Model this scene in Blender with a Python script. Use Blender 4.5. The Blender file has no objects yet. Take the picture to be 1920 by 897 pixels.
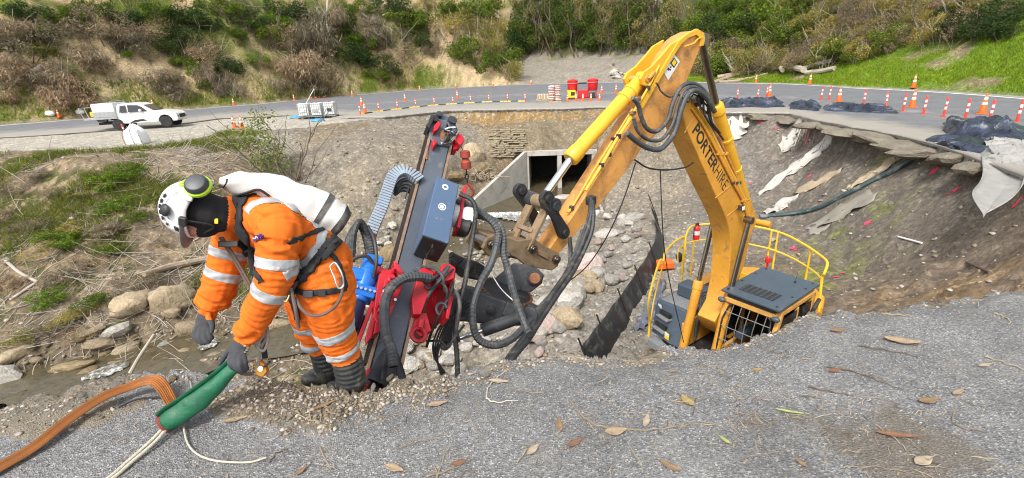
import bpy, bmesh, math, random
import numpy as np
from mathutils import Vector, Matrix, noise as mnoise
random.seed(7); RNG = np.random.default_rng(7)
scene = bpy.context.scene
col = scene.collection
# ------------------------------------------------------------------ camera
F, PITCH, ROLL = 880.0, math.radians(20.0), math.radians(2.9)
CAM = np.array([0.0, 0.0, 1.6])
_X = np.array([1.0, 0, 0]); FW = np.array([0, math.cos(PITCH), -math.sin(PITCH)]); _U = np.array([0, math.sin(PITCH), math.cos(PITCH)])
RT = math.cos(ROLL)*_X - math.sin(ROLL)*_U
UP = math.sin(ROLL)*_X + math.cos(ROLL)*_U
cd = bpy.data.cameras.new('camera'); cam = bpy.data.objects.new('camera', cd); col.objects.link(cam)
cd.sensor_width = 36.0; cd.lens = 36.0*F/1920.0; cd.clip_start = 0.05; cd.clip_end = 1000.0
cam.matrix_world = Matrix(((RT[0], UP[0], -FW[0], CAM[0]), (RT[1], UP[1], -FW[1], CAM[1]), (RT[2], UP[2], -FW[2], CAM[2]), (0, 0, 0, 1)))
scene.camera = cam
# ------------------------------------------------------------------ sky and sun (bright overcast)
SUN_EL, SUN_AZ = math.radians(52), math.radians(205)      # azimuth clockwise from +Y: sun behind the camera, a little to the left
world = bpy.data.worlds.new('World'); scene.world = world; world.use_nodes = True
wn = world.node_tree.nodes; wl = world.node_tree.links
sky = wn.new('ShaderNodeTexSky'); sky.sky_type = 'NISHITA'; sky.sun_disc = False
sky.sun_elevation = SUN_EL; sky.sun_rotation = SUN_AZ; sky.air_density = 1.0; sky.dust_density = 3.0
hs = wn.new('ShaderNodeHueSaturation'); hs.inputs['Saturation'].default_value = 0.28     # cloud cover greys the sky
wl.new(sky.outputs[0], hs.inputs['Color']); wl.new(hs.outputs[0], wn['Background'].inputs['Color'])
wn['Background'].inputs['Strength'].default_value = 0.15
sd = bpy.data.lights.new('sun', 'SUN'); sd.energy = 1.5; sd.angle = math.radians(14); sd.color = (1.0, 0.95, 0.87)
sun = bpy.data.objects.new('sun', sd); col.objects.link(sun)
_sdir = Vector((math.sin(SUN_AZ)*math.cos(SUN_EL), math.cos(SUN_AZ)*math.cos(SUN_EL), math.sin(SUN_EL)))
sun.rotation_euler = _sdir.to_track_quat('Z', 'Y').to_euler()
sun.location = (0, 0, 30)
vs = scene.view_settings; vs.view_transform = 'Standard'; vs.look = 'None'; vs.gamma = 1.0; vs.use_curve_mapping = False; vs.exposure = 1.05
# ------------------------------------------------------------------ pixel helpers (a pixel is only a direction)
def ray(px, py): return FW + RT*((px-960.0)/F) + UP*((448.5-py)/F)
def D(px, py, d): return CAM + ray(px, py)*d
def G(px, py, z):
    d = ray(px, py); return CAM + d*((z-CAM[2])/d[2])
def PL(px, py, p0, n):
    d = ray(px, py); return CAM + d*(np.dot(np.asarray(p0)-CAM, n)/np.dot(d, n))
def proj(p):
    q = np.asarray(p)-CAM; d = q@FW; return 960+F*(q@RT)/d, 448.5-F*(q@UP)/d
def nrm(v): v = np.asarray(v, float); return v/np.linalg.norm(v)
# ------------------------------------------------------------------ materials
MATS = {}
def nt(name):
    m = bpy.data.materials.new(name); m.use_nodes = True; MATS[name] = m
    n = m.node_tree.nodes; l = m.node_tree.links
    return m, n, l, n['Principled BSDF']
def ramp(n, l, src, stops):
    r = n.new('ShaderNodeValToRGB'); e = r.color_ramp.elements
    while len(e) < len(stops): e.new(0.5)
    for k, (p, c) in enumerate(stops):
        e[k].position = p; e[k].color = (c[0], c[1], c[2], 1) if not isinstance(c, (int, float)) else (c, c, c, 1)
    l.new(src, r.inputs[0]); return r.outputs[0]
def mixc(n, l, fac, a, b, mode='MIX'):
    x = n.new('ShaderNodeMix'); x.data_type = 'RGBA'; x.blend_type = mode
    for sock, v in ((x.inputs[0], fac), (x.inputs[6], a), (x.inputs[7], b)):
        if isinstance(v, (int, float)): sock.default_value = v
        elif isinstance(v, tuple): sock.default_value = (v[0], v[1], v[2], 1)
        else: l.new(v, sock)
    return x.outputs[2]
def noise(n, l, scale, detail=4, rough=0.55, coord='Object', dist=0.0, vec=None):
    t = n.new('ShaderNodeTexNoise'); t.inputs['Scale'].default_value = scale; t.inputs['Detail'].default_value = detail
    t.inputs['Roughness'].default_value = rough; t.inputs['Distortion'].default_value = dist
    if vec is None:
        tc = n.new('ShaderNodeTexCoord'); vec = tc.outputs[coord]
    l.new(vec, t.inputs['Vector']); return t.outputs['Fac']
def bump(n, l, h, strength, dist=0.01, prev=None):
    b = n.new('ShaderNodeBump'); b.inputs['Strength'].default_value = strength; b.inputs['Distance'].default_value = dist
    l.new(h, b.inputs['Height'])
    if prev is not None: l.new(prev, b.inputs['Normal'])
    return b.outputs[0]
def mat(name, c, rough=0.6, metal=0.0, var=0.25, scale=8.0, dirt=None, dirt_amt=0.5, dirt_scale=6.0, bmp=0.0, bscale=60.0, spec=0.5, c2=None, trans=0.0, rand=0.0, bdist=0.01):
    """a plain surface: colour that wanders a little, optional dirt or rust patches, fine relief"""
    if name in MATS: return MATS[name]
    m, n, l, b = nt(name)
    f = noise(n, l, scale, 5, 0.6)
    lo = tuple(x*(1-var) for x in c); hi = tuple(min(1, x*(1+var*0.6)) for x in (c2 or c))
    out = ramp(n, l, f, [(0.3, lo), (0.7, hi)])
    if rand:
        oi = n.new('ShaderNodeObjectInfo'); rr = ramp(n, l, oi.outputs['Random'], [(0, 1-rand), (1, 1+rand)])
        out = mixc(n, l, 1.0, out, rr, 'MULTIPLY')
    rsock = None
    if dirt:
        g = noise(n, l, dirt_scale, 8, 0.72, dist=0.6)
        msk = ramp(n, l, g, [(0.62-0.25*dirt_amt, 0.0), (0.78-0.2*dirt_amt, 1.0)])
        out = mixc(n, l, msk, out, dirt)
        rr = n.new('ShaderNodeMapRange'); rr.inputs[3].default_value = rough; rr.inputs[4].default_value = min(1, rough+0.35)
        l.new(msk, rr.inputs[0]); rsock = rr.outputs[0]
    l.new(out, b.inputs['Base Color']); b.inputs['Metallic'].default_value = metal
    b.inputs['Roughness'].default_value = rough; b.inputs['Specular IOR Level'].default_value = spec
    if rsock: l.new(rsock, b.inputs['Roughness'])
    if bmp: l.new(bump(n, l, noise(n, l, bscale, 5, 0.65), bmp, bdist), b.inputs['Normal'])
    if trans: b.inputs['Transmission Weight'].default_value = trans
    return m
# ------------------------------------------------------------------ object helpers
ORG = {}
def tag(o, label=None, cat=None, group=None, kind=None):
    if label: o['label'] = label
    if cat: o['category'] = cat
    if group: o['group'] = group
    if kind: o['kind'] = kind
    return o
def thing(name, label, cat, loc=(0, 0, 0), group=None, rz=0.0):
    o = bpy.data.objects.new(name, None); col.objects.link(o); o.empty_display_size = 0.2
    o.location = tuple(float(v) for v in loc); o.rotation_euler[2] = rz
    ORG[o.name] = np.array(loc, float) if rz == 0 else np.zeros(3)
    return tag(o, label, cat, group)
def link_mesh(name, me, m, parent=None, smooth=True, org=None):
    if m is not None:
        for x in (m if isinstance(m, (list, tuple)) else [m]): me.materials.append(MATS[x] if isinstance(x, str) else x)
    o = bpy.data.objects.new(name, me); col.objects.link(o)
    if smooth: me.polygons.foreach_set('use_smooth', np.ones(len(me.polygons), bool))
    if parent is not None: o.parent = parent
    return o
def raw_mesh(name, V, faces):
    """V (n,3) array; faces (m,3|4) array or list of tuples"""
    me = bpy.data.meshes.new(name)
    V = np.asarray(V, np.float32)
    if isinstance(faces, np.ndarray):
        k = faces.shape[1]; me.vertices.add(len(V)); me.vertices.foreach_set('co', V.ravel())
        me.loops.add(faces.size); me.loops.foreach_set('vertex_index', faces.astype(np.int32).ravel())
        me.polygons.add(len(faces)); me.polygons.foreach_set('loop_start', np.arange(0, faces.size, k, dtype=np.int32))
        me.update(calc_edges=True)
    else:
        me.from_pydata([tuple(v) for v in V.tolist()], [], faces); me.update()
    return me
def vcol(me, C, name='Col'):
    a = me.color_attributes.new(name, 'FLOAT_COLOR', 'POINT'); C = np.asarray(C, np.float32)
    if C.shape[1] == 3: C = np.concatenate([C, np.ones((len(C), 1), np.float32)], 1)
    a.data.foreach_set('color', C.ravel())
class MB:
    """collects shapes in world (or local) space; build() links them as ONE mesh object"""
    def __init__(s): s.v = []; s.f = []; s.mi = []; s.m = 0
    def add(s, V, Fs):
        b = len(s.v); s.v += [tuple(float(c) for c in p) for p in V]; s.f += [tuple(i+b for i in f) for f in Fs]; s.mi += [s.m]*len(Fs); return s
    def box(s, c, sz, ax=None):
        c = np.asarray(c, float); A = np.eye(3) if ax is None else np.asarray(ax, float)
        V = [c + A[0]*sz[0]*i/2 + A[1]*sz[1]*j/2 + A[2]*sz[2]*k/2 for i in (-1, 1) for j in (-1, 1) for k in (-1, 1)]
        return s.add(V, [(0, 1, 3, 2), (4, 6, 7, 5), (0, 4, 5, 1), (2, 3, 7, 6), (0, 2, 6, 4), (1, 5, 7, 3)])
    def bar(s, a, b, w, h, up=(0, 0, 1)):
        a = np.asarray(a, float); b = np.asarray(b, float); d = nrm(b-a); u0 = np.asarray(up, float)
        if abs(d@nrm(u0)) > 0.98: u0 = np.array([1.0, 0, 0])
        x = nrm(np.cross(d, u0)); y = np.cross(x, d)
        return s.box((a+b)/2, (np.linalg.norm(b-a), w, h), (d, x, y))
    def prism(s, poly, n, t0, t1):
        """poly: 3-D points of a planar outline; extruded along n from t0 to t1"""
        n = np.asarray(n, float); P = [np.asarray(p, float) for p in poly]; k = len(P)
        V = [p+n*t0 for p in P]+[p+n*t1 for p in P]
        return s.add(V, [tuple(range(k))[::-1], tuple(range(k, 2*k))]+[(i, (i+1) % k, k+(i+1) % k, k+i) for i in range(k)])
    def tube(s, pts, rad, seg=8, cap=True, flat=1.0, up=None):
        P = np.array([np.asarray(p, float) for p in pts]); k = len(P)
        R = np.full(k, rad) if np.isscalar(rad) else np.asarray(rad, float)
        T = np.gradient(P, axis=0); T /= np.maximum(np.linalg.norm(T, axis=1), 1e-9)[:, None]
        u0 = np.array([0, 0, 1.0]) if up is None else np.asarray(up, float)
        if abs(T[0]@nrm(u0)) > 0.95: u0 = np.array([1.0, 0.13, 0])
        x = nrm(np.cross(T[0], u0)); V = []
        for i in range(k):
            x = x - T[i]*(x@T[i]); x = nrm(x); y = np.cross(x, T[i])
            for j in range(seg):
                a = 2*math.pi*j/seg; V.append(P[i]+R[i]*(x*math.cos(a)+y*flat*math.sin(a)))
        Fs = [(i*seg+j, i*seg+(j+1) % seg, (i+1)*seg+(j+1) % seg, (i+1)*seg+j) for i in range(k-1) for j in range(seg)]
        if cap: Fs += [tuple(range(seg))[::-1], tuple((k-1)*seg+j for j in range(seg))]
        return s.add(V, Fs)
    def cyl(s, a, b, r, seg=14, r2=None):
        return s.tube([a, b], [r, r if r2 is None else r2], seg)
    def lathe(s, prof, c=(0, 0, 0), ax=None, seg=20):
        """prof: list of (radius, height); axis = ax[2]"""
        A = np.eye(3) if ax is None else np.asarray(ax, float); c = np.asarray(c, float); V = []
        for (r, h) in prof:
            for j in range(seg):
                a = 2*math.pi*j/seg; V.append(c+A[0]*r*math.cos(a)+A[1]*r*math.sin(a)+A[2]*h)
        k = len(prof)
        Fs = [(i*seg+j, i*seg+(j+1) % seg, (i+1)*seg+(j+1) % seg, (i+1)*seg+j) for i in range(k-1) for j in range(seg)]
        Fs += [tuple(range(seg))[::-1], tuple((k-1)*seg+j for j in range(seg))]
        return s.add(V, Fs)
    def ball(s, c, r, seg=12, rings=8, ax=None):
        A = np.eye(3) if ax is None else np.asarray(ax, float); r = (r, r, r) if np.isscalar(r) else r
        c = np.asarray(c, float); V = [c+A[2]*r[2]]
        for i in range(1, rings):
            t = math.pi*i/rings
            for j in range(seg):
                a = 2*math.pi*j/seg
                V.append(c+A[0]*r[0]*math.sin(t)*math.cos(a)+A[1]*r[1]*math.sin(t)*math.sin(a)+A[2]*r[2]*math.cos(t))
        V.append(c-A[2]*r[2]); e = len(V)-1
        Fs = [(0, 1+j, 1+(j+1) % seg) for j in range(seg)]
        Fs += [(1+i*seg+j, 1+(i+1)*seg+j, 1+(i+1)*seg+(j+1) % seg, 1+i*seg+(j+1) % seg) for i in range(rings-2) for j in range(seg)]
        Fs += [(e, 1+(rings-2)*seg+(j+1) % seg, 1+(rings-2)*seg+j) for j in range(seg)]
        return s.add(V, Fs)
    def build(s, name, m, parent=None, bevel=0.0, smooth=None, label=None, cat=None, group=None, kind=None, local=False, seg=2):
        V = np.array(s.v, float)
        if parent is not None: org = ORG.get(parent.name, np.zeros(3))
        elif local: org = np.zeros(3)
        else: org = np.array([V[:, 0].mean(), V[:, 1].mean(), V[:, 2].min()])
        me = bpy.data.meshes.new(name); me.from_pydata([tuple(p) for p in (V-org).tolist()], [], s.f); me.update()
        mm = m if isinstance(m, (list, tuple)) else [m]
        if len(mm) > 1: me.polygons.foreach_set('material_index', np.array(s.mi, np.int32))
        bm = bmesh.new(); bm.from_mesh(me); bmesh.ops.recalc_face_normals(bm, faces=bm.faces); bm.to_mesh(me); bm.free()
        o = link_mesh(name, me, mm, parent, smooth=True)
        if parent is None: o.location = org
        ORG[o.name] = org
        if bevel:
            b = o.modifiers.new('bevel', 'BEVEL'); b.width = bevel; b.segments = seg; b.limit_method = 'ANGLE'; b.angle_limit = math.radians(40); b.harden_normals = True
        else:
            if smooth is None or smooth is True:
                me.set_sharp_from_angle(angle=math.radians(38))
            else: me.polygons.foreach_set('use_smooth', np.zeros(len(me.polygons), bool))
        tag(o, label, cat, group, kind)
        return o
def copy_tree(o, parent=None):
    c = o.copy(); col.objects.link(c); c.parent = parent
    for ch in list(o.children): copy_tree(ch, c)
    return c
def catmull(pts, n=8):
    P = [np.asarray(p, float) for p in pts]; P = [2*P[0]-P[1]]+P+[2*P[-1]-P[-2]]; out = []
    for i in range(1, len(P)-2):
        for k in range(n):
            t = k/n; a, b, c, d = P[i-1], P[i], P[i+1], P[i+2]
            out.append(0.5*((2*b)+(-a+c)*t+(2*a-5*b+4*c-d)*t*t+(-a+3*b-3*c+d)*t**3))
    out.append(P[-2]); return out
# cheap vectorised value noise for terrain and scatter
_PERM = RNG.random((256, 256)).astype(np.float32)
def vnoise(x, y):
    xi = np.floor(x).astype(int); yi = np.floor(y).astype(int); fx = x-xi; fy = y-yi
    fx = fx*fx*(3-2*fx); fy = fy*fy*(3-2*fy)
    a = _PERM[xi & 255, yi & 255]; b = _PERM[(xi+1) & 255, yi & 255]; c = _PERM[xi & 255, (yi+1) & 255]; d = _PERM[(xi+1) & 255, (yi+1) & 255]
    return (a*(1-fx)+b*fx)*(1-fy)+(c*(1-fx)+d*fx)*fy
def fbm(x, y, oct=4, gain=0.5):
    s = 0; a = 1; t = 0
    for k in range(oct):
        s = s+a*(vnoise(x*2**k+17.3*k, y*2**k+5.1*k)-0.5); t += a; a *= gain
    return s/t*2
def sstep(a, b, x): t = np.clip((x-a)/(b-a), 0, 1); return t*t*(3-2*t)
scene.cycles.max_bounces = 5; scene.cycles.diffuse_bounces = 3; scene.cycles.glossy_bounces = 2; scene.cycles.transmission_bounces = 3; scene.cycles.transparent_max_bounces = 6
scene.cycles.filter_width = 1.05; scene.cycles.caustics_reflective = False; scene.cycles.caustics_refractive = False

def ordn(k):
    return '%d%s' % (k, 'th' if 10 <= k % 100 <= 20 else {1: 'st', 2: 'nd', 3: 'rd'}.get(k % 10, 'th'))
def rank_labels(objs, fmt):
    """label alike things by their order from left to right in the picture; fmt(object, ordinal text)"""
    q = sorted(objs, key=lambda o: proj(np.array(o.location))[0])
    for k, o in enumerate(q): o['label'] = fmt(o, ordn(k+1)+' from the left')
# ================================================================== terrain
def azr(pts):
    """(px, py, z) list -> azimuth (deg, sorted) and plan radius"""
    A = []
    for (px, py, z) in pts:
        p = G(px, py, z); A.append((math.degrees(math.atan2(p[0], p[1])), math.hypot(p[0], p[1])))
    A.sort(); return np.array([a for a, _ in A]), np.array([r for _, r in A])
_nl = azr([(x, y, 0.0) for x, y in [(0, 752), (60, 735), (120, 722), (180, 700), (300, 693), (420, 690), (520, 712), (600, 722), (690, 737), (742, 718), (800, 700), (850, 690), (905, 684), (935, 664), (1000, 655), (1060, 645), (1100, 655), (1140, 658), (1200, 652), (1232, 645), (1290, 640), (1360, 633), (1400, 628), (1450, 612), (1485, 590), (1530, 577), (1620, 573), (1700, 560), (1760, 552), (1840, 541), (1870, 525), (1920, 512)]])
NLA = np.concatenate([[-100, -75], _nl[0], [62, 75, 100]]); NLR = np.concatenate([[6.0, 4.3], _nl[1], [6.2, 8.5, 12]])
def fe_pts():
    L = [(0, 283), (90, 282), (200, 278), (290, 272), (360, 262), (420, 246), (500, 244), (560, 240), (640, 229), (720, 221), (780, 215), (840, 209), (920, 207), (1000, 206), (1060, 205), (1130, 202), (1200, 203), (1280, 206), (1350, 212), (1420, 213), (1480, 214), (1530, 226), (1600, 240), (1660, 250), (1720, 262), (1780, 280), (1840, 300), (1920, 330)]
    return azr([(x, y, -1.5) for x, y in L])
_fe = fe_pts(); FEA = np.concatenate([[-100, -70], _fe[0], [56, 64, 75, 100]]); FER = np.concatenate([[60, 50], _fe[1], [13.0, 9.5, 9.0, 12.5]])
ZK = -1.2
_kb = azr([(x, y, ZK) for x, y in [(-200, 252), (0, 236), (150, 224), (340, 207), (480, 196), (640, 181), (800, 168), (960, 160), (1060, 157), (1150, 155), (1250, 154), (1350, 156), (1480, 158), (1600, 165), (1750, 172), (1920, 184), (2100, 196)]])
KBA = np.concatenate([[-100, -75], _kb[0], [62, 100]]); KBR = np.concatenate([[80, 70], _kb[1], [36, 36]])
def r_lip(a):
    j = 0.05*fbm(a*0.35, a*0+3.3, 3)+0.022*fbm(a*1.7, a*0+9.1, 3)+0.012*fbm(a*7, a*0+1.7, 2)
    return np.interp(a, NLA, NLR)*(1+j*0.8)
def r_edge(a): return np.interp(a, FEA, FER)*(1+0.010*fbm(a*0.8, a*0+2.1, 4))
def r_kerb(a): return np.interp(a, KBA, KBR)
def ztop(a, r):
    k = np.clip((r-r_edge(a))/np.maximum(r_kerb(a)-r_edge(a), 1), 0, 1)
    return -1.5*sstep(3.5, 12.5, r)+(ZK+1.5)*sstep(0.15, 1.0, k)
# pit surface: thin-plate spline through surveyed points (pixel, level)
_pit = [(945, 412, -6.5), (880, 450, -6.6), (800, 490, -6.6), (700, 540, -6.65), (560, 610, -6.7), (400, 645, -6.75), (250, 672, -6.85), (100, 700, -6.95), (0, 726, -7.0), (-150, 760, -7.1),
 (0, 660, -6.5), (100, 640, -6.4), (200, 605, -6.1), (120, 560, -5.7), (0, 580, -5.8), (250, 520, -5.2), (150, 480, -4.7), (0, 500, -4.7), (0, 400, -3.3), (150, 400, -3.5), (300, 420, -4.1), (0, 330, -2.1), (150, 320, -2.0), (290, 325, -2.3), (240, 295, -1.7), (100, 295, -1.65), (0, 298, -1.65),
 (330, 580, -6.3), (420, 540, -6.3), (340, 480, -5.2), (420, 400, -4.0), (400, 320, -2.4), (450, 285, -1.9), (480, 340, -3.1), (560, 320, -2.9), (580, 420, -4.9), (620, 480, -6.0), (700, 330, -3.3), (600, 265, -2.0), (700, 250, -2.0), (760, 262, -2.4), (650, 400, -4.8), (690, 450, -6.0), (750, 440, -6.1), (790, 420, -5.8),
 (850, 235, -2.3), (850, 300, -3.5), (850, 350, -4.6), (870, 400, -6.1), (930, 240, -2.6), (960, 270, -3.3), (930, 330, -4.7), (905, 370, -5.9), (1040, 240, -2.6), (1010, 270, -3.3), (1140, 240, -2.6), (1100, 280, -3.6),
 (990, 357, -6.4), (1080, 357, -6.4), (1050, 420, -6.5), (1100, 330, -5.3), (1200, 260, -3.0), (1200, 300, -4.4), (1200, 340, -5.2), (1180, 420, -5.5), (1130, 480, -5.7), (1050, 520, -6.0), (1000, 560, -6.0), (1080, 570, -5.5), (1170, 520, -5.3), (900, 560, -6.2), (850, 620, -6.0), (950, 620, -5.7), (1060, 620, -5.3), (1150, 620, -5.2), (1250, 560, -5.2), (1250, 630, -5.2), (1300, 500, -5.2), (1340, 420, -5.1), (1300, 340, -5.0), (1280, 290, -4.2), (1290, 250, -2.9),
 (1450, 600, -5.2), (1550, 560, -4.6), (1500, 460, -5.1), (1570, 520, -4.8), (1450, 420, -5.0), (1400, 350, -4.6), (1380, 290, -3.6), (1370, 245, -2.5), (1450, 240, -2.1), (1480, 300, -3.6), (1550, 350, -4.2), (1600, 290, -3.0), (1540, 260, -2.2), (1600, 420, -4.4), (1680, 340, -3.2), (1720, 290, -2.4), (1640, 270, -2.3), (1750, 400, -3.5), (1650, 500, -4.4), (1750, 480, -3.7), (1800, 340, -2.6), (1850, 420, -2.9), (1850, 500, -3.0), (1920, 470, -2.4), (1920, 380, -2.1), (1700, 560, -3.8), (1800, 530, -3.3)]
_P = [G(x, y, z) for x, y, z in _pit]
for a in np.arange(-70, 71, 5.0):                              # the broken scarp under the near lip
    rl = float(np.interp(a, NLA, NLR)); re_ = float(np.interp(a, FEA, FER))
    if re_-rl < 4: continue
    for dr, z in ((0.40, -1.6), (1.0, -3.0), (2.4, -4.6)):
        _P.append(np.array([math.sin(math.radians(a))*(rl+dr), math.cos(math.radians(a))*(rl+dr), z if a < 36 else max(z, -2.2)]))
_P = np.array(_P)
_keep = [0]
for i in range(1, len(_P)):
    if min(np.hypot(*(_P[i, :2]-_P[j, :2])) for j in _keep) > 0.3: _keep.append(i)
_P = _P[_keep]
def _tps(d2): return np.where(d2 > 1e-9, 0.5*d2*np.log(np.maximum(d2, 1e-9)), 0)
_n = len(_P); _d2 = ((_P[:, None, :2]-_P[None, :, :2])**2).sum(-1)
_A = np.zeros((_n+3, _n+3)); _A[:_n, :_n] = _tps(_d2)+np.eye(_n)*0.4; _A[:_n, _n] = 1; _A[:_n, _n+1:] = _P[:, :2]; _A[_n, :_n] = 1; _A[_n+1:, :_n] = _P[:, :2].T
_W = np.linalg.solve(_A, np.concatenate([_P[:, 2], np.zeros(3)]))
def pit_z(x, y):
    sh = x.shape; x = x.ravel(); y = y.ravel(); out = np.zeros(len(x))
    for s in range(0, len(x), 20000):
        a = x[s:s+20000]; b = y[s:s+20000]
        out[s:s+20000] = _tps((a[:, None]-_P[None, :, 0])**2+(b[:, None]-_P[None, :, 1])**2)@_W[:_n]+_W[_n]+_W[_n+1]*a+_W[_n+2]*b
    return out.reshape(sh)
def hill_z(a, r, x, y):
    """height gained beyond the far kerb"""
    dk = np.maximum(r-r_kerb(a)-0.6, 0)
    # steep cut bank on the left up to a spur, open gravel valley in the middle, grass batter on the right
    spur = 1-sstep(-1.5, 3.5, a+0.10*dk)
    right = sstep(17, 24, a)
    left = spur*np.minimum(dk*1.05, 9+dk*0.45)
    mid = (1-spur)*(1-right)*(np.minimum(dk*0.12, 4.6)+0.85*np.maximum(dk-36, 0))
    rgt = right*np.where(dk < 9, dk*np.interp(a, [17, 30, 40, 50], [0.06, 0.16, 0.42, 0.55]), 9*np.interp(a, [17, 30, 40, 50], [0.06, 0.16, 0.42, 0.55])+(dk-9)*0.75)
    h = left+mid+rgt
    n = fbm(x*0.16, y*0.16, 4)*np.minimum(dk*0.25, 1.6)*(0.3+0.7*spur)+fbm(x*0.7, y*0.7, 3)*np.minimum(dk*0.15, 0.35)
    return h+n
STREAM = np.array([G(x, y, z)[:2] for x, y, z in [(960, 400, -6.4), (930, 420, -6.5), (880, 450, -6.6), (800, 490, -6.6), (700, 545, -6.65), (560, 612, -6.7), (400, 650, -6.75), (250, 680, -6.85), (100, 705, -6.95), (0, 728, -7.0), (-150, 760, -7.1), (-400, 820, -7.2)]])
def dist_poly(x, y, P):
    d = np.full(x.shape, 1e9)
    for i in range(len(P)-1):
        a, b = P[i], P[i+1]; v = b-a; t = np.clip(((x-a[0])*v[0]+(y-a[1])*v[1])/(v@v), 0, 1)
        d = np.minimum(d, np.hypot(x-a[0]-t*v[0], y-a[1]-t*v[1]))
    return d
CUL_O = G(990, 357, -6.4); CUL_F = nrm(np.array([-CUL_O[0]-1.5, -CUL_O[1], 0.0])); CUL_R = np.array([-CUL_F[1], CUL_F[0], 0.0]); CUL_R = CUL_R if CUL_R[0] > 0 else -CUL_R
def cul_uv(x, y): dx = x-CUL_O[0]; dy = y-CUL_O[1]; return dx*CUL_R[0]+dy*CUL_R[1], dx*CUL_F[0]+dy*CUL_F[1]
LEDGE = np.array([-0.95, 2.75])
def height(x, y, detail=True, carve=True):
    r = np.hypot(x, y); a = np.degrees(np.arctan2(x, y))
    top = ztop(a, r); rl = r_lip(a); re_ = r_edge(a); rk = r_kerb(a)
    pz = pit_z(x, y)
    inside = (r > rl) & (r < re_)
    scarp = sstep(0.0, 0.15, r-rl); lipdrop = 0.16*(1-np.exp(-((a+16)/9.0)**2))*(a < 60)
    # ledge of crumbled soil just outside the lip, where the drill foot stands
    pz = np.maximum(pz, -0.24-0.78*np.maximum(r-rl-0.1, 0)-2.2*np.maximum(np.abs(a+16.5)-7.5, 0)*0.12-4*np.maximum(r-rl-0.95, 0))
    if detail:
        amp = np.where(a > 25, 1.25, 0.9)
        pz = pz+amp*(0.30*fbm(x*0.55, y*0.55, 5, 0.55)+0.14*fbm(x*2.6, y*2.6, 4, 0.65)*(1+0.4*fbm(x*0.3, y*0.3, 2)))*sstep(0.1, 1.2, r-rl)
        bank = sstep(-20, -28, a); pz = pz+bank*0.35*fbm(x*0.5+9, y*0.5, 4, 0.6)
    pz = np.where(a > 12, np.maximum(pz, top-0.55-0.75*np.exp(-((a-32)/5.0)**2)-np.interp(a, [12, 18, 30, 60], [2.0, 0.75, 0.42, 0.40])*(re_-r)+0.12*fbm(x*0.9, y*0.9, 4)), pz)
    ds = dist_poly(x, y, STREAM)
    bed = np.interp(y, [10, 14, 25.8, 40], [-7.05, -6.9, -6.6, -6.5])-0.05
    wv = 0.9+0.35*np.sin(x*1.3)+0.4*fbm(x*0.4, y*0.4, 2)
    pz = np.minimum(pz, bed+np.maximum(ds-wv, 0)*0.55+0.10*fbm(x*2.0, y*2.0, 3)) if False else np.where(ds < wv+2.5, np.minimum(pz, bed+np.maximum(ds-wv, 0)*0.8+0.12*fbm(x*2.2, y*2.2, 3)), pz)
    if carve:
        cu, cv = cul_uv(x, y)
        pz = np.where((cu > -0.12-0.62*np.clip(cv, 0, 6)) & (cu < 4.6) & (cv > -4.5) & (cv < 6.4), np.minimum(pz, -6.75), pz)
    pit = (top-np.where(r < rl+2, lipdrop, 0))*(1-scarp)+np.minimum(pz, top-0.05)*scarp
    back = sstep(0.0, 0.5, re_-r)
    pit = pit*back+top*(1-back)
    z = np.where(inside, pit, top)
    z = z+np.where(r > rk, hill_z(a, r, x, y), 0)
    z = np.where((r < rl), z-0.05, z)
    z = np.where((r >= re_) & (r < rk+0.4), z-0.05+0.02*fbm(x*1.2, y*1.2, 3)*(a < -20), z)
    return z
NA, NR = 620, 640
_az = np.linspace(-72, 74, NA); _rr = np.geomspace(0.7, 150, NR)
AA, RR_ = np.meshgrid(_az, _rr, indexing='ij'); TX = RR_*np.sin(np.radians(AA)); TY = RR_*np.cos(np.radians(AA))
TZ = height(TX, TY)
_LR = np.log(_rr)
def hfast(x, y):
    a = np.degrees(np.arctan2(x, y)); lr = np.log(np.maximum(np.hypot(x, y), 0.71))
    fa = np.clip((a-_az[0])/(_az[1]-_az[0]), 0, NA-1.001); fr = np.clip((lr-_LR[0])/(_LR[1]-_LR[0]), 0, NR-1.001); i = fa.astype(int); j = fr.astype(int); u = fa-i; v = fr-j
    return (TZ[i, j]*(1-u)+TZ[i+1, j]*u)*(1-v)+(TZ[i, j+1]*(1-u)+TZ[i+1, j+1]*u)*v
def hz(x, y): return float(hfast(np.array([float(x)]), np.array([float(y)]))[0])
def onto(px, py, lo=2.4, hi=150, off=0.0):
    """first terrain hit along a pixel's ray"""
    d = ray(px, py); t = np.geomspace(lo, hi, 1500); Pp = CAM+t[:, None]*d
    h = hfast(Pp[:, 0], Pp[:, 1])+off; k = int(np.argmax(Pp[:, 2] < h))
    if k == 0: return Pp[-1] if Pp[0, 2] >= h[0] else Pp[0]
    a = (Pp[k-1, 2]-h[k-1]); b = (h[k]-Pp[k, 2]); f = a/(a+b+1e-9); return Pp[k-1]*(1-f)+Pp[k]*f
def grid_faces(n, m):
    i = np.arange(n*m).reshape(n, m); return np.stack([i[:-1, :-1], i[1:, :-1], i[1:, 1:], i[:-1, 1:]], -1).reshape(-1, 4)
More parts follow.
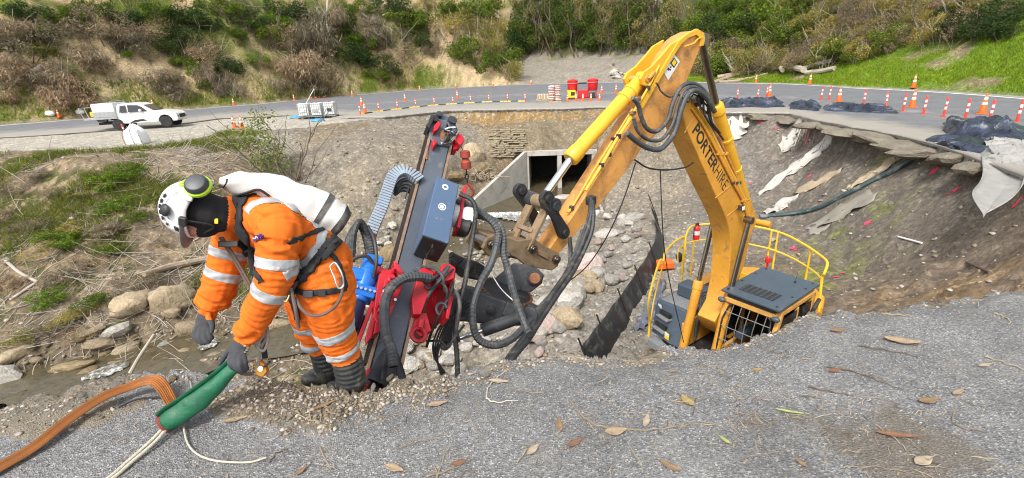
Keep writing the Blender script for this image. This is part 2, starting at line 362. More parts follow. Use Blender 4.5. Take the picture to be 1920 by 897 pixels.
# base colours by ground type (albedo only)
def lerp3(c, w, k): return c*(1-w[..., None])+np.array(k)*w[..., None]
n1 = fbm(TX*0.5, TY*0.5, 5, 0.6); n2 = fbm(TX*2.2+40, TY*2.2, 4, 0.6); n3 = fbm(TX*0.16+7, TY*0.16, 3)
C_ = np.zeros(TX.shape+(3,)); C_[:] = (0.215, 0.188, 0.150)               # grey-brown gravelly soil
C_ = lerp3(C_, sstep(-0.2, 0.5, n1), (0.235, 0.200, 0.150))
rl = r_lip(AA); re_ = r_edge(AA); rk = r_kerb(AA); INP = (RR_ > rl) & (RR_ < re_)
cgr = INP*sstep(-6, 0, AA)*(1-sstep(22, 27, AA))*(1-sstep(17, 24, RR_)); C_ = lerp3(C_, cgr*0.85, (0.265, 0.245, 0.21)); C_ = lerp3(C_, cgr*sstep(0.1, 0.5, n1), (0.31, 0.285, 0.245))
rightslope = INP*sstep(23, 31, AA+6*n3)
C_ = lerp3(C_, rightslope*0.9, (0.165, 0.125, 0.088))                   # darker clay on the right scarp
C_ = lerp3(C_, rightslope*sstep(0.05, 0.35, n1+0.3*n2), (0.235, 0.165, 0.095))
C_ = lerp3(C_, INP*sstep(20, 24, AA)*sstep(12, 20, RR_)*0.7, (0.170, 0.155, 0.135))
leftbank = INP*sstep(-24, -30, AA)*sstep(9, 12, RR_)
C_ = lerp3(C_, leftbank*0.8, (0.175, 0.130, 0.085))
C_ = lerp3(C_, leftbank*sstep(0.05, 0.3, n1), (0.085, 0.085, 0.028))
C_ = lerp3(C_, leftbank*sstep(0.15, 0.35, n2+0.5*n1), (0.25, 0.19, 0.12))
cen = INP*sstep(-26, -20, AA)*(1-sstep(14, 20, AA))*sstep(18, 22, RR_)
C_ = lerp3(C_, cen*sstep(-0.1, 0.4, n3+0.4*n1)*0.8, (0.215, 0.160, 0.095))   # ochre face below the far road
C_ = lerp3(C_, cen*np.clip(1-(re_-RR_)/3.0, 0, 1)*sstep(-8, -4, AA)*0.9, (0.25, 0.165, 0.070))
pale = INP*np.exp(-((AA+28.5)/4.0)**2)*sstep(3.5, 0, np.abs(RR_-re_+4.5))
C_ = lerp3(C_, np.clip(pale*1.5, 0, 1)*0.8, (0.33, 0.31, 0.27))            # pale gravel fill beside the bulk bag
ds = dist_poly(TX, TY, STREAM)
C_ = lerp3(C_, INP*np.exp(-(ds/2.2)**2)*0.8, (0.105, 0.085, 0.055))         # wet stream bed
far = RR_ >= re_
C_ = lerp3(C_, far*(RR_ < rk)*1.0, (0.37, 0.34, 0.285))
for mx_, my_, mr_ in ((1600, 440, 1.3), (1560, 480, 1.0), (1680, 400, 0.9), (1530, 500, 0.8)):
    q_ = G(mx_, my_, -4.4); C_ = lerp3(C_, INP*np.exp(-((TX-q_[0])**2+(TY-q_[1])**2)/mr_**2)*sstep(-0.25, 0.3, n2+0.3*n1)*0.9, (0.15, 0.17, 0.035))
dk = RR_-rk
grassy = far*sstep(0.2, 1.0, dk)
leftH = grassy*(AA < 2)
C_ = lerp3(C_, leftH*1.0, (0.10, 0.125, 0.022))
C_ = lerp3(C_, leftH*sstep(0.02, 0.22, n1*0.7+n3*0.8+0.10*np.minimum(np.maximum(dk-2, 0), 2)-0.08), (0.36, 0.265, 0.145))    # bare sandy faces
C_ = lerp3(C_, leftH*sstep(0.0, 0.4, fbm(TX*0.3+3, TY*0.3+31, 4))*sstep(3, 6, dk), (0.06, 0.065, 0.02))
C_ = lerp3(C_, leftH*sstep(-9, -5, AA)*(1-sstep(1, 7, np.abs(dk-8+AA*0))*0.4)*sstep(-0.5, 0.2, n1)*0.8, (0.36, 0.27, 0.16))
midV = grassy*sstep(0, 3, AA)*(1-sstep(16, 20, AA))
C_ = lerp3(C_, midV, (0.24, 0.215, 0.175)); C_ = lerp3(C_, midV*sstep(0.0, 0.4, n1)*sstep(28, 40, dk), (0.14, 0.15, 0.05))
rG = grassy*sstep(17, 21, AA)
C_ = lerp3(C_, rG, (0.11, 0.19, 0.013)); C_ = lerp3(C_, rG*sstep(0.1, 0.5, n1), (0.15, 0.21, 0.02))
C_ = lerp3(C_, rG*sstep(5, 8, dk)*(AA < 36)*0.8, (0.07, 0.065, 0.03))
C_ = lerp3(C_, rG*sstep(0.28, 0.4, fbm(TX*0.35+11, TY*0.16+4, 3))*sstep(0.5, 2, dk)*(1-sstep(6, 8, dk)), (0.22, 0.17, 0.11))
for mx_, my_, mr_ in ((205, 120, 4.0), (225, 150, 3.0), (262, 150, 3.5), (300, 165, 2.5), (475, 70, 2.5), (500, 160, 3.0), (545, 165, 2.5), (770, 40, 4), (820, 70, 4), (860, 105, 4), (905, 140, 4), (940, 150, 3), (25, 165, 2.5), (650, 160, 2.0)):
    q_ = onto(mx_, my_, lo=20); C_ = lerp3(C_, far*np.exp(-((TX-q_[0])**2+(TY-q_[1])**2)/mr_**2)*sstep(-0.5, 0.2, n2+0.3*n1), (0.43, 0.325, 0.195))
C_ *= (1+0.28*n2)[..., None]*(1+0.2*fbm(TX*6, TY*6, 3))[..., None]
m, n, l, b = nt('ground')
at = n.new('ShaderNodeVertexColor'); at.layer_name = 'Col'
nA = noise(n, l, 9, 4, 0.7); nB = noise(n, l, 55, 2, 0.6)
vor = n.new('ShaderNodeTexVoronoi'); vor.inputs['Scale'].default_value = 7.0; tcg = n.new('ShaderNodeTexCoord'); l.new(tcg.outputs['Object'], vor.inputs['Vector'])
c1 = mixc(n, l, 1.0, at.outputs['Color'], ramp(n, l, nA, [(0.25, 0.55), (0.75, 1.4)]), 'MULTIPLY')
vw = n.new('ShaderNodeSeparateColor'); l.new(vor.outputs['Color'], vw.inputs[0])
c2 = mixc(n, l, 0.55, c1, mixc(n, l, 1.0, c1, ramp(n, l, vw.outputs[0], [(0.0, 0.65), (0.75, 1.05), (1.0, 1.8)]), 'MULTIPLY'))
l.new(c2, b.inputs['Base Color']); b.inputs['Roughness'].default_value = 0.95; b.inputs['Specular IOR Level'].default_value = 0.2
hsum = n.new('ShaderNodeMath'); hsum.operation = 'MULTIPLY_ADD'; l.new(nB, hsum.inputs[0]); hsum.inputs[1].default_value = 0.25; l.new(nA, hsum.inputs[2])
l.new(bump(n, l, hsum.outputs[0], 0.8, 0.09), b.inputs['Normal'])
me = raw_mesh('ground', np.stack([TX, TY, TZ], -1).reshape(-1, 3), grid_faces(NA, NR)); vcol(me, C_.reshape(-1, 3))
ground = link_mesh('ground', me, 'ground'); tag(ground, kind='structure')
# ------------------------------------------------------------------ near asphalt with its broken lip
naz = 2200; az = np.linspace(-74, 76, naz); rl = r_lip(az)
rows = np.concatenate([np.linspace(0.0, 0.97, 90), [0.985, 0.995, 1.0]])
R2 = 0.75+(rl[:, None]-0.75)*rows[None, :]; A2 = np.repeat(az[:, None], len(rows), 1)
ax_ = R2*np.sin(np.radians(A2)); ay_ = R2*np.cos(np.radians(A2))
SOIL_C = np.array([-0.95, 2.05])
def soil_mask(x, y):
    q = np.hypot((x+1.02)/0.66, (y-2.22)/0.38)+0.35*fbm(x*5, y*5, 3)
    q2 = np.hypot((x-1.55)/0.55, (y-1.55)/0.45)+1.1*fbm(x*4+8, y*4, 4)+0.15
    q3 = np.hypot((x+2.55)/0.5, (y-2.05)/0.35)+0.6*fbm(x*5+3, y*5, 4)
    return np.clip(1-sstep(0.75, 1.1, q), 0, 1), 1-sstep(0.2, 1.25, q2), 1-sstep(0.6, 1.0, q3)
def asphalt_z(x, y):
    s1, s2, s3 = soil_mask(x, y)
    r = np.hypot(x, y); a = np.degrees(np.arctan2(x, y))
    return ztop(a, r)+0.012*fbm(x*1.3, y*1.3, 3)-0.05*sstep(0.4, 0.0, np.interp(a, NLA, NLR)-r)*(1+0.8*fbm(x*4, y*4, 2))+0.035*s1*(1+0.6*fbm(x*9, y*9, 3))+0.004*fbm(x*22, y*22, 2)+0.012*s3*(1+fbm(x*6, y*6, 3))
az_ = asphalt_z(ax_, ay_)
s1, s2, s3 = soil_mask(ax_, ay_)
V = np.stack([ax_, ay_, az_], -1)
skirt = []
for dz, dr in ((0.035, 0.004), (0.075, -0.02), (0.13, -0.05)):
    a = V[:, -1].copy(); k = 1+(dr+0.018*fbm(az*3, az*0+dz*90, 3))/rl; a[:, 0] *= k; a[:, 1] *= k; a[:, 2] -= dz; skirt.append(a)
V = np.concatenate([V]+[s[:, None] for s in skirt], 1)
def padm(s): return np.concatenate([s]+[s[:, -1:]]*3, 1)
Ca = np.zeros(V.shape); Ca[..., 0] = padm(s1); Ca[..., 1] = padm(s2); Ca[..., 2] = padm(s3)
m, n, l, b = nt('chip_seal')
at = n.new('ShaderNodeVertexColor'); at.layer_name = 'Col'; sc = n.new('ShaderNodeSeparateColor'); l.new(at.outputs['Color'], sc.inputs[0])
tcg = n.new('ShaderNodeTexCoord'); vor = n.new('ShaderNodeTexVoronoi'); vor.inputs['Scale'].default_value = 135.0; l.new(tcg.outputs['Object'], vor.inputs['Vector'])
vw = n.new('ShaderNodeSeparateColor'); l.new(vor.outputs['Color'], vw.inputs[0])
chip = ramp(n, l, vw.outputs[0], [(0.0, (0.115, 0.115, 0.116)), (0.5, (0.19, 0.19, 0.192)), (0.88, (0.26, 0.258, 0.255)), (1.0, (0.42, 0.41, 0.39))])
big = noise(n, l, 2.2, 5, 0.6); chip = mixc(n, l, 1.0, chip, ramp(n, l, big, [(0.3, 0.72), (0.7, 1.12)]), 'MULTIPLY')
dust = ramp(n, l, noise(n, l, 5, 7, 0.7, dist=0.5), [(0.5, 0.0), (0.75, 0.5)])
chip = mixc(n, l, dust, chip, (0.27, 0.25, 0.215))
soilc = ramp(n, l, noise(n, l, 45, 5, 0.7), [(0.3, (0.085, 0.072, 0.052)), (0.55, (0.17, 0.14, 0.10)), (0.75, (0.30, 0.26, 0.20))])
nz = noise(n, l, 14, 6, 0.75)
def thr(s, lo, hi):
    x = n.new('ShaderNodeMath'); x.operation = 'ADD'; l.new(s, x.inputs[0]); y = n.new('ShaderNodeMath'); y.operation = 'MULTIPLY_ADD'; l.new(nz, y.inputs[0]); y.inputs[1].default_value = 0.9; y.inputs[2].default_value = -0.45
    l.new(y.outputs[0], x.inputs[1]); return ramp(n, l, x.outputs[0], [(lo, 0), (hi, 1)])
c1 = mixc(n, l, thr(sc.outputs[0], 0.35, 0.6), chip, soilc)
k2 = n.new('ShaderNodeMath'); k2.operation = 'MULTIPLY'; k2.inputs[1].default_value = 0.6; l.new(thr(sc.outputs[1], 0.25, 1.15), k2.inputs[0])
c1 = mixc(n, l, k2.outputs[0], c1, (0.115, 0.088, 0.055)); k3 = n.new('ShaderNodeMath'); k3.operation = 'MULTIPLY'; k3.inputs[1].default_value = 0.8; l.new(thr(sc.outputs[2], 0.4, 0.75), k3.inputs[0])
c1 = mixc(n, l, k3.outputs[0], c1, (0.21, 0.175, 0.12))
l.new(c1, b.inputs['Base Color']); b.inputs['Roughness'].default_value = 0.9; b.inputs['Specular IOR Level'].default_value = 0.3
l.new(bump(n, l, vor.outputs['Distance'], 1.0, 0.007), b.inputs['Normal'])
me = raw_mesh('asphalt_pavement', V.reshape(-1, 3), grid_faces(naz, V.shape[1])); vcol(me, Ca.reshape(-1, 3))
pavement = link_mesh('asphalt_pavement', me, 'chip_seal'); tag(pavement, kind='structure')
# ------------------------------------------------------------------ far road: sealed carriageway sheet, broken slab edge, edge lines
az = np.linspace(-58, 62, 1400); re0 = r_edge(az); rk0 = r_kerb(az)
seal_in = np.interp(az, [-60, -40, -30, -24, -18, -14, 0, 10, 20, 30, 40, 47, 62], [0.42, 0.42, 0.40, 0.33, 0.06, 0.0, 0, 0, 0.0, 0.0, 0.0, 0, 0])
fr = np.linspace(0, 1, 24)
rin = re0+(rk0-re0)*seal_in-0.25*(seal_in < 0.02)
R3 = rin[:, None]+(rk0-rin)[:, None]*fr[None]; A3 = np.repeat(az[:, None], 24, 1)
V = np.stack([R3*np.sin(np.radians(A3)), R3*np.cos(np.radians(A3)), ztop(A3, np.maximum(R3, re0[:, None]))+0.03], -1)
Lw = V[:, 0].copy(); Lw[:, 2] -= 0.22+0.06*fbm(az*2, az*0, 3); Lw[:, :2] *= (1+0.35/re0)[:, None]
V = np.concatenate([Lw[:, None], V], 1)
m, n, l, b = nt('road_seal')
geo = n.new('ShaderNodeVertexColor'); geo.layer_name = 'Col'; sc = n.new('ShaderNodeSeparateColor'); l.new(geo.outputs['Color'], sc.inputs[0])
c = ramp(n, l, noise(n, l, 1.3, 6, 0.65), [(0.3, (0.115, 0.118, 0.127)), (0.7, (0.165, 0.168, 0.176))])
c = mixc(n, l, 1.0, c, ramp(n, l, noise(n, l, 22, 3, 0.6), [(0.3, 0.8), (0.7, 1.15)]), 'MULTIPLY')
nz = noise(n, l, 0.9, 6, 0.7)
x = n.new('ShaderNodeMath'); x.operation = 'MULTIPLY_ADD'; l.new(nz, x.inputs[0]); x.inputs[1].default_value = 1.0; l.new(sc.outputs[0], x.inputs[2])
c = mixc(n, l, ramp(n, l, x.outputs[0], [(0.62, 0.0), (1.2, 0.9)]), c, (0.29, 0.265, 0.225))
l.new(c, b.inputs['Base Color']); b.inputs['Roughness'].default_value = 0.85
l.new(bump(n, l, noise(n, l, 60, 3), 0.4, 0.02), b.inputs['Normal'])
dust = np.clip(np.concatenate([np.zeros((len(az), 1)), np.repeat(fr[None], len(az), 0)], 1), 0, 1)
left_d = (sstep(-10, -30, az))[:, None]
D_ = np.clip((1-sstep(0.0, 0.30, dust))*0.75+left_d*(1-sstep(0.1, 0.6, dust))*0.5, 0, 1)
D_ = np.maximum(D_, 0.25*np.exp(-((dust-0.42)/0.05)**2))
Cr = np.repeat(D_[..., None], 3, -1)
me = raw_mesh('road', V.reshape(-1, 3), grid_faces(len(az), 25)); vcol(me, Cr.reshape(-1, 3))
tag(link_mesh('road', me, 'road_seal'), kind='structure')
mat('road_paint', (0.72, 0.72, 0.70), 0.7, var=0.15, scale=2, dirt=(0.3, 0.28, 0.25), dirt_amt=0.5, dirt_scale=1.5)
def road_strip(name, a0, a1, f0, f1, m, dz, label=None, cat=None, kind=None, wid=None, n_=260):
    a = np.linspace(a0, a1, n_); e = r_edge(a); k = r_kerb(a)
    if wid: ra = k+wid[0]; rb = k+wid[1]
    else: ra = e+(k-e)*f0; rb = e+(k-e)*f1
    R = np.stack([ra, rb], 1); A = np.repeat(a[:, None], 2, 1)
    V = np.stack([R*np.sin(np.radians(A)), R*np.cos(np.radians(A)), ztop(A, R)+dz], -1)
    me = raw_mesh(name, V.reshape(-1, 3), grid_faces(n_, 2)); o = link_mesh(name, me, m); tag(o, label, cat, kind=kind); return o
road_strip('edge_line', -56, 60, 0, 0, 'road_paint', 0.04, kind='structure', wid=(-1.2, -0.75))
road_strip('verge', -56, 60, 0, 0, mat('verge_gravel', (0.27, 0.25, 0.21), 0.95, var=0.35, scale=3, bmp=0.6, bscale=15), 0.036, kind='structure', wid=(-0.5, 1.0))
# ================================================================== culvert, stream, rocks
mat('concrete', (0.40, 0.38, 0.34), 0.85, var=0.2, scale=1.6, dirt=(0.17, 0.15, 0.12), dirt_amt=0.38, dirt_scale=1.4, bmp=0.3, bscale=14)
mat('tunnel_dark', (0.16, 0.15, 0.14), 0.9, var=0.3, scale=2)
CZ = np.array([0, 0, 1.0])
def CP(u, v, z): return np.array([CUL_O[0], CUL_O[1], 0])+CUL_R*u+CUL_F*v+CZ*z
CUL = thing('culvert', 'concrete box culvert mouth with a sloping wing wall and apron below the far road', 'culvert', tuple(CP(1.5, 0, -6.8)))
ZT, ZF = -3.72, -6.35
b = MB(); CX = (CUL_R, CUL_F, CZ)
b.box(CP(2.25, -0.15, ZT-0.17), (4.8, 0.34, 0.34), CX); b.build('headwall_beam', 'concrete', CUL, bevel=0.02)
for u in (-0.02, 2.2, 4.5):
    b = MB(); b.box(CP(u, -2.2, (ZT-0.34+ZF)/2), (0.30, 4.4, ZT-0.34-ZF), CX); b.build('cell_wall', 'concrete', CUL, bevel=0.015)
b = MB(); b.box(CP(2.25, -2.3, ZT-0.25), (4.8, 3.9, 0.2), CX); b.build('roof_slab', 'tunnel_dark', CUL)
b = MB(); b.box(CP(2.25, -4.3, -5.2), (4.8, 0.2, 2.6), CX); b.build('tunnel_shade_plate', mat('tunnel_shade_black', (0.02, 0.02, 0.02), 0.9), CUL)  # added black plate, painted for the shade of the deeper tunnel
b = MB(); b.prism([CP(-0.1, -4.4, 0), CP(4.6, -4.4, 0), CP(4.6, 5.4, 0), CP(-3.15, 5.4, 0), CP(-0.1, 0.0, 0)], CZ, ZF-0.55, ZF-0.02); b.build('apron', 'concrete', CUL, bevel=0.02)
wd = nrm(CP(-3.2, 5.2, 0)-CP(-0.12, 0, 0)); wn_ = np.cross(wd, CZ)
b = MB(); b.prism([CP(-0.12, 0.02, ZF-0.5), CP(-3.2, 5.2, ZF-0.5), CP(-3.2, 5.2, -5.75), CP(-3.1, 5.05, -5.65), CP(-0.12, 0.02, ZT+0.02)], wn_, -0.12, 0.12); b.build('wing_wall', 'concrete', CUL, bevel=0.02)
b = MB(); w0, w1 = CP(4.6, 0.02, 0), CP(7.0, 4.2, 0); b.prism([w0+CZ*(ZF-0.5), w1+CZ*(ZF-0.5), w1+CZ*-5.75, w0+CZ*(ZT+0.02)], nrm(np.cross(w1-w0, CZ)), -0.12, 0.12); b.build('wing_wall', 'concrete', CUL, bevel=0.02)
# soil laid back over the box
uu, vv = np.meshgrid(np.linspace(-0.9, 5.4, 40), np.linspace(-5.2, -0.02, 36), indexing='ij')
Xf = CUL_O[0]+CUL_R[0]*uu+CUL_F[0]*vv; Yf = CUL_O[1]+CUL_R[1]*uu+CUL_F[1]*vv; Zf = np.maximum(height(Xf, Yf, carve=False), ZT-0.02-0.0*vv)+0.015*0
Zf = np.where(vv > -0.4, np.minimum(Zf, ZT+0.03), Zf)
me = raw_mesh('embankment', np.stack([Xf, Yf, Zf], -1).reshape(-1, 3), grid_faces(40, 36)); nn = fbm(Xf*2, Yf*2, 4)
vcol(me, (np.array((0.205, 0.165, 0.11))*(1+0.35*nn[..., None])).reshape(-1, 3)); tag(link_mesh('embankment', me, 'ground'), kind='structure')
# water
m, n, l, b = nt('stream_water')
nw = noise(n, l, 3.0, 4, 0.6, dist=1.2); l.new(ramp(n, l, nw, [(0.3, (0.050, 0.042, 0.022)), (0.7, (0.11, 0.088, 0.05))]), b.inputs['Base Color'])
b.inputs['Roughness'].default_value = 0.06; b.inputs['Specular IOR Level'].default_value = 0.6
l.new(bump(n, l, noise(n, l, 9, 4, 0.6, dist=1.0), 0.25, 0.05), b.inputs['Normal'])
m, n, l, b = nt('foam')
f_ = noise(n, l, 6, 6, 0.75, dist=0.8); l.new(ramp(n, l, f_, [(0.46, (0.10, 0.085, 0.055)), (0.66, (0.70, 0.72, 0.74))]), b.inputs['Base Color']); b.inputs['Roughness'].default_value = 0.3; l.new(bump(n, l, f_, 0.6, 0.08), b.inputs['Normal'])
SP = np.array(catmull([np.array([p[0], p[1], 0]) for p in STREAM], 12))[:, :2]
def stream_z(y): return np.interp(y, [10, 14, 25.0, 40], [-7.05, -6.9, -6.62, -6.6])+0.07
V = []; k = len(SP); T = np.gradient(SP, axis=0); T /= np.linalg.norm(T, axis=1)[:, None]
for i in range(k):
    nx = np.array([-T[i, 1], T[i, 0]]); hw = 1.55+0.3*math.sin(i*0.35)
    for t in np.linspace(-1, 1, 7): q = SP[i]+nx*hw*t; V.append((q[0], q[1], float(stream_z(SP[i, 1]))+0.012*math.sin(i*0.9+t*3)))
me = raw_mesh('stream', np.array(V), grid_faces(k, 7)); tag(link_mesh('stream', me, 'stream_water'), kind='structure')
# water running over the apron, the small fall and its foam
b = MB(); b.add([CP(0.12, -4.3, ZF+0.04), CP(4.4, -4.3, ZF+0.04), CP(4.4, 5.36, ZF+0.03), CP(-3.0, 5.36, ZF+0.03), CP(0.1, 0.05, ZF+0.04)], [(0, 1, 2, 3, 4)]); b.build('apron_water', 'stream_water', CUL)
m, n, l, bs = nt('falling_water')
tc = n.new('ShaderNodeTexCoord'); mp = n.new('ShaderNodeMapping'); mp.inputs['Scale'].default_value = (9, 9, 0.7); l.new(tc.outputs['Object'], mp.inputs[0])
f_ = noise(n, l, 1.0, 4, 0.6, vec=mp.outputs[0]); l.new(ramp(n, l, f_, [(0.4, (0.16, 0.15, 0.13)), (0.62, (0.80, 0.81, 0.82))]), bs.inputs['Base Color']); bs.inputs['Roughness'].default_value = 0.3; l.new(bump(n, l, f_, 0.5, 0.06), bs.inputs['Normal'])
b = MB(); V = []; nu = 50
for j, (dv, dz) in enumerate(((0.0, 0.035), (0.10, 0.02), (0.17, -0.10), (0.22, -0.32), (0.26, -0.45))):
    for i in range(nu): u = -2.95+7.3*i/(nu-1); V.append(CP(u, 5.38+dv+0.02*math.sin(i*1.7), ZF+dz))
b.add(V, [(j*nu+i, j*nu+i+1, (j+1)*nu+i+1, (j+1)*nu+i) for j in range(4) for i in range(nu-1)]); wf = b.build('waterfall', 'falling_water', None, label='low white curtain of water falling off the culvert apron', cat='waterfall')
def foam(pxs, label, rad, n_=22, zoff=0.03):
    b = MB(); c = np.mean([G(x, y, -6.7)[:2] for x, y in pxs], axis=0)
    pts = []
    for (x, y) in pxs:
        p = G(x, y, -6.7); p[2] = float(stream_z(p[1]))+zoff; pts.append(p)
    T_ = catmull(pts, 6); V = []
    for i, p in enumerate(T_):
        t = nrm(T_[min(i+1, len(T_)-1)]-T_[max(i-1, 0)]); s_ = np.array([-t[1], t[0], 0]); w_ = rad*(0.25+0.75*math.sin(math.pi*(i+0.6)/(len(T_)+0.2)))*(0.8+0.4*random.random())
        for u in np.linspace(-1, 1, 6): V.append(p+s_*w_*u+CZ*(0.05*(1-u*u)+0.03*random.random()))
    b.add(V, [(i*6+j, i*6+j+1, (i+1)*6+j+1, (i+1)*6+j) for i in range(len(T_)-1) for j in range(5)]); o = b.build('white_water', 'foam', None, label=label, cat='foam'); return o
foam([(930, 404), (950, 408), (975, 412), (1000, 415)], 'white foam at the foot of the culvert fall', 1.0, zoff=0.06)
foam([(150, 703), (185, 692), (215, 684), (240, 676)], 'white water breaking round the long flat stone in the stream', 0.35)
foam([(372, 652), (390, 642), (402, 632)], 'white riffle in the stream below the far glove', 0.3)
# ---- rocks
def rock_mesh(seed, flat=0.75, angular=0.5, sub=2):
    bm = bmesh.new(); bmesh.ops.create_icosphere(bm, subdivisions=sub, radius=1.0); rs = random.Random(seed); off = Vector((rs.random()*50, rs.random()*50, rs.random()*50))
    pl = [(Vector((rs.gauss(0, 1), rs.gauss(0, 1), rs.gauss(0, 1))).normalized(), rs.uniform(0.62, 0.9)) for _ in range(9)]
    for v in bm.verts:
        d = v.co.normalized(); r_ = 1+0.35*mnoise.noise(d*1.1+off)+0.14*mnoise.noise(d*3+off)+0.07*mnoise.noise(d*7+off)
        p = d*r_
        for n_, h in pl:
            q = p.dot(n_)-h
            if q > 0: p -= n_*q*angular
        v.co = Vector((p.x*1.12, p.y*0.95, p.z*flat))
    me = bpy.data.meshes.new('rock'); bm.to_mesh(me); bm.free()
    for p in me.polygons: p.use_smooth = angular < 0.7
    return me
def rockmat(name, c, c2):
    return mat(name, c, 0.9, var=0.25, scale=3, c2=c2, dirt=tuple(x*0.5 for x in c), dirt_amt=0.3, dirt_scale=3, bmp=0.9, bscale=5, spec=0.25, rand=0.25, bdist=0.12)
rockmat('rock_grey', (0.40, 0.37, 0.325), (0.50, 0.47, 0.42)); rockmat('rock_tan', (0.32, 0.245, 0.155), (0.42, 0.34, 0.23)); rockmat('rock_pink', (0.42, 0.32, 0.285), (0.50, 0.40, 0.36)); rockmat('rock_wet', (0.20, 0.15, 0.085), (0.30, 0.23, 0.13))
ROCKS = {}
for i in range(8): ROCKS['a%d' % i] = rock_mesh(10+i, 0.78, 0.9, 2)
for i in range(6): ROCKS['r%d' % i] = rock_mesh(40+i, 0.66, 0.62, 3)
for k, me in list(ROCKS.items()):
    for mn in ('rock_grey', 'rock_tan', 'rock_pink', 'rock_wet'):
        q = me.copy(); q.materials.append(MATS[mn]); ROCKS[k+mn] = q
def rock(px, py, wpx, kind, mn, label, group=None, sz=(1, 1, 1), rz=None, sink=0.3, name='rock'):
    p = onto(px, py, lo=5.0); d = (p-CAM)@FW; s = wpx*d/F*0.5
    o = bpy.data.objects.new(name, ROCKS[kind+mn]); col.objects.link(o)
    o.scale = (s*sz[0], s*sz[1], s*sz[2]); o.rotation_euler = (random.uniform(-0.25, 0.25), random.uniform(-0.25, 0.25), random.uniform(0, 6.28) if rz is None else rz)
    o.location = (p[0], p[1], p[2]+s*sz[2]*(0.55-sink)); return tag(o, label, 'rock', group)
for (x, y, w_, k, mn, lab, sz, rz) in [
    (325, 572, 78, 'r0', 'rock_tan', 'largest brown boulder on the stream bank behind the far sleeve', (1, 0.8, 1.1), 0.3), (248, 580, 62, 'r1', 'rock_tan', 'rounded brown boulder left of the largest one on the bank', (1, 0.9, 1.1), 1.0),
    (322, 590, 36, 'r2', 'rock_tan', 'pale tan stone resting before the largest boulder', (1, 0.8, 0.8), 0.4), (352, 622, 42, 'r3', 'rock_tan', 'egg-shaped tan boulder left of the hanging glove', (0.8, 0.9, 1.2), 0.0),
    (218, 625, 44, 'a1', 'rock_grey', 'flat-topped grey rock on the stream bank', (1.1, 0.9, 0.9), 0.5), (178, 622, 34, 'a2', 'rock_tan', 'tilted tan slab beside the flat-topped grey rock', (1.2, 0.8, 0.6), 0.9), (190, 648, 46, 'r4', 'rock_tan', 'cracked cream boulder at the water edge', (1.1, 0.9, 0.8), 0.2),
    (238, 660, 44, 'r5', 'rock_tan', 'pale boulder where the bank meets the pool', (1.0, 0.9, 0.9), 0.6), (132, 693, 62, 'r1', 'rock_wet', 'long flat wet stone lying in the stream', (1.2, 0.55, 0.5), 0.15), (168, 702, 40, 'r2', 'rock_wet', 'brown wet stone beside the white water', (1, 1, 0.8), 0.5),
    (8, 716, 66, 'a3', 'rock_grey', 'big pale rock cut by the left picture edge', (1.1, 1, 0.9), 0.0), (30, 668, 50, 'r0', 'rock_tan', 'half-buried tan boulder on the left bank', (1.2, 0.9, 0.7), 0.7), (228, 688, 34, 'a4', 'rock_wet', 'rough brown rock lodged with twigs in the stream', (1.2, 0.9, 0.8), 0.0),
    (520, 612, 36, 'r3', 'rock_tan', 'pale round stone beside the near cuff', (1.1, 0.9, 0.9), 0.2), (405, 668, 26, 'r4', 'rock_tan', 'tan stone in the pool below the hands', (1.2, 0.9, 0.8), 0.3), (308, 650, 22, 'a5', 'rock_grey', 'small white pointed stone in the pool', (1, 0.8, 1.0), 0.4),
    (740, 485, 60, 'r5', 'rock_wet', 'yellow-brown boulder behind the foot of the drag chain', (0.9, 0.9, 1.3), 0.4), (730, 472, 26, 'r3', 'rock_grey', 'smooth grey cobble above the yellow-brown boulder', (1, 0.9, 0.9), 0.0), (770, 690, 44, 'a6', 'rock_grey', 'blocky grey rock just right of the drill mast foot', (1.1, 1, 0.9), 0.2),
    (1140, 440, 42, 'r4', 'rock_grey', 'pale buried rock in the gravel below the stick', (1.1, 1, 0.6), 0.0), (1180, 415, 46, 'a7', 'rock_grey', 'light angular rock pile crest near the silt fence', (1.3, 0.9, 0.5), 0.4), (1050, 382, 40, 'r1', 'rock_pink', 'round pinkish boulder beside the culvert divider', (1, 0.9, 0.9), 0.0),
    (890, 455, 30, 'r2', 'rock_tan', 'tan cobble beside the filter canister', (1, 0.9, 0.8), 0.3), (1072, 545, 46, 'a2', 'rock_grey', 'square pale block on top of the riprap', (1, 0.9, 0.9), 0.3), (1040, 612, 40, 'a5', 'rock_grey', 'pale wedge-shaped rock at the foot of the riprap', (1.1, 0.9, 0.8), 0.8)]:
    rock(x, y, w_, k, mn, lab, None, sz, rz)
def scatter_rocks(n_, fx, label, group, wr, kinds, mats_, seed):
    rs = random.Random(seed); made = []
    for i in range(n_):
        x, y = fx(rs); w_ = rs.uniform(*wr)*(0.8+0.5*rs.random()**3)
        mn = rs.choice(mats_); o = rock(x, y, w_, rs.choice(kinds), mn, label, group, (rs.uniform(0.8, 1.2), rs.uniform(0.8, 1.1), rs.uniform(0.75, 1.1)), sink=-0.05)
        o['_q'] = ('small' if w_ < wr[0]*0.55+wr[1]*0.45 else 'larger')+' '+{'rock_grey': 'grey', 'rock_tan': 'tan', 'rock_pink': 'pinkish', 'rock_wet': 'wet brown'}[mn]; made.append(o)
    rank_labels(made, lambda o, t: '%s %s, %s' % (o['_q'], label, t))
    for o in made: del o['_q']
AK = ['a%d' % i for i in range(8)]; RK = ['r%d' % i for i in range(6)]
def band(pts, sx, sy):
    def f(rs):
        t = rs.random()*(len(pts)-1); i = int(t); u = t-i; return pts[i][0]*(1-u)+pts[i+1][0]*u+rs.gauss(0, sx), pts[i][1]*(1-u)+pts[i+1][1]*u+rs.gauss(0, sy)
    return f
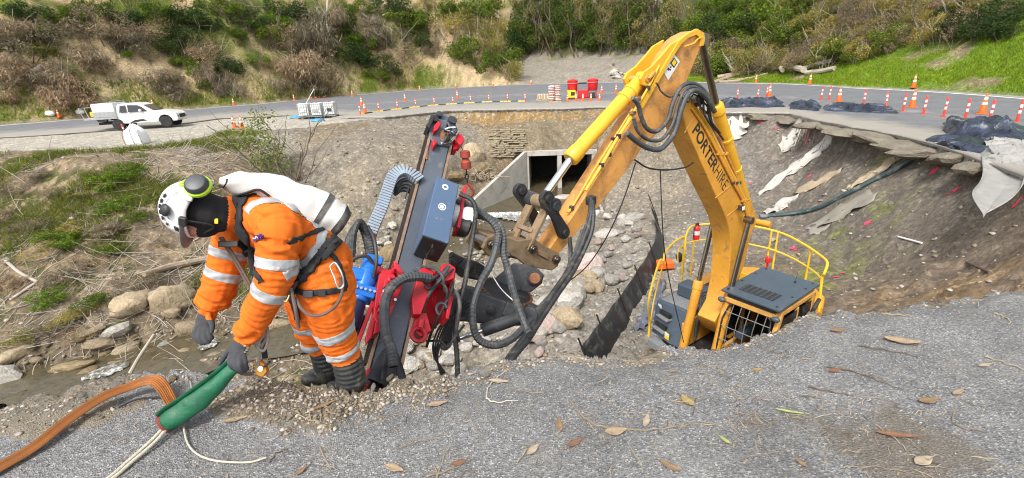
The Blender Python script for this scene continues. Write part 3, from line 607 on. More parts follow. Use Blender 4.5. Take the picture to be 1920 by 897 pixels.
scatter_rocks(84, band([(1112, 512), (1085, 545), (1062, 575), (1035, 600), (1005, 632)], 19, 13), 'riprap rock in the pile beside the hoses', 'riprap beside the hoses', (22, 48), AK, ['rock_grey', 'rock_grey', 'rock_pink', 'rock_tan'], 3)
scatter_rocks(44, band([(775, 640), (800, 668), (835, 690), (880, 640)], 24, 18), 'broken rock in the rubble behind the drill foot', 'rubble behind the drill foot', (16, 36), AK, ['rock_grey', 'rock_grey', 'rock_tan'], 4)
scatter_rocks(28, band([(700, 440), (730, 470), (760, 440)], 16, 20), 'cobble in the heap beside the drag chain', 'cobbles beside the drag chain', (8, 20), RK, ['rock_grey', 'rock_tan', 'rock_grey'], 5)
scatter_rocks(34, band([(20, 700), (120, 665), (200, 650), (300, 640), (450, 640), (540, 610)], 26, 12), 'cobble along the stream bed', 'cobbles along the stream', (8, 20), RK, ['rock_tan', 'rock_grey', 'rock_wet'], 6)
scatter_rocks(20, band([(880, 430), (900, 460), (870, 480), (950, 450)], 22, 12), 'cobble below the culvert fall', 'cobbles below the culvert', (8, 18), RK, ['rock_tan', 'rock_grey'], 7)
scatter_rocks(24, band([(1200, 395), (1150, 440), (1130, 500), (1180, 470)], 26, 26), 'stone in the gravel left of the silt fence', 'stones left of the silt fence', (8, 24), AK+RK, ['rock_grey', 'rock_pink', 'rock_grey'], 8)
scatter_rocks(18, band([(1150, 140), (1185, 150), (1170, 130), (1205, 140)], 14, 8), 'boulder in the heap beyond the far road', 'boulders beyond the road', (9, 18), AK, ['rock_grey', 'rock_tan'], 9)
scatter_rocks(14, band([(60, 660), (150, 640), (400, 340), (480, 360), (600, 340), (680, 400)], 60, 30), 'stone on the slope behind the worker', 'stones on the brown slope', (5, 11), AK, ['rock_grey', 'rock_tan'], 10)
# countless small stones: one object
def stone_field(name, pts, sizes, mats_, label, seed=1, flat=0.6):
    """pts (n,3) ground points; each stone a deformed 20-face ball"""
    rs = np.random.default_rng(seed); bm = bmesh.new(); bmesh.ops.create_icosphere(bm, subdivisions=1, radius=1.0); B = np.array([v.co[:] for v in bm.verts]); Fb = np.array([[v.index for v in f.verts] for f in bm.faces]); bm.free()
    n_ = len(pts); nb = len(B); R = 1+0.28*rs.standard_normal((n_, nb, 1)); V = B[None]*R
    sc_ = sizes[:, None, None]*np.stack([rs.uniform(0.7, 1.3, n_), rs.uniform(0.6, 1.1, n_), rs.uniform(0.4, 0.8, n_)*flat/0.6], 1)[:, None]
    V = V*sc_; a = rs.uniform(0, 6.28, n_); ca, sa = np.cos(a)[:, None], np.sin(a)[:, None]
    V = np.stack([V[..., 0]*ca-V[..., 1]*sa, V[..., 0]*sa+V[..., 1]*ca, V[..., 2]], -1)+pts[:, None]
    Fa = Fb[None]+(np.arange(n_)*nb)[:, None, None]
    me = raw_mesh(name, V.reshape(-1, 3), Fa.reshape(-1, 3)); o = link_mesh(name, me, mats_, smooth=False)
    if len(mats_) > 1: me.polygons.foreach_set('material_index', np.repeat(rs.integers(0, len(mats_), n_), len(Fb)).astype(np.int32))
    tag(o, label, 'gravel', kind='stuff'); return o
def rnd_pit(n_, seed, wfun):
    """random points over the pit, denser near the camera so they read evenly, thinned by wfun"""
    rs = np.random.default_rng(seed); a = rs.uniform(-60, 58, n_*3); u = rs.random(n_*3); r0 = np.interp(a, NLA, NLR)+0.3; r1 = np.interp(a, FEA, FER)
    r = r0*(r1/r0)**u; x = r*np.sin(np.radians(a)); y = r*np.cos(np.radians(a)); w = wfun(x, y, a, r); k = rs.random(n_*3) < w
    x, y, a, r = x[k][:n_], y[k][:n_], a[k][:n_], r[k][:n_]; z = height(x, y); return np.stack([x, y, z], 1), a, r, rs
def wf(x, y, a, r):
    d = dist_poly(x, y, STREAM); w = 0.35+0.65*np.exp(-(d/3.0)**2)+0.25*fbm(x*0.4, y*0.4, 3); w = np.where(a > 24, w*0.35, w); w = np.where((a < -25) & (d > 3), w*0.35, w)
    w = np.where((a > -3) & (a < 24) & (r < 17), np.maximum(w, 0.85), w); return np.clip(w, 0, 1)
P_, a_, r_, rs_ = rnd_pit(17000, 21, wf)
for nm in ('rock_grey', 'rock_tan', 'rock_wet'): pass
stone_field('gravel', P_+np.array([0, 0, 0.005]), (0.012+0.05*rs_.random(len(P_))**3)*np.clip(r_/9, 0.6, 1.9), [mat('stone_a', (0.30, 0.27, 0.23), 0.95, var=0.3, scale=3), mat('stone_b', (0.26, 0.20, 0.13), 0.95, var=0.3, scale=3), mat('stone_c', (0.42, 0.38, 0.33), 0.95, var=0.2, scale=3), mat('stone_d', (0.17, 0.14, 0.11), 0.95, var=0.3, scale=3)], 'loose gravel strewn over the floor and slopes of the slip', 22)
# bedded siltstone face and root mass right of the mast head
b = MB(); rs = random.Random(5)
for row in range(16):
    y = 244+row*3.3
    for k in range(10):
        x = 925+k*9+rs.uniform(-4, 4)
        if x > 1012-row*0.5 or rs.random() < 0.12: continue
        p = onto(x, y); w_ = rs.uniform(0.25, 0.55)
        b.box(p+np.array([0, -0.05+rs.uniform(-0.06, 0.06), 0.02]), (w_, 0.3, 0.07), (nrm(np.array([1, rs.uniform(-0.3, 0.3), rs.uniform(-0.06, 0.06)])), np.array([0, 1.0, 0]), CZ))
b.build('bedded_rock', mat('siltstone', (0.34, 0.29, 0.20), 0.9, var=0.3, scale=2, dirt=(0.14, 0.11, 0.07), dirt_amt=0.4, dirt_scale=2, bmp=0.5, bscale=12), None, label='thin bedded pale rock ledges above the culvert', cat='rock', kind='stuff', bevel=0.0, smooth=False)
rock(888, 292, 46, 'a0', 'rock_tan', 'tall fibrous tan boulder hanging below the far road beside the mast head', None, (0.9, 0.9, 1.3), 0.2, 0.35); rock(850, 332, 40, 'a1', 'rock_wet', 'dark undercut rock below the hook', None, (1.2, 0.8, 0.8), 0.4, 0.4); rock(905, 320, 34, 'a3', 'rock_wet', 'brown rock under the fibrous boulder', None, (1, 0.8, 0.9), 0.2, 0.4)
# ================================================================== excavator standing in the slip
YEL = (0.66, 0.31, 0.035)
mat('yellow_paint', YEL, 0.45, var=0.2, scale=2.5, dirt=(0.30, 0.17, 0.06), dirt_amt=0.34, dirt_scale=5, bmp=0.03, bscale=25)
mat('yellow_worn', (0.66, 0.31, 0.075), 0.55, var=0.22, scale=2.0, dirt=(0.27, 0.14, 0.06), dirt_amt=0.62, dirt_scale=3, bmp=0.05, bscale=25)
mat('yellow_bright', (0.78, 0.42, 0.03), 0.35, var=0.1, scale=3, dirt=(0.25, 0.15, 0.05), dirt_amt=0.1)
mat('rail_yellow', (0.80, 0.50, 0.03), 0.4, var=0.08)
mat('tan_steel', (0.24, 0.165, 0.095), 0.75, var=0.3, scale=7, dirt=(0.10, 0.06, 0.03), dirt_amt=0.4, bmp=0.25, bscale=30)
mat('dark_steel', (0.045, 0.048, 0.055), 0.5, metal=0.2, var=0.35, scale=6, dirt=(0.16, 0.14, 0.11), dirt_amt=0.35, bmp=0.12, bscale=35)
mat('black_steel', (0.022, 0.022, 0.024), 0.5, var=0.3, scale=9, dirt=(0.10, 0.085, 0.06), dirt_amt=0.3, bmp=0.1)
mat('slate_panel', (0.060, 0.085, 0.115), 0.45, var=0.12, scale=2, dirt=(0.22, 0.22, 0.2), dirt_amt=0.12, dirt_scale=9)
mat('chrome', (0.75, 0.76, 0.78), 0.18, metal=1.0, var=0.05)
mat('dark_chrome', (0.30, 0.27, 0.24), 0.28, metal=1.0, var=0.2, dirt=(0.12, 0.09, 0.06), dirt_amt=0.25)
mat('rubber_hose', (0.028, 0.029, 0.031), 0.55, var=0.3, scale=12, dirt=(0.14, 0.125, 0.10), dirt_amt=0.4, bmp=0.15, bscale=60)
mat('braided_hose', (0.06, 0.065, 0.07), 0.55, var=0.3, scale=15, dirt=(0.2, 0.18, 0.15), dirt_amt=0.4, bmp=0.2, bscale=70)
mat('white_decal', (0.72, 0.72, 0.70), 0.5, var=0.05); mat('black_decal', (0.018, 0.018, 0.018), 0.5, var=0.05)
mat('warn_yellow', (0.85, 0.55, 0.02), 0.5, var=0.05); mat('signal_red', (0.62, 0.02, 0.022), 0.35, var=0.15)
mat('dark_glass', (0.012, 0.014, 0.016), 0.08, var=0.1); mat('cab_dark', (0.03, 0.03, 0.032), 0.7, var=0.3)
mat('rust_pin', (0.33, 0.14, 0.07), 0.55, metal=0.5, var=0.3, scale=20)
mat('lamp_white', (0.8, 0.8, 0.8), 0.15, var=0.02)
EXA = math.radians(-145.0)
EF = np.array([math.cos(EXA), math.sin(EXA), 0]); ER = np.array([math.sin(EXA), -math.cos(EXA), 0]); EZ = np.array([0, 0, 1.0])
E0 = G(1360, 540, -2.4)+ER*0.29; E0[2] = 0
def W(f, o, z): return E0+EF*f+ER*o+EZ*z
def XP(px, py, o=0.0): return PL(px, py, E0+ER*o, ER)
ex_base = W(-1.3, 0, -5.25)
EX = thing('excavator', 'yellow excavator standing in the slip with its boom raised', 'excavator', ex_base)
def plate(mb, pts, o0, o1, ref=None):
    """outline traced on the lateral plane ref, extruded between lateral offsets o0 and o1"""
    ref = o0 if ref is None else ref
    P = [XP(x, y, ref) for x, y in pts]; mb.prism(P, ER, o0-ref, o1-ref); return P
# ---- boom
b = MB()
plate(b, [(1281, 181), (1274, 192), (1277, 203), (1287, 241), (1312, 299), (1338, 358), (1353, 389), (1363, 413), (1369, 437), (1371, 467), (1369, 494), (1366, 530), (1356, 575), (1340, 604), (1346, 622), (1362, 622), (1376, 606), (1380, 560), (1387, 520), (1395, 499), (1409, 437), (1419, 419), (1417, 400), (1404, 376), (1394, 354), (1369, 312), (1336, 254), (1314, 211), (1303, 190), (1292, 180)], -0.19, 0.19)
boom = b.build('boom', 'yellow_paint', EX, bevel=0.018)
# raised weld seams and edge strips on the visible side plate
for (x0, y0, x1, y1) in ((1283, 250, 1308, 212), (1374, 345, 1341, 372), (1364, 405, 1406, 372)):
    b = MB(); b.bar(XP(x0, y0, -0.192), XP(x1, y1, -0.192), 0.012, 0.012, ER); b.build('weld_seam', 'yellow_worn', boom)
b = MB(); c0 = W(*[0, 0, 0]); pf = XP(1345, 612, 0); b.cyl(pf-ER*0.30, pf+ER*0.30, 0.13, 18); b.build('boom_foot_pin', 'yellow_paint', EX, bevel=0.01)
tp = XP(1286, 190, 0); b = MB(); b.cyl(tp-ER*0.24, tp+ER*0.24, 0.075, 16); b.build('stick_pivot_pin', 'dark_steel', EX, bevel=0.006)
# ---- lettering on the boom
def lettering(body, A, B, cap_h, nrml, parent, m, thick=0.0, name='lettering', condensed=True):
    cu = bpy.data.curves.new(name, 'FONT'); cu.body = body; cu.size = 1.0; cu.extrude = 0.0; cu.offset = thick; cu.resolution_u = 3
    to = bpy.data.objects.new('_t', cu); col.objects.link(to)
    dg = bpy.context.evaluated_depsgraph_get(); me = bpy.data.meshes.new_from_object(to.evaluated_get(dg)); bpy.data.objects.remove(to); bpy.data.curves.remove(cu)
    V = np.zeros(len(me.vertices)*3); me.vertices.foreach_get('co', V); V = V.reshape(-1, 3)
    lo = V.min(0); hi = V.max(0); u = (V[:, 0]-lo[0])/(hi[0]-lo[0]); v = (V[:, 1]-lo[1])/(hi[1]-lo[1])
    ex = B-A; ux = nrm(ex); uy = nrm(np.cross(nrml, ux))
    Wd = A+u[:, None]*ex+v[:, None]*uy*cap_h+nrml*0.003
    me.vertices.foreach_set('co', (Wd-ORG[parent.name]).astype(np.float32).ravel()); me.update()
    o = link_mesh(name, me, m, parent, smooth=False); ORG[o.name] = ORG[parent.name]; return o
ta, tb, tc_ = XP(1297, 248, -0.19), XP(1337, 324, -0.19), XP(1356, 359, -0.19)
ch = np.linalg.norm(XP(1309, 228, -0.19)-ta)*0.97
lettering('PORTER', ta, tb, ch, -ER, boom, 'black_decal', 0.022)
lettering('HIRE', tb+nrm(tc_-tb)*0.02, tc_, ch, -ER, boom, 'black_decal', -0.012)
# ---- stick (dipper arm)
SW = 0.145
b = MB()
plate(b, [(1308, 57), (1317, 62), (1320, 72), (1318, 84), (1311, 96), (1299, 125), (1288, 152), (1284, 176), (1274, 204), (1250, 235), (1207, 272), (1190, 300), (1121, 390), (1049, 475), (1040, 480), (1030, 467), (1070, 411), (1142, 300), (1204, 200), (1222, 172), (1243, 130), (1259, 101), (1273, 80), (1290, 66)], -SW, SW)
stick = b.build('stick', 'yellow_worn', EX, bevel=0.014)
b = MB()                                                            # lip along the edge of the stick head and the two cylinder ears
plate(b, [(1273, 77), (1290, 63), (1308, 54), (1320, 61), (1323, 72), (1320, 86), (1313, 88), (1314, 72), (1306, 66), (1291, 72), (1278, 84), (1262, 108), (1225, 172), (1205, 205), (1199, 200)], -SW-0.03, -SW+0.02)
for o0 in (-SW-0.012, SW-0.028):
    plate(b, [(1262, 104), (1245, 126), (1226, 150), (1213, 163), (1204, 160), (1200, 148), (1206, 136), (1222, 124), (1240, 104), (1256, 84), (1276, 72)], o0, o0+0.04, ref=-SW)
b.build('head_rib', 'yellow_bright', stick, bevel=0.008)
pb = XP(1212, 148, -SW); b = MB(); b.cyl(pb-ER*0.03, pb+ER*(2*SW+0.03), 0.045, 16); b.bar(pb-ER*0.03, XP(1223, 135, -SW)-ER*0.03, 0.03, 0.06, ER); b.build('cylinder_pin', 'yellow_worn', stick, bevel=0.004)
b = MB()
plate(b, [(1262, 99), (1275, 116), (1253, 151), (1245, 136)], -SW-0.004, -SW-0.0005)
dec = b.build('warning_decal', 'white_decal', stick, smooth=False)
b = MB()
for q in ([(1263, 108), (1270, 117), (1263, 128), (1256, 119)],): plate(b, q, -SW-0.006, -SW-0.0045, ref=-SW)
for (x, y, w_) in ((1257, 126, 2), (1253, 130, 3), (1256, 131, 2)): plate(b, [(x-w_, y), (x, y-w_), (x+w_, y), (x, y+w_)], -SW-0.006, -SW-0.0045, ref=-SW)
b.build('decal_print', 'black_decal', dec, smooth=False)
b = MB(); plate(b, [(1263.5, 111), (1268, 117), (1263, 124.5), (1258.5, 119)], -SW-0.0075, -SW-0.0062, ref=-SW); b.build('decal_panel', 'warn_yellow', dec, smooth=False)
# pipes clamped to the stick
for k, (pts, o, r_) in enumerate([([(1236, 123), (1215, 165), (1170, 240), (1142, 290), (1118, 330)], -SW-0.03, 0.016), ([(1190, 212), (1160, 256), (1128, 310), (1098, 358)], -SW-0.035, 0.022), ([(1186, 205), (1150, 262), (1112, 322), (1072, 390), (1062, 398)], -SW+0.06, 0.014), ([(1283, 88), (1300, 82), (1308, 74), (1316, 70)], -SW-0.03, 0.012)]):
    b = MB(); b.tube(catmull([XP(x, y, o) for x, y in pts], 4), r_, 8)
    q = b.build('hydraulic_pipe', 'yellow_bright', stick)
    if k < 3:
        for t in (0.35, 0.8):
            i = int(t*(len(pts)-1)); x, y = pts[i]; bb_ = MB(); bb_.box(XP(x, y, o), (0.05, 0.05, 0.06), (EF, ER, EZ)); bb_.build('clamp', 'dark_steel', q, bevel=0.006)
def cylinder(name, p_eye0, p_gland, p_eye1, rb, rr, mb_, mr, parent=EX, bands=(0.06,)):
    """hydraulic ram: barrel from p_eye0 to p_gland, rod from there to p_eye1"""
    p_eye0, p_gland, p_eye1 = map(np.asarray, (p_eye0, p_gland, p_eye1)); d = nrm(p_gland-p_eye0)
    x = nrm(np.cross(d, ER)); A = (x, np.cross(d, x), d); L = np.linalg.norm(p_gland-p_eye0)
    b = MB(); b.lathe([(rb*0.55, 0.0), (rb*0.9, 0.05), (rb, 0.09), (rb, L-0.18), (rb*1.13, L-0.17), (rb*1.13, L-0.03), (rb*0.95, L)], p_eye0, A, 22)
    b.cyl(p_eye0-ER*rb*0.8, p_eye0+ER*rb*0.8, rb*0.85, 16)
    body = b.build(name, mb_, parent, bevel=0.006)
    for t in bands:
        b = MB(); b.lathe([(rb*1.02, -0.025), (rb*1.12, -0.02), (rb*1.12, 0.02), (rb*1.02, 0.025)], p_eye0+d*L*t, A, 22); b.build('band', mb_, body)
    b = MB(); b.cyl(p_gland-d*0.05, p_eye1, rr, 18); b.cyl(p_eye1-ER*rr*1.6, p_eye1+ER*rr*1.6, rr*1.5, 16); b.build('rod', mr, body)
    return body
cylinder('stick_cylinder', XP(1404, 400, 0), XP(1342, 196, 0), XP(1314, 74, 0), 0.10, 0.055, 'yellow_bright', 'dark_chrome', bands=(0.45, 0.72))
cylinder('bucket_cylinder', XP(1206, 146, 0), XP(1068, 300, 0.02), XP(1013, 378, 0.02), 0.098, 0.05, 'yellow_bright', 'chrome', bands=(0.18, 0.27))
for s, (x0, y0, x1, y1, x2, y2) in ((-0.33, (1350, 625, 1378, 520, 1404, 413)), (0.33, (1289, 612, 1306, 502, 1330, 420))):
    top = XP(1404, 413, -0.33)+ER*(s+0.33)
    foot = W(0.22, s, -3.95); mid = foot+(top-foot)*0.52
    cylinder('boom_cylinder', foot, mid, top, 0.085, 0.045, 'yellow_paint', 'dark_chrome', bands=(0.9,))
b = MB(); q = XP(1404, 413, 0); b.cyl(q-ER*0.42, q+ER*0.42, 0.06, 14); b.build('boom_cylinder_pin', 'yellow_paint', EX, bevel=0.006)
# pipes along the back of the boom
for k, dx in enumerate((0, 8, 15)):
    pts = [(1303+dx, 205), (1326+dx, 240), (1352+dx, 290), (1380+dx*0.8, 345), (1398+dx*0.6, 378), (1408+dx*0.5, 412)]
    b = MB(); b.tube(catmull([XP(x-6, y-2, -0.21+0.03*k) for x, y in pts], 4), 0.02, 8); q = b.build('boom_pipe', ('yellow_paint', 'yellow_bright', 'yellow_worn')[k], boom)
    for i in (2, 3, 4):
        bb_ = MB(); bb_.box(XP(pts[i][0]-6, pts[i][1]-2, -0.21+0.03*k), (0.06, 0.06, 0.05), (EF, ER, EZ)); bb_.build('clamp', ('yellow_paint', 'dark_steel')[i % 2], q, bevel=0.006)
b = MB(); p = XP(1389, 390, -0.27); b.box(p, (0.05, 0.10, 0.09), (nrm(EF-ER*0.5), nrm(ER+EF*0.5), EZ)); wl_ = b.build('work_light', 'black_steel', boom, bevel=0.012)
b = MB(); b.box(p+(-ER*0.5+EF)*0.0-ER*0.05, (0.075, 0.012, 0.07), (EF, ER, EZ)); b.build('lens', 'lamp_white', wl_, bevel=0.004)
b = MB(); b.tube([XP(1394, 396, -0.2), XP(1389, 394, -0.26)], 0.015, 6); b.build('bracket', 'black_steel', wl_)
# big hose loops between boom head and stick
HL = [([(1334, 190), (1318, 168), (1296, 156), (1276, 165), (1262, 192), (1252, 225), (1232, 246), (1214, 242), (1203, 222), (1196, 196), (1186, 184)], -0.30, 0.030),
      ([(1338, 200), (1322, 176), (1300, 163), (1282, 172), (1270, 200), (1260, 235), (1240, 262), (1215, 262), (1196, 246), (1188, 222)], -0.33, 0.024),
      ([(1340, 210), (1324, 184), (1304, 170), (1288, 180), (1276, 210), (1264, 250), (1240, 279), (1216, 278), (1192, 264), (1176, 250)], -0.36, 0.036),
      ([(1330, 205), (1314, 186), (1300, 178), (1290, 192), (1272, 178), (1255, 182), (1240, 172), (1234, 160), (1230, 156)], -0.28, 0.012)]
for pts, o, r_ in HL:
    b = MB(); b.tube(catmull([XP(x, y, o) for x, y in pts], 6), r_, 10); b.build('hydraulic_hose', 'braided_hose', EX)
for (x0, y0, x1, y1, o) in ((1326, 180, 1350, 250, -0.26), (1318, 178, 1342, 245, -0.25), (1330, 186, 1356, 262, -0.22), (1310, 170, 1330, 215, -0.28)):
    mx, my = (x0+x1)/2-8, (y0+y1)/2+6
    b = MB(); b.tube(catmull([XP(x0, y0, o), XP(mx, my, o-0.02), XP(x1, y1, o+0.04)], 6), 0.016, 8); b.build('hydraulic_hose', 'rubber_hose', EX)
for (x, y, o, s_) in ((1296, 172, -0.22, 0.10), (1312, 182, -0.25, 0.08), (1303, 190, -0.23, 0.09), (1319, 172, -0.26, 0.07), (1195, 186, -0.2, 0.09), (1186, 212, -0.2, 0.07), (1204, 228, -0.2, 0.07)):
    b = MB(); b.box(XP(x, y, o), (s_, 0.07, s_*0.6), (EF, ER, EZ)); b.build('hose_fitting', 'tan_steel', EX, bevel=0.01)
# ---- bucket linkage
A_ = lambda x, y, o=0.0: XP(x, y, o)
for o in (-0.26, 0.26):
    b = MB(); p, q = A_(1024, 372, -0.26)+ER*(o+0.26), A_(1056, 436, -0.26)+ER*(o+0.26)
    d = nrm(q-p); t = nrm(np.cross(d, ER)); L = np.linalg.norm(q-p)
    poly = []
    for k in range(9): a = math.pi*(0.5+k/8); poly.append(p+0.095*(d*math.cos(a)+t*math.sin(a)))
    poly += [p+d*L*0.5-t*0.055]
    for k in range(9): a = math.pi*(-0.5+k/8); poly.append(q+0.085*(d*math.cos(a)+t*math.sin(a)))
    poly += [p+d*L*0.5+t*0.055]
    b.prism(poly, ER, -0.035, 0.035)
    for c in (p, q): b.cyl(c-ER*0.07, c+ER*0.07, 0.05, 14)
    b.build('tipping_link', 'black_steel', EX, bevel=0.008)
b = MB(); c = A_(1013, 378, 0); b.cyl(c-ER*0.33, c+ER*0.33, 0.06, 16); b.cyl(c-ER*0.30, c-ER*0.10, 0.095, 16); b.cyl(c+ER*0.10, c+ER*0.30, 0.095, 16); b.build('linkage_pin', 'dark_steel', EX, bevel=0.008)
b = MB(); dn = A_(972, 462, 0)
for o in (-0.15, 0.15):
    b.bar(c+ER*o, dn+ER*o, 0.05, 0.13, ER)
b.bar(c+(dn-c)*0.62-ER*0.15, c+(dn-c)*0.62+ER*0.15, 0.10, 0.06, dn-c); b.cyl(dn-ER*0.2, dn+ER*0.2, 0.075, 14); b.cyl(c-ER*0.2, c+ER*0.2, 0.085, 14)
b.build('bucket_link', 'tan_steel', EX, bevel=0.012)
# ---- quick hitch
b = MB()
for o in (-0.20, 0.15):
    plate(b, [(913, 449), (926, 440), (950, 444), (972, 452), (1000, 447), (1014, 456), (1030, 466), (1048, 474), (1051, 486), (1047, 500), (1036, 508), (1010, 504), (985, 498), (968, 484), (950, 478), (930, 486), (915, 480), (905, 466)], o, o+0.05, ref=-0.20)
plate(b, [(926, 446), (950, 450), (972, 458), (1000, 455), (1030, 474), (1034, 492), (985, 490), (950, 474), (928, 478)], -0.17, 0.17, ref=-0.2)
hit = b.build('quick_hitch', 'tan_steel', EX, bevel=0.014)
for (x, y, r_) in ((997, 466, 0.055), (1041, 486, 0.055), (920, 458, 0.05), (950, 478, 0.035)):
    p = XP(x, y, -0.20); b = MB(); b.cyl(p-ER*0.05, p+ER*0.45, r_, 16); b.cyl(p-ER*0.07, p-ER*0.03, r_*0.62, 12); b.build('hitch_pin', 'dark_chrome', hit, bevel=0.006)
b = MB(); plate(b, [(1010, 468), (1028, 478), (1024, 486), (1006, 476)], -0.225, -0.2, ref=-0.2); b.build('lock_bar', 'tan_steel', hit, bevel=0.008)
# ---- upper structure
b = MB()
plan = [(0.25, -0.35), (0.10, -1.28), (-1.9, -1.28), (-2.5, -1.1), (-2.95, -0.6), (-3.1, 0.0), (-2.95, 0.6), (-2.5, 1.1), (-1.9, 1.28), (-0.35, 1.28), (0.10, 0.72), (0.25, 0.35)]
b.prism([W(f, o, 0) for f, o in plan], EZ, -4.35, -4.05); b.build('platform', 'black_steel', EX, bevel=0.03)
b = MB(); b.prism([W(f, o, 0) for f, o in [(-2.0, -1.24), (-2.5, -1.08), (-2.93, -0.6), (-3.07, 0), (-2.93, 0.6), (-2.5, 1.08), (-2.0, 1.24)]], EZ, -4.05, -3.12); b.build('counterweight', 'yellow_paint', EX, bevel=0.06, seg=3)
b = MB(); b.prism([W(f, o, 0) for f, o in [(-1.05, -0.22), (-1.99, -0.22), (-1.99, -1.22), (-1.5, -1.22), (-1.5, -0.4), (-1.05, -0.3)]], EZ, -4.05, -3.2); b.prism([W(f, o, 0) for f, o in [(-0.95, 0.28), (-1.99, 0.28), (-1.99, 1.22), (-0.95, 1.22)]], EZ, -4.05, -3.18); b.prism([W(f, o, 0) for f, o in [(-1.45, -0.21), (-1.99, -0.21), (-1.99, 0.27), (-1.45, 0.27)]], EZ, -4.05, -3.2)
b.build('engine_cover', 'yellow_paint', EX, bevel=0.03)
b = MB(); b.prism([W(f, o, 0) for f, o in [(-0.93, 0.30), (-1.5, 0.30), (-1.5, 0.85), (-0.93, 0.85)]], EZ, -3.17, -3.12); p_ = b.build('tread_plate', 'black_steel', EX, bevel=0.006)
for i in range(5):
    for j in range(5):
        b = MB(); b.lathe([(0.03, 0), (0.024, 0.008)], W(-1.02-0.1*i, 0.38+0.1*j, -3.12), None, 8)
        b.build('tread_stud', 'dark_steel', p_)
# tank with a chamfered front: sloping slate panel with two steps
tp_ = [(0.12, 0.46), (0.12, 0.74), (0.0, 1.27), (-0.9, 1.27), (-0.9, 0.46)]
b = MB(); lo_ = [W(f, o, -4.05) for f, o in tp_]; hi_ = [W(f-(0.28 if f > 0 else 0.12), o, -3.3) for f, o in tp_]
b.add(lo_+hi_, [(4, 3, 2, 1, 0), (5, 6, 7, 8, 9)]+[(i, (i+1) % 5, 5+(i+1) % 5, 5+i) for i in range(5)])
tank = b.build('fuel_tank', 'slate_panel', EX, bevel=0.02)
b = MB(); b.prism([W(f, o, 0) for f, o in [(0.14, 0.40), (0.14, 0.452), (-0.9, 0.452), (-0.9, 0.40)]], EZ, -4.02, -3.42); b.build('side_panel', 'yellow_paint', tank, bevel=0.012)
b = MB(); b.prism([W(f, o, 0) for f, o in [(-0.2, 0.5), (-0.2, 0.8), (-0.18, 1.22), (-0.86, 1.22), (-0.86, 0.5)]], EZ, -3.297, -3.285); b.build('anti_slip_top', mat('grit_panel', (0.22, 0.23, 0.24), 0.9, var=0.3, scale=30, bmp=0.4, bscale=90), tank)
fdirn = nrm(W(0.0, 1.27, 0)-W(0.12, 0.74, 0)); fout = nrm(np.cross(fdirn, EZ)); fout = fout if fout@EF > 0 else -fout
for t, z, w_ in ((0.52, -3.86, 0.36), (0.45, -3.58, 0.34)):
    cen_ = W(0.12, 0.74, 0)*(1-t)+W(0.0, 1.27, 0)*t; cen_ = cen_-EF*(0.20*(z+4.05)/0.75)+fout*0.02+EZ*z
    b = MB(); b.box(cen_, (w_, 0.20, 0.035), (fdirn, fout, EZ)); st = b.build('step', 'grit_panel', tank, bevel=0.006)
    b = MB(); b.box(cen_+EZ*0.085-fout*0.005, (w_*0.9, 0.06, 0.09), (fdirn, fout, EZ)); b.build('step_recess', 'black_steel', st)
b = MB(); cen_ = W(0.06, 0.80, 0)*0.85+W(-0.3, 1.24, 0)*0.15+fout*0.0+EZ*-3.93
b.box(W(0.10, 0.80, -3.9)+fout*0.006, (0.13, 0.012, 0.15), (fdirn, fout, EZ)); stk = b.build('warning_sticker', 'warn_yellow', tank)
b = MB(); b.box(W(0.10, 0.80, -3.865)+fout*0.012, (0.12, 0.012, 0.07), (fdirn, fout, EZ)); b.build('sticker_panel', 'white_decal', stk)
b = MB(); b.box(W(-0.10, 1.16, -3.40)+fout*0.01, (0.10, 0.012, 0.08), (fdirn, fout, EZ)); b.build('label_plate', 'white_decal', tank)
b = MB(); b.prism([W(f, o, 0) for f, o in [(0.30, 0.70), (0.18, 1.22), (-0.05, 1.22), (0.10, 0.72)]], EZ, -4.30, -4.12); b.build('bumper_step', 'grit_panel', EX, bevel=0.02)
b = MB(); b.box(W(-0.78, 0.75, -3.14), (0.38, 0.75, 0.30), (EF, ER, EZ)); b.build('battery_box', 'slate_panel', EX, bevel=0.05, seg=3)
for k in range(4):
    pts = [W(-0.2-0.05*k, 0.34+0.02*k, -3.9), W(-0.25-0.03*k, 0.36, -3.5+0.05*k), W(-0.55, 0.40+0.03*k, -3.1+0.04*k), W(-0.95, 0.35, -3.15), W(-1.1, 0.3, -3.4)]
    b = MB(); b.tube(catmull(pts, 6), 0.022, 8); b.build('hydraulic_hose', 'braided_hose', EX)
for k in range(5):
    p = W(0.28-0.03*(k % 2), -0.02+0.09*k, -3.95); b = MB(); b.cyl(p-EZ*0.25, p+EZ*0.08, 0.03, 10); b.cyl(p+EZ*0.02, p+EZ*0.06, 0.042, 8); b.build('hose_coupling', ('tan_steel', 'yellow_worn')[k % 2], EX)
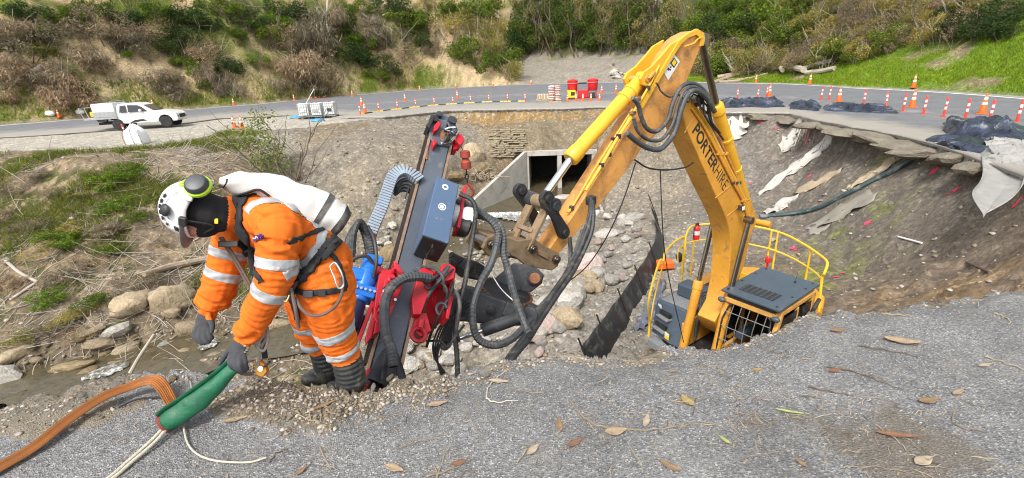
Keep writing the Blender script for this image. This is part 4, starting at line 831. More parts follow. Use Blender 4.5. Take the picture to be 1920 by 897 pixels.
# ---- cab
CF0, CF1, CO0, CO1 = 0.02, -1.36, -1.30, -0.28
b = MB()
for o in (CO0+0.04, CO1-0.04):
    plys = [(0.10, -4.05), (0.14, -3.6), (0.06, -2.9), (-0.10, -2.52), (-1.36, -2.52), (-1.36, -2.62), (-0.16, -2.62), (-0.04, -2.95), (0.03, -3.6), (0.0, -4.05)]
    b.prism([W(f, o, z) for f, z in plys], ER, -0.04, 0.04)
    b.box(W(-1.30, o, -3.3), (0.12, 0.08, 1.5), (EF, ER, EZ)); b.box(W(-0.72, o, -3.35), (0.07, 0.06, 1.4), (EF, ER, EZ)); b.box(W(-0.6, o, -3.86), (1.35, 0.07, 0.4), (EF, ER, EZ))
b.box(W(-0.03, (CO0+CO1)/2, -2.60), (0.14, 0.94, 0.10), (EF, ER, EZ)); b.box(W(0.05, (CO0+CO1)/2, -3.95), (0.12, 0.94, 0.2), (EF, ER, EZ)); b.box(W(-1.32, (CO0+CO1)/2, -2.9), (0.06, 0.94, 0.6), (EF, ER, EZ))
cab = b.build('cab', mat('cab_tan', (0.68, 0.36, 0.09), 0.5, var=0.15, scale=4, dirt=(0.3, 0.2, 0.1), dirt_amt=0.2), EX, bevel=0.02)
b = MB(); b.box(W(-0.62, (CO0+CO1)/2, -2.56), (1.2, 0.86, 0.05), (EF, ER, EZ)); b.box(W(-1.22, (CO0+CO1)/2, -3.4), (0.06, 0.86, 1.2), (EF, ER, EZ)); b.box(W(-0.6, (CO0+CO1)/2, -4.0), (1.2, 0.86, 0.05), (EF, ER, EZ)); b.build('cab_lining', 'cab_dark', cab)
b = MB(); b.box(W(-0.85, (CO0+CO1)/2, -3.6), (0.45, 0.45, 0.14), (EF, ER, EZ)); b.box(W(-1.08, (CO0+CO1)/2, -3.25), (0.12, 0.45, 0.62), (EF, ER, EZ)); b.build('seat', 'cab_dark', cab, bevel=0.05)
for o in (-1.08, -0.5):
    b = MB(); b.box(W(-0.55, o, -3.45), (0.5, 0.14, 0.12), (EF, ER, EZ)); b.cyl(W(-0.38, o, -3.42), W(-0.36, o, -3.18), 0.022, 8); b.build('control_console', 'slate_panel', cab, bevel=0.02)
b = MB()
rp = [(0.10, -0.27), (-1.43, -0.25), (-1.39, -1.31), (0.13, -1.34)]
b.prism([W(f, o, 0) for f, o in rp], EZ, -2.44, -2.40); roofp = b.build('roof_plate', 'slate_panel', cab, bevel=0.008)
b = MB(); b.prism([W(f, o, 0) for f, o in [(0.05, -0.36), (-0.9, -0.36), (-0.9, -1.24), (0.05, -1.24)]], EZ, -2.54, -2.445); b.build('roof_liner', 'dark_steel', cab, bevel=0.03)
b = MB(); b.prism([W(f, o, 0) for f, o in [(-0.12, -0.48), (-0.44, -0.48), (-0.44, -1.10), (-0.12, -1.10)]], EZ, -2.399, -2.394); b.build('roof_vent', 'cab_dark', roofp)
for k in range(7):
    o = -0.52-0.09*k; b = MB(); b.box(W(-0.28, o, -2.388), (0.34, 0.014, 0.014), (EF, ER, EZ)); b.build('vent_bar', 'slate_panel', roofp)
for f, o in [(0.02, -0.36), (-0.5, -0.33), (-1.0, -0.32), (-1.34, -0.35), (0.03, -1.24), (-0.5, -1.24), (-1.0, -1.24), (-1.32, -1.22), (-0.02, -0.34)]:
    b = MB(); b.lathe([(0.022, 0), (0.018, 0.012)], W(f, o, -2.40), None, 8); b.build('roof_bolt', 'black_steel', roofp)
b = MB(); b.cyl(W(-1.12, -1.0, -2.40), W(-1.12, -1.0, -2.37), 0.02, 8); b.tube([W(-1.12, -1.0, -2.37), W(-1.22, -0.98, -2.22)], 0.005, 6); b.build('antenna', 'black_steel', roofp)
GR = ER*1.0
gf = lambda t: 0.13 if t > 0.5 else 0.13
b = MB(); ol = [W(0.16, -0.36, -4.0), W(0.20, -0.36, -3.6), W(0.13, -0.37, -2.95), W(0.03, -0.42, -2.70), W(-0.01, -0.52, -2.62), W(-0.01, -1.06, -2.62), W(0.03, -1.18, -2.70), W(0.13, -1.22, -2.95), W(0.20, -1.23, -3.6), W(0.16, -1.23, -4.0)]
b.tube(ol, 0.016, 8); grille = b.build('window_grille', 'black_steel', cab)
mat('grille_steel', (0.30, 0.30, 0.30), 0.4, metal=0.6, var=0.2)
def gfz(z): return float(np.interp(z, [-4.0, -3.6, -2.95, -2.70, -2.62], [0.16, 0.20, 0.13, 0.03, -0.01]))
for k in range(5):
    o = -0.50-0.15*k; b = MB(); b.tube([W(gfz(z)+0.012, o, z) for z in np.linspace(-4.0, -2.64, 9)], 0.008, 6); b.build('grille_bar', 'grille_steel', grille)
for k in range(5):
    z = -2.80-0.27*k; b = MB(); b.tube([W(gfz(z)+0.024, -0.38, z), W(gfz(z)+0.024, -1.21, z)], 0.008, 6); b.build('grille_bar', 'grille_steel', grille)
for o in (CO0+0.02, CO1-0.02):
    for f_, w_ in ((-0.38, 0.62), (-1.0, 0.5)):
        b = MB(); b.box(W(f_, o, -3.1), (w_, 0.012, 0.8), (EF, ER, EZ)); b.build('side_window', 'dark_glass', cab)
for o in (-0.30, -1.28):
    b = MB(); b.ball(W(0.10, o, -2.60), (0.05, 0.075, 0.05), 12, 8, (EF, ER, EZ)); b.build('cab_lamp', 'slate_panel', cab)
b = MB(); pm = [W(-1.05, -1.36, -3.0), W(-1.1, -1.40, -2.75), W(-1.3, -1.38, -2.66)]; b.tube(catmull(pm, 6), 0.035, 8); b.build('air_intake_pipe', 'black_steel', cab)
# ---- hand rails, set out by their photographed line at rail height
def rail(name, pts, r_=0.024, parent=EX):
    b = MB(); b.tube(catmull(pts, 6), r_, 8); return b.build(name, 'rail_yellow', parent)
zr_ = -2.2
R_ = [G(x, y, zr_) for x, y in [(1410, 424), (1440, 430), (1475, 441), (1510, 460), (1535, 477), (1551, 492), (1553, 498)]]
rr_ = rail('guard_rail', R_[:-1]+[G(1546, 512, -2.35), G(1541, 524, -2.5)]+[W(-1.72, -1.27, -3.1)])
mid = [p-EZ*0.46 for p in R_]; mid = [G(1405, 458, -2.62), G(1440, 466, -2.62), G(1475, 479, -2.63), G(1510, 498, -2.63), G(1535, 517, -2.6), G(1542, 530, -2.58)]
rail('mid_rail', mid, 0.018, rr_)
for x, y, k in ((1447, 433, 0.0), (1459, 436, 0), (1521, 466, 0)):
    t = G(x, y, zr_); b = MB(); b.tube([t, t-EZ*0.95], 0.020, 8); b.build('rail_post', 'rail_yellow', rr_)
L_ = [W(0.16, 1.22, -4.1), W(0.12, 1.25, -3.75), G(1217, 560, -3.05), G(1236, 492, -2.45), G(1244, 489, -2.42), G(1248, 472, -2.28), G(1270, 450, -2.2), G(1284, 444, -2.2)]
rl_ = rail('guard_rail', L_)
rail('mid_rail', [W(0.10, 1.27, -4.1), W(0.02, 1.28, -3.6), G(1228, 555, -3.25), G(1242, 500, -2.6), G(1246, 492, -2.5)], 0.016, rl_)
rail('rear_rail', [W(-1.0, 1.28, -3.2), G(1284, 470, -2.35), G(1287, 440, -2.15), G(1297, 425, -2.1), G(1320, 421, -2.1), G(1345, 420, -2.1), G(1380, 420, -2.15), G(1410, 424, -2.2)], 0.022, rl_)
rail('mid_rail', [G(1271, 492, -2.75), G(1272, 470, -2.5), G(1284, 458, -2.45), G(1310, 451, -2.42), G(1350, 448, -2.45), G(1405, 458, -2.62)], 0.014, rl_)
for x, y in ((1284, 444), (1301, 452)):
    t = G(x, y, -2.2 if x < 1290 else -2.42); b = MB(); b.tube([t, t-EZ*0.9], 0.022, 8); b.build('rail_post', 'rail_yellow', rl_)
b = MB(); t = G(1274, 483, -2.75); b.ball(t, (0.035, 0.09, 0.13), 12, 8, (EF, ER, EZ)); b.build('mirror', 'black_steel', EX)
b = MB(); b.prism([W(f, o, 0) for f, o in [(-2.05, -1.0), (-2.1, 1.1), (-2.14, 1.1), (-2.09, -1.0)]], EZ, -3.14, -2.99); b.build('cover_ledge', 'rail_yellow', EX, bevel=0.01)
# fire extinguisher strapped to the rail
t = G(1306, 436, -2.25); b = MB(); b.lathe([(0.02, -0.21), (0.07, -0.20), (0.075, -0.17), (0.075, 0.09), (0.05, 0.15), (0.02, 0.17), (0.02, 0.22)], t, None, 16)
fe_ = b.build('fire_extinguisher', 'signal_red', EX)
b = MB(); b.lathe([(0.0765, -0.05), (0.0765, 0.05)], t, None, 16); b.build('extinguisher_label', 'white_decal', fe_)
b = MB(); b.box(t+EZ*0.21, (0.11, 0.03, 0.04), (EF, ER, EZ)); b.tube(catmull([t+EZ*0.2+EF*0.05, t+EF*0.11+EZ*0.1, t+EF*0.1-EZ*0.1], 6), 0.012, 6); b.tube(catmull([t+EZ*0.2-EF*0.05, t-EF*0.1+EZ*0.05, t-EF*0.095-EZ*0.15], 6), 0.014, 6); b.build('extinguisher_handle', 'black_steel', fe_)
b = MB(); t = G(1440, 487, -2.32); b.lathe([(0.05, -0.06), (0.055, 0.0), (0.045, 0.05), (0.02, 0.08)], t, None, 14); b.cyl(t-EZ*0.25, t-EZ*0.06, 0.02, 8); b.build('beacon', 'signal_red', EX)
# ---- undercarriage: two crawler tracks
for s in (-1.0, 1.0):
    b = MB(); L = 1.55; prof = [(-L, -5.25), (L, -5.25), (L+0.28, -5.05), (L+0.34, -4.85), (L+0.2, -4.62), (L-0.1, -4.52), (-L+0.1, -4.52), (-L-0.2, -4.62), (-L-0.34, -4.85), (-L-0.28, -5.05)]
    b.prism([W(-1.3+f, s, z) for f, z in prof], ER, -0.25, 0.25); tr = b.build('track', 'tan_steel', EX, bevel=0.04)
    P = [np.array(q) for q in prof]; n_s = 0
    for i in range(len(P)):
        a, c = P[i], P[(i+1) % len(P)]; m_ = max(1, int(np.linalg.norm(c-a)/0.19)); d = (c-a)/np.linalg.norm(c-a); nn = np.array([d[1], -d[0]])
        for j in range(m_):
            q = a+(c-a)*(j+0.5)/m_+nn*0.02; b = MB(); b.box(W(-1.3+q[0], s, q[1]), (0.15, 0.52, 0.03), (EF*d[0]+EZ*d[1], ER, EF*nn[0]+EZ*nn[1])); b.box(W(-1.3+q[0]+nn[0]*0.02, s, q[1]+nn[1]*0.02), (0.02, 0.52, 0.03), (EF*d[0]+EZ*d[1], ER, EF*nn[0]+EZ*nn[1]))
            b.build('track_shoe', 'tan_steel', tr)
b = MB(); b.lathe([(0.7, -4.52), (0.7, -4.36)], W(-1.3, 0, 0), None, 26); b.box(W(-1.3, 0, -4.75), (1.2, 1.5, 0.4), (EF, ER, EZ)); b.build('slew_ring', 'black_steel', EX, bevel=0.02)
# thin control cable hung between stick and boom with a dropper to the cab side
mat('black_cable', (0.012, 0.012, 0.013), 0.6, var=0.1)
b = MB(); b.tube(catmull([XP(1190, 300, -0.2), XP(1215, 315, -0.22), XP(1250, 319, -0.22), XP(1285, 314, -0.2), XP(1300, 305, -0.2)], 8), 0.012, 8); b.build('control_cable', 'black_cable', EX)
b = MB(); b.tube(catmull([XP(1238, 318, -0.22), XP(1241, 400, -0.25), XP(1246, 470, -0.2), XP(1258, 540, 0.1), W(0.25, 0.3, -3.75)], 8), 0.008, 6); b.build('control_cable', 'black_cable', EX)
b = MB(); b.tube(catmull([XP(1192, 305, -0.22), XP(1170, 372, -0.2), XP(1140, 440, -0.15), XP(1100, 500, 0.1), XP(1050, 540, 0.2)], 8), 0.009, 6); b.build('control_cable', 'black_cable', EX)
# ================================================================== drill mast carried by the excavator
mat('mast_grey', (0.085, 0.10, 0.125), 0.38, var=0.18, scale=3, dirt=(0.20, 0.19, 0.17), dirt_amt=0.22, dirt_scale=10)
mat('box_sky_tint', (0.075, 0.12, 0.20), 0.30, var=0.10, scale=2, dirt=(0.25, 0.24, 0.22), dirt_amt=0.10, dirt_scale=12)  # blue of the reflected sky is put into the box colour
mat('drill_red', (0.50, 0.014, 0.026), 0.38, var=0.2, scale=6, dirt=(0.14, 0.06, 0.04), dirt_amt=0.28, dirt_scale=9, bmp=0.05)
mat('motor_blue', (0.012, 0.16, 0.62), 0.35, var=0.15, scale=6, dirt=(0.05, 0.07, 0.1), dirt_amt=0.2)
mat('rust_rail', (0.34, 0.22, 0.15), 0.5, metal=0.4, var=0.3, scale=12, dirt=(0.12, 0.07, 0.04), dirt_amt=0.3)
mat('chain_dark', (0.05, 0.035, 0.028), 0.6, metal=0.5, var=0.4, scale=30)
mat('chain_plastic', (0.26, 0.31, 0.37), 0.5, var=0.15, scale=8, dirt=(0.25, 0.24, 0.22), dirt_amt=0.3)  # pale blue-grey carries the sky reflection in the base colour
mat('skirt_fabric', (0.018, 0.020, 0.026), 0.5, var=0.4, scale=10, bmp=0.3, bscale=40)
M0 = D(713, 724, 3.35); M1 = D(833, 236, 5.0); MA = nrm(M1-M0); MLEN = np.linalg.norm(M1-M0)
ML = RT-(RT@MA)*MA; ML = nrm(ML); MN = np.cross(ML, MA); MN = MN if MN@FW < 0 else -MN
_tw = math.radians(24); ML, MN = ML*math.cos(_tw)-MN*math.sin(_tw), MN*math.cos(_tw)+ML*math.sin(_tw)
def MPt(s, a, b_=0.0): return M0+MA*s+ML*a+MN*b_
def MP(px, py, b_=0.0): return PL(px, py, M0+MN*b_, MN)
MAX = (MA, ML, MN)
DR = thing('drill_rig', 'dark drill mast with red carriage and blue motor hung on the excavator arm', 'drill rig', (M0[0], M0[1], M0[2]-0.05))
def mpoly(b, pts, b0, b1, ref=None):
    ref = b1 if ref is None else ref
    b.prism([MP(x, y, ref) for x, y in pts], MN, b0-ref, b1-ref)
b = MB(); b.box(MPt(MLEN*0.5, 0, -0.09), (MLEN, 0.20, 0.18), MAX); mast = b.build('mast', 'mast_grey', DR, bevel=0.012)
for sgn, m_ in ((-1, 'rust_rail'), (1, 'rust_rail')):
    b = MB(); b.box(MPt(MLEN*0.5-0.1, sgn*0.115, -0.01), (MLEN*0.94, 0.026, 0.05), MAX); b.build('guide_rail', m_, mast, bevel=0.004)
b = MB(); b.box(MPt(MLEN*0.5, -0.135, -0.04), (MLEN*0.9, 0.012, 0.07), MAX); b.build('feed_chain_guard', 'black_steel', mast)
n_l = 90
for k in range(n_l):
    b = MB(); b.box(MPt(0.15+(MLEN-0.35)*k/n_l, -0.150, -0.02), (0.026, 0.020, 0.035), MAX); b.build('chain_link', 'chain_dark', mast)
for s in (MLEN*0.93, MLEN*0.90):
    b = MB(); b.lathe([(0.03, 0), (0.03, 0.03), (0.018, 0.035)], MPt(s, 0.03, 0), (ML, MA, MN), 10); b.build('mast_bolt', 'chrome', mast)
# head at the top of the mast
b = MB(); mpoly(b, [(801, 231), (812, 214), (832, 213), (850, 224), (859, 242), (852, 262), (843, 274), (812, 270), (806, 252)], -0.10, 0.03); head = b.build('mast_head', 'mast_grey', DR, bevel=0.012)
b = MB(); mpoly(b, [(826, 246), (836, 241), (843, 248), (841, 262), (832, 268), (826, 260)], 0.031, 0.05); b.build('head_opening', 'rust_pin', head, bevel=0.006)
c_ = MP(846, 231, 0.04)
for (x, y, r_, m_) in ((846, 231, 0.05, 'dark_steel'), (812, 228, 0.045, 'black_steel'), (822, 220, 0.035, 'dark_steel')):
    p = MP(x, y, 0.02); b = MB(); b.lathe([(r_*0.4, 0.06), (r_, 0.055), (r_, 0.03), (r_*0.8, 0.02), (r_, 0.01), (r_, -0.02)], p, (ML, MA, MN), 18); b.build('sheave', m_, head)
for (pts, b0, b1) in (([(814, 236), (822, 226), (828, 232), (820, 244), (814, 246)], 0.03, 0.10), ([(853, 248), (866, 252), (872, 262), (864, 272), (853, 262)], -0.05, 0.06), ([(811, 264), (817, 258), (820, 268), (814, 274)], 0.0, 0.08), ([(850, 268), (860, 268), (858, 280), (850, 280)], -0.1, 0.0)):
    b = MB(); mpoly(b, pts, b0, b1); b.build('head_clamp', 'drill_red', head, bevel=0.008)
b = MB(); mpoly(b, [(800, 234), (811, 214), (816, 218), (806, 240)], -0.05, 0.09); b.build('wire_guard', 'black_steel', head, bevel=0.006)
for k in range(6):
    x0, y0 = random.uniform(838, 862), random.uniform(235, 275); pts = [MP(x0, y0, 0.05)]
    for j in range(3): pts.append(MP(x0+random.uniform(-14, 10), y0+random.uniform(-14, 14), 0.05+random.uniform(0, 0.08)))
    b = MB(); b.tube(catmull(pts, 5), 0.010, 6); b.build('head_hose', ('rubber_hose', 'chrome')[k % 3 == 2], head)
b = MB(); b.tube([MP(803, 262, 0), MP(800, 300, 0.0)], 0.012, 6); b.build('wire_stay', 'rust_pin', head)
# tool box on the mast
def cornr(px, py): return MP(px, py, 0.34)
b = MB(); fr_ = [cornr(820, 329), cornr(861, 346), cornr(842, 457), cornr(792, 440)]
b.prism(fr_, MN, -0.33, 0.0); tb_ = b.build('tool_box', 'box_sky_tint', DR, bevel=0.012)
b = MB(); e0, e1 = fr_[3], fr_[2]; ee = nrm(e1-e0); nn_ = nrm(np.cross(ee, MN)); nn_ = nn_ if nn_@MA < 0 else -nn_
b.prism([e0+ee*0.01-MN*0.01, e1-ee*0.01-MN*0.01, e1-ee*0.01-MN*0.32, e0+ee*0.01-MN*0.32], nn_, 0.001, 0.006); lid = b.build('box_lid', 'black_steel', tb_, bevel=0.004)
cb = (e0+e1)/2-MN*0.16+nn_*0.03
b = MB(); b.tube([cb-MN*0.08-nn_*0.025, cb-MN*0.08, cb+MN*0.08, cb+MN*0.08-nn_*0.025], 0.008, 6); b.build('lid_handle', 'black_steel', tb_)
for (x, y, ri, ro) in ((835, 351, 0.014, 0.028), (829, 388, 0.026, 0.034), (829, 388, 0.0, 0.018)):
    p = MP(x, y, 0.342); b = MB(); V = []; 
    for r_ in (ri, ro):
        for j in range(20): a = 2*math.pi*j/20; V.append(p+ML*r_*math.cos(a)+MA*r_*1.1*math.sin(a))
    b.add(V, [(j, (j+1) % 20, 20+(j+1) % 20, 20+j) for j in range(20)]); b.build('round_emblem', 'white_decal', tb_)

p = MP(864, 407, 0.1); b = MB(); b.lathe([(0.02, -0.11), (0.10, -0.10), (0.105, -0.03), (0.095, 0.0), (0.105, 0.03), (0.10, 0.10), (0.03, 0.12)], p, (MA, MN, nrm(ML+MN*0.3)), 20); b.build('filter_canister', ['white_decal'], tb_)
b = MB(); p = MP(866, 425, 0.08); b.lathe([(0.10, -0.05), (0.10, 0.05), (0.08, 0.07)], p, (MA, MN, nrm(ML+MN*0.3)), 18); b.build('canister_base', 'black_steel', tb_)
b = MB(); b.box(MP(862, 395, 0.12), (0.50, 0.03, 0.16), MAX); b.build('box_bracket', 'drill_red', tb_, bevel=0.006)
# cable drag chain arching off the mast
dc = catmull([MP(x, y, 0.02) for x, y in [(694, 440), (702, 420), (716, 388), (728, 352), (735, 334), (744, 325), (757, 321), (772, 326), (788, 340)]], 12)
root = MB(); root.tube(dc, 0.026, 6); chn = root.build('drag_chain', 'black_steel', DR)
L_ = [0.0]
for i in range(1, len(dc)): L_.append(L_[-1]+np.linalg.norm(dc[i]-dc[i-1]))
nlk = 34
for k in range(nlk):
    s = L_[-1]*(k+0.5)/nlk; p = np.array([np.interp(s, L_, [q[j] for q in dc]) for j in range(3)]); q = np.array([np.interp(min(s+0.02, L_[-1]), L_, [q_[j] for q_ in dc]) for j in range(3)])
    d = nrm(q-p) if np.linalg.norm(q-p) > 1e-6 else d; x = nrm(np.cross(d, MN))
    b = MB(); b.box(p, (L_[-1]/nlk*0.93, 0.105, 0.075), (d, x, np.cross(x, d))); b.build('chain_segment', 'chain_plastic', chn, bevel=0.008, seg=1)
for k, off in enumerate((0, 7, 14, 21)):
    pts = [(742-off*0.1, 352+off*0.6), (752, 340+off*0.8), (766, 338+off), (782, 350+off), (792, 362+off)]
    b = MB(); b.tube(catmull([MP(x, y, -0.02-0.02*k) for x, y in pts], 6), 0.020, 7); b.build('carried_hose', 'rubber_hose', chn)
b = MB(); b.bar(MP(760, 372, -0.05), MP(772, 335, -0.05), 0.012, 0.02, MN); b.build('spacer_bar', 'dark_steel', chn)
b = MB(); mpoly(b, [(692, 428), (704, 424), (708, 440), (690, 480), (684, 476)], -0.05, 0.03); b.build('chain_post', 'drill_red', DR, bevel=0.006)
# red carriage
car = None
for k, (pts, b0, b1) in enumerate([([(712, 512), (736, 503), (759, 512), (757, 532), (742, 568), (729, 600), (711, 612), (700, 594), (704, 560), (708, 530)], 0.012, 0.12),
        ([(738, 487), (748, 496), (757, 512), (752, 522), (742, 512)], 0.05, 0.16), ([(715, 514), (722, 518), (696, 588), (671, 655), (665, 660), (668, 640), (690, 580)], 0.0, 0.05), ([(704, 572), (712, 574), (697, 632), (687, 646), (686, 630)], 0.05, 0.10),
        ([(722, 520), (740, 516), (736, 534), (718, 540)], 0.12, 0.17), ([(712, 556), (727, 552), (722, 580), (708, 586)], 0.12, 0.16), ([(686, 694), (696, 688), (697, 716), (690, 726), (682, 722)], -0.05, 0.10), ([(704, 604), (716, 600), (712, 622), (700, 628)], 0.0, 0.12)]):
    b = MB(); mpoly(b, pts, b0, b1); o = b.build(('carriage_plate', 'carriage_lug', 'carriage_arm', 'carriage_arm', 'carriage_block', 'carriage_block', 'mast_foot', 'carriage_block')[k], 'drill_red', DR, bevel=0.008)
    if k == 0: car = o
for (x, y, r_, h) in ((726, 540, 0.03, 0.22), (716, 560, 0.022, 0.2), (732, 522, 0.02, 0.2), (735, 574, 0.018, 0.14), (705, 585, 0.02, 0.16)):
    p = MP(x, y, 0.05); b = MB(); b.lathe([(r_, 0), (r_, h-0.06), (r_*0.6, h-0.05), (r_*0.6, h-0.02)], p, (ML, MA, MN), 12); b.build('carriage_bolt', ('drill_red', 'chrome')[x in (716, 735)], car)
b = MB(); b.cyl(MP(706, 506, 0.08), MP(728, 516, 0.08), 0.035, 12); b.build('carriage_tube', 'drill_red', DR, bevel=0.004)
# rotary head drum on the right: ribbed red housing and flange
dax = nrm(ML*0.75+MN*0.62-MA*0.15); dx_ = nrm(np.cross(dax, MA)); dA = (dx_, np.cross(dax, dx_), dax); dc_ = MP(808, 562, -0.22)
b = MB(); b.lathe([(0.17, -0.26), (0.20, -0.24), (0.20, -0.04), (0.255, -0.03), (0.255, 0.03), (0.22, 0.04), (0.22, 0.07), (0.12, 0.08), (0.12, 0.11)], dc_, dA, 28); drum = b.build('rotary_head', 'drill_red', DR, bevel=0.006)
for j in range(14):
    a = 2*math.pi*j/14; p = dc_+dA[0]*0.238*math.cos(a)+dA[1]*0.238*math.sin(a)+dax*0.03
    b = MB(); b.lathe([(0.018, 0), (0.018, 0.02)], p, dA, 6); b.build('flange_bolt', 'drill_red', drum)
for j in range(10):
    a = 2*math.pi*j/10; p = dc_+dA[0]*0.205*math.cos(a)+dA[1]*0.205*math.sin(a)-dax*0.13
    b = MB(); b.box(p, (0.02, 0.05, 0.17), (dA[0]*-math.sin(a)+dA[1]*math.cos(a), dA[0]*math.cos(a)+dA[1]*math.sin(a), dax)); b.build('drum_rib', 'drill_red', drum)
for (pts, b0, b1) in (([(787, 505), (802, 498), (815, 510), (806, 545), (790, 590), (775, 590), (772, 560)], -0.10, 0.08), ([(828, 496), (842, 493), (855, 502), (852, 522), (836, 528), (824, 514)], -0.02, 0.14), ([(768, 590), (800, 585), (810, 620), (790, 632), (765, 610)], -0.14, 0.0), ([(846, 505), (855, 503), (850, 560), (842, 600), (836, 596)], -0.1, 0.06)):
    b = MB(); mpoly(b, pts, b0, b1); b.build('head_bracket', 'drill_red', DR, bevel=0.01)
b = MB(); p = MP(785, 628, 0.02); ring = [p+ML*0.055*math.cos(t)+MA*0.055*math.sin(t) for t in np.linspace(0, 2*math.pi, 17)]; b.tube(ring, 0.018, 8, cap=False); b.cyl(p+MA*0.05, p+MA*0.12, 0.03, 10); b.build('lifting_eye', 'drill_red', DR)
b = MB(); p = MP(828, 580, 0.26); b.tube([p+ML*0.04*math.cos(t)+MA*0.05*math.sin(t) for t in np.linspace(0.3, 4.6, 12)], 0.012, 6); b.build('shackle', 'dark_steel', DR)
# blue hydraulic motor on the left
mc = MP(684, 530, 0.02)
b = MB(); b.lathe([(0.05, 0.24), (0.065, 0.22), (0.065, 0.10), (0.085, 0.09), (0.085, -0.02), (0.07, -0.04), (0.07, -0.16), (0.055, -0.18)], mc, (ML, MN, MA), 20); mot = b.build('hydraulic_motor', 'motor_blue', DR, bevel=0.006)
b = MB(); b.box(mc+MA*0.02-ML*0.05, (0.10, 0.16, 0.16), MAX); b.box(mc-MA*0.10, (0.10, 0.20, 0.15), MAX); b.box(mc+MA*0.20+ML*0.02, (0.07, 0.13, 0.12), MAX); b.build('motor_block', 'motor_blue', mot, bevel=0.012)
b = MB(); b.lathe([(0.075, 0.08), (0.08, 0.06), (0.08, -0.10), (0.06, -0.12)], mc-MA*0.27-ML*0.02, (ML, MN, MA), 18); b.build('motor_end', mat('navy_steel', (0.015, 0.03, 0.10), 0.35, var=0.3), mot, bevel=0.006)
for k in range(6):
    b = MB(); b.lathe([(0.012, 0), (0.012, 0.02)], mc-MA*0.10+ML*(-0.085+0.034*k)+MN*0.075, (ML, MA, MN), 6); b.build('motor_bolt', 'chrome', mot)
b = MB(); b.box(mc-MA*0.34-MN*0.1, (0.2, 0.16, 0.14), MAX); b.build('motor_guard', 'black_steel', DR, bevel=0.02)
# black dust skirt round the mast foot: pleated fabric
b = MB(); ctr0 = MP(733, 655, 0.14); ctr1 = MP(724, 728, 0.10); V = []; ns = 40
for i, t in enumerate(np.linspace(0, 1, 8)):
    c = ctr0*(1-t)+ctr1*t; rad = 0.035+0.085*t**0.8
    for j in range(ns):
        a = 2*math.pi*j/ns; r_ = rad*(1+0.28*t*math.sin(a*9+i*0.5)+0.1*math.sin(a*4+2)); V.append(c+ML*r_*math.cos(a)*1.15+MN*r_*0.8*math.sin(a)+MA*0.02*math.sin(a*3)*t)
b.add(V, [(i*ns+j, i*ns+(j+1) % ns, (i+1)*ns+(j+1) % ns, (i+1)*ns+j) for i in range(7) for j in range(ns)]); b.build('dust_skirt', 'skirt_fabric', DR)
# link arm, slew ring and hitch bracket between mast and excavator
RA = (RT, UP, FW)
def dpoly(b, pts, d, th): b.prism([D(x, y, d) for x, y in pts], FW, 0, th)
b = MB(); dpoly(b, [(836, 560), (868, 540), (900, 548), (950, 566), (990, 580), (998, 598), (975, 612), (935, 612), (890, 606), (852, 602), (838, 588)], 4.75, 0.32); la = b.build('link_arm', 'dark_steel', DR, bevel=0.02)
for (x, y, r_) in ((862, 582, 0.06), (920, 582, 0.045), (985, 598, 0.07)):
    p = D(x, y, 4.74); b = MB(); b.lathe([(r_*0.5, 0.04), (r_, 0.035), (r_, -0.02)], p, (RT, UP, -FW), 16); b.build('arm_pin', 'black_steel', la)
sax = nrm(UP*0.86+RT*0.30-FW*0.30); sx_ = nrm(np.cross(sax, FW)); sA = (sx_, np.cross(sax, sx_), sax); sc_ = D(943, 566, 5.15)
b = MB(); b.lathe([(0.22, -0.10), (0.32, -0.08), (0.34, -0.02), (0.33, 0.03), (0.34, 0.05), (0.30, 0.06), (0.28, 0.10)], sc_, sA, 32); slew = b.build('slew_housing', 'dark_steel', DR, bevel=0.006)
b = MB(); b.lathe([(0.265, 0.10), (0.275, 0.10), (0.275, 0.14), (0.25, 0.14)], sc_, sA, 32); b.build('slew_ring', 'black_steel', slew)
for j in range(36):
    a = 2*math.pi*j/36; p = sc_+(sA[0]*math.cos(a)+sA[1]*math.sin(a))*0.285+sax*0.12
    b = MB(); b.box(p, (0.03, 0.022, 0.05), (sA[0]*math.cos(a)+sA[1]*math.sin(a), -sA[0]*math.sin(a)+sA[1]*math.cos(a), sax)); b.build('gear_tooth', 'rust_pin', slew)
b = MB(); p = D(965, 585, 4.8); b.box(p, (0.24, 0.16, 0.16), (nrm(RT*0.9-UP*0.4), nrm(UP*0.9+RT*0.4), FW)); b.lathe([(0.06, 0.0), (0.06, 0.06), (0.03, 0.065)], p-FW*0.06+RT*0.05, (RT, UP, -FW), 14); b.build('slew_motor', 'dark_steel', DR, bevel=0.02)
b = MB(); b.cyl(D(985, 582, 5.0), D(1016, 594, 5.0), 0.075, 16); b.build('slew_motor_end', 'rust_pin', DR, bevel=0.01)
b = MB(); p = D(1008, 590, 5.0); b.box(D(1000, 588, 5.0), (0.22, 0.18, 0.2), (nrm(RT*0.92-UP*0.4), nrm(UP*0.92+RT*0.4), FW)); b.build('slew_gearbox', 'dark_steel', DR, bevel=0.03)
for k, dd in enumerate((5.25, 5.55)):
    b = MB(); dpoly(b, [(940, 512), (962, 494), (985, 496), (1010, 505), (1020, 516), (1016, 532), (996, 548), (965, 552), (930, 545), (918, 530)], dd, 0.06); br = b.build('hitch_bracket', 'dark_steel', DR, bevel=0.012)
b = MB(); p = D(1003, 522, 5.2); b.cyl(p, p+FW*0.5, 0.085, 18); b.build('hitch_bracket_boss', 'dark_steel', DR, bevel=0.01)
b = MB(); p = D(1003, 522, 5.18); b.cyl(p-FW*0.02, p+FW*0.05, 0.062, 16); b.build('bracket_pin', 'rust_pin', DR, bevel=0.008)
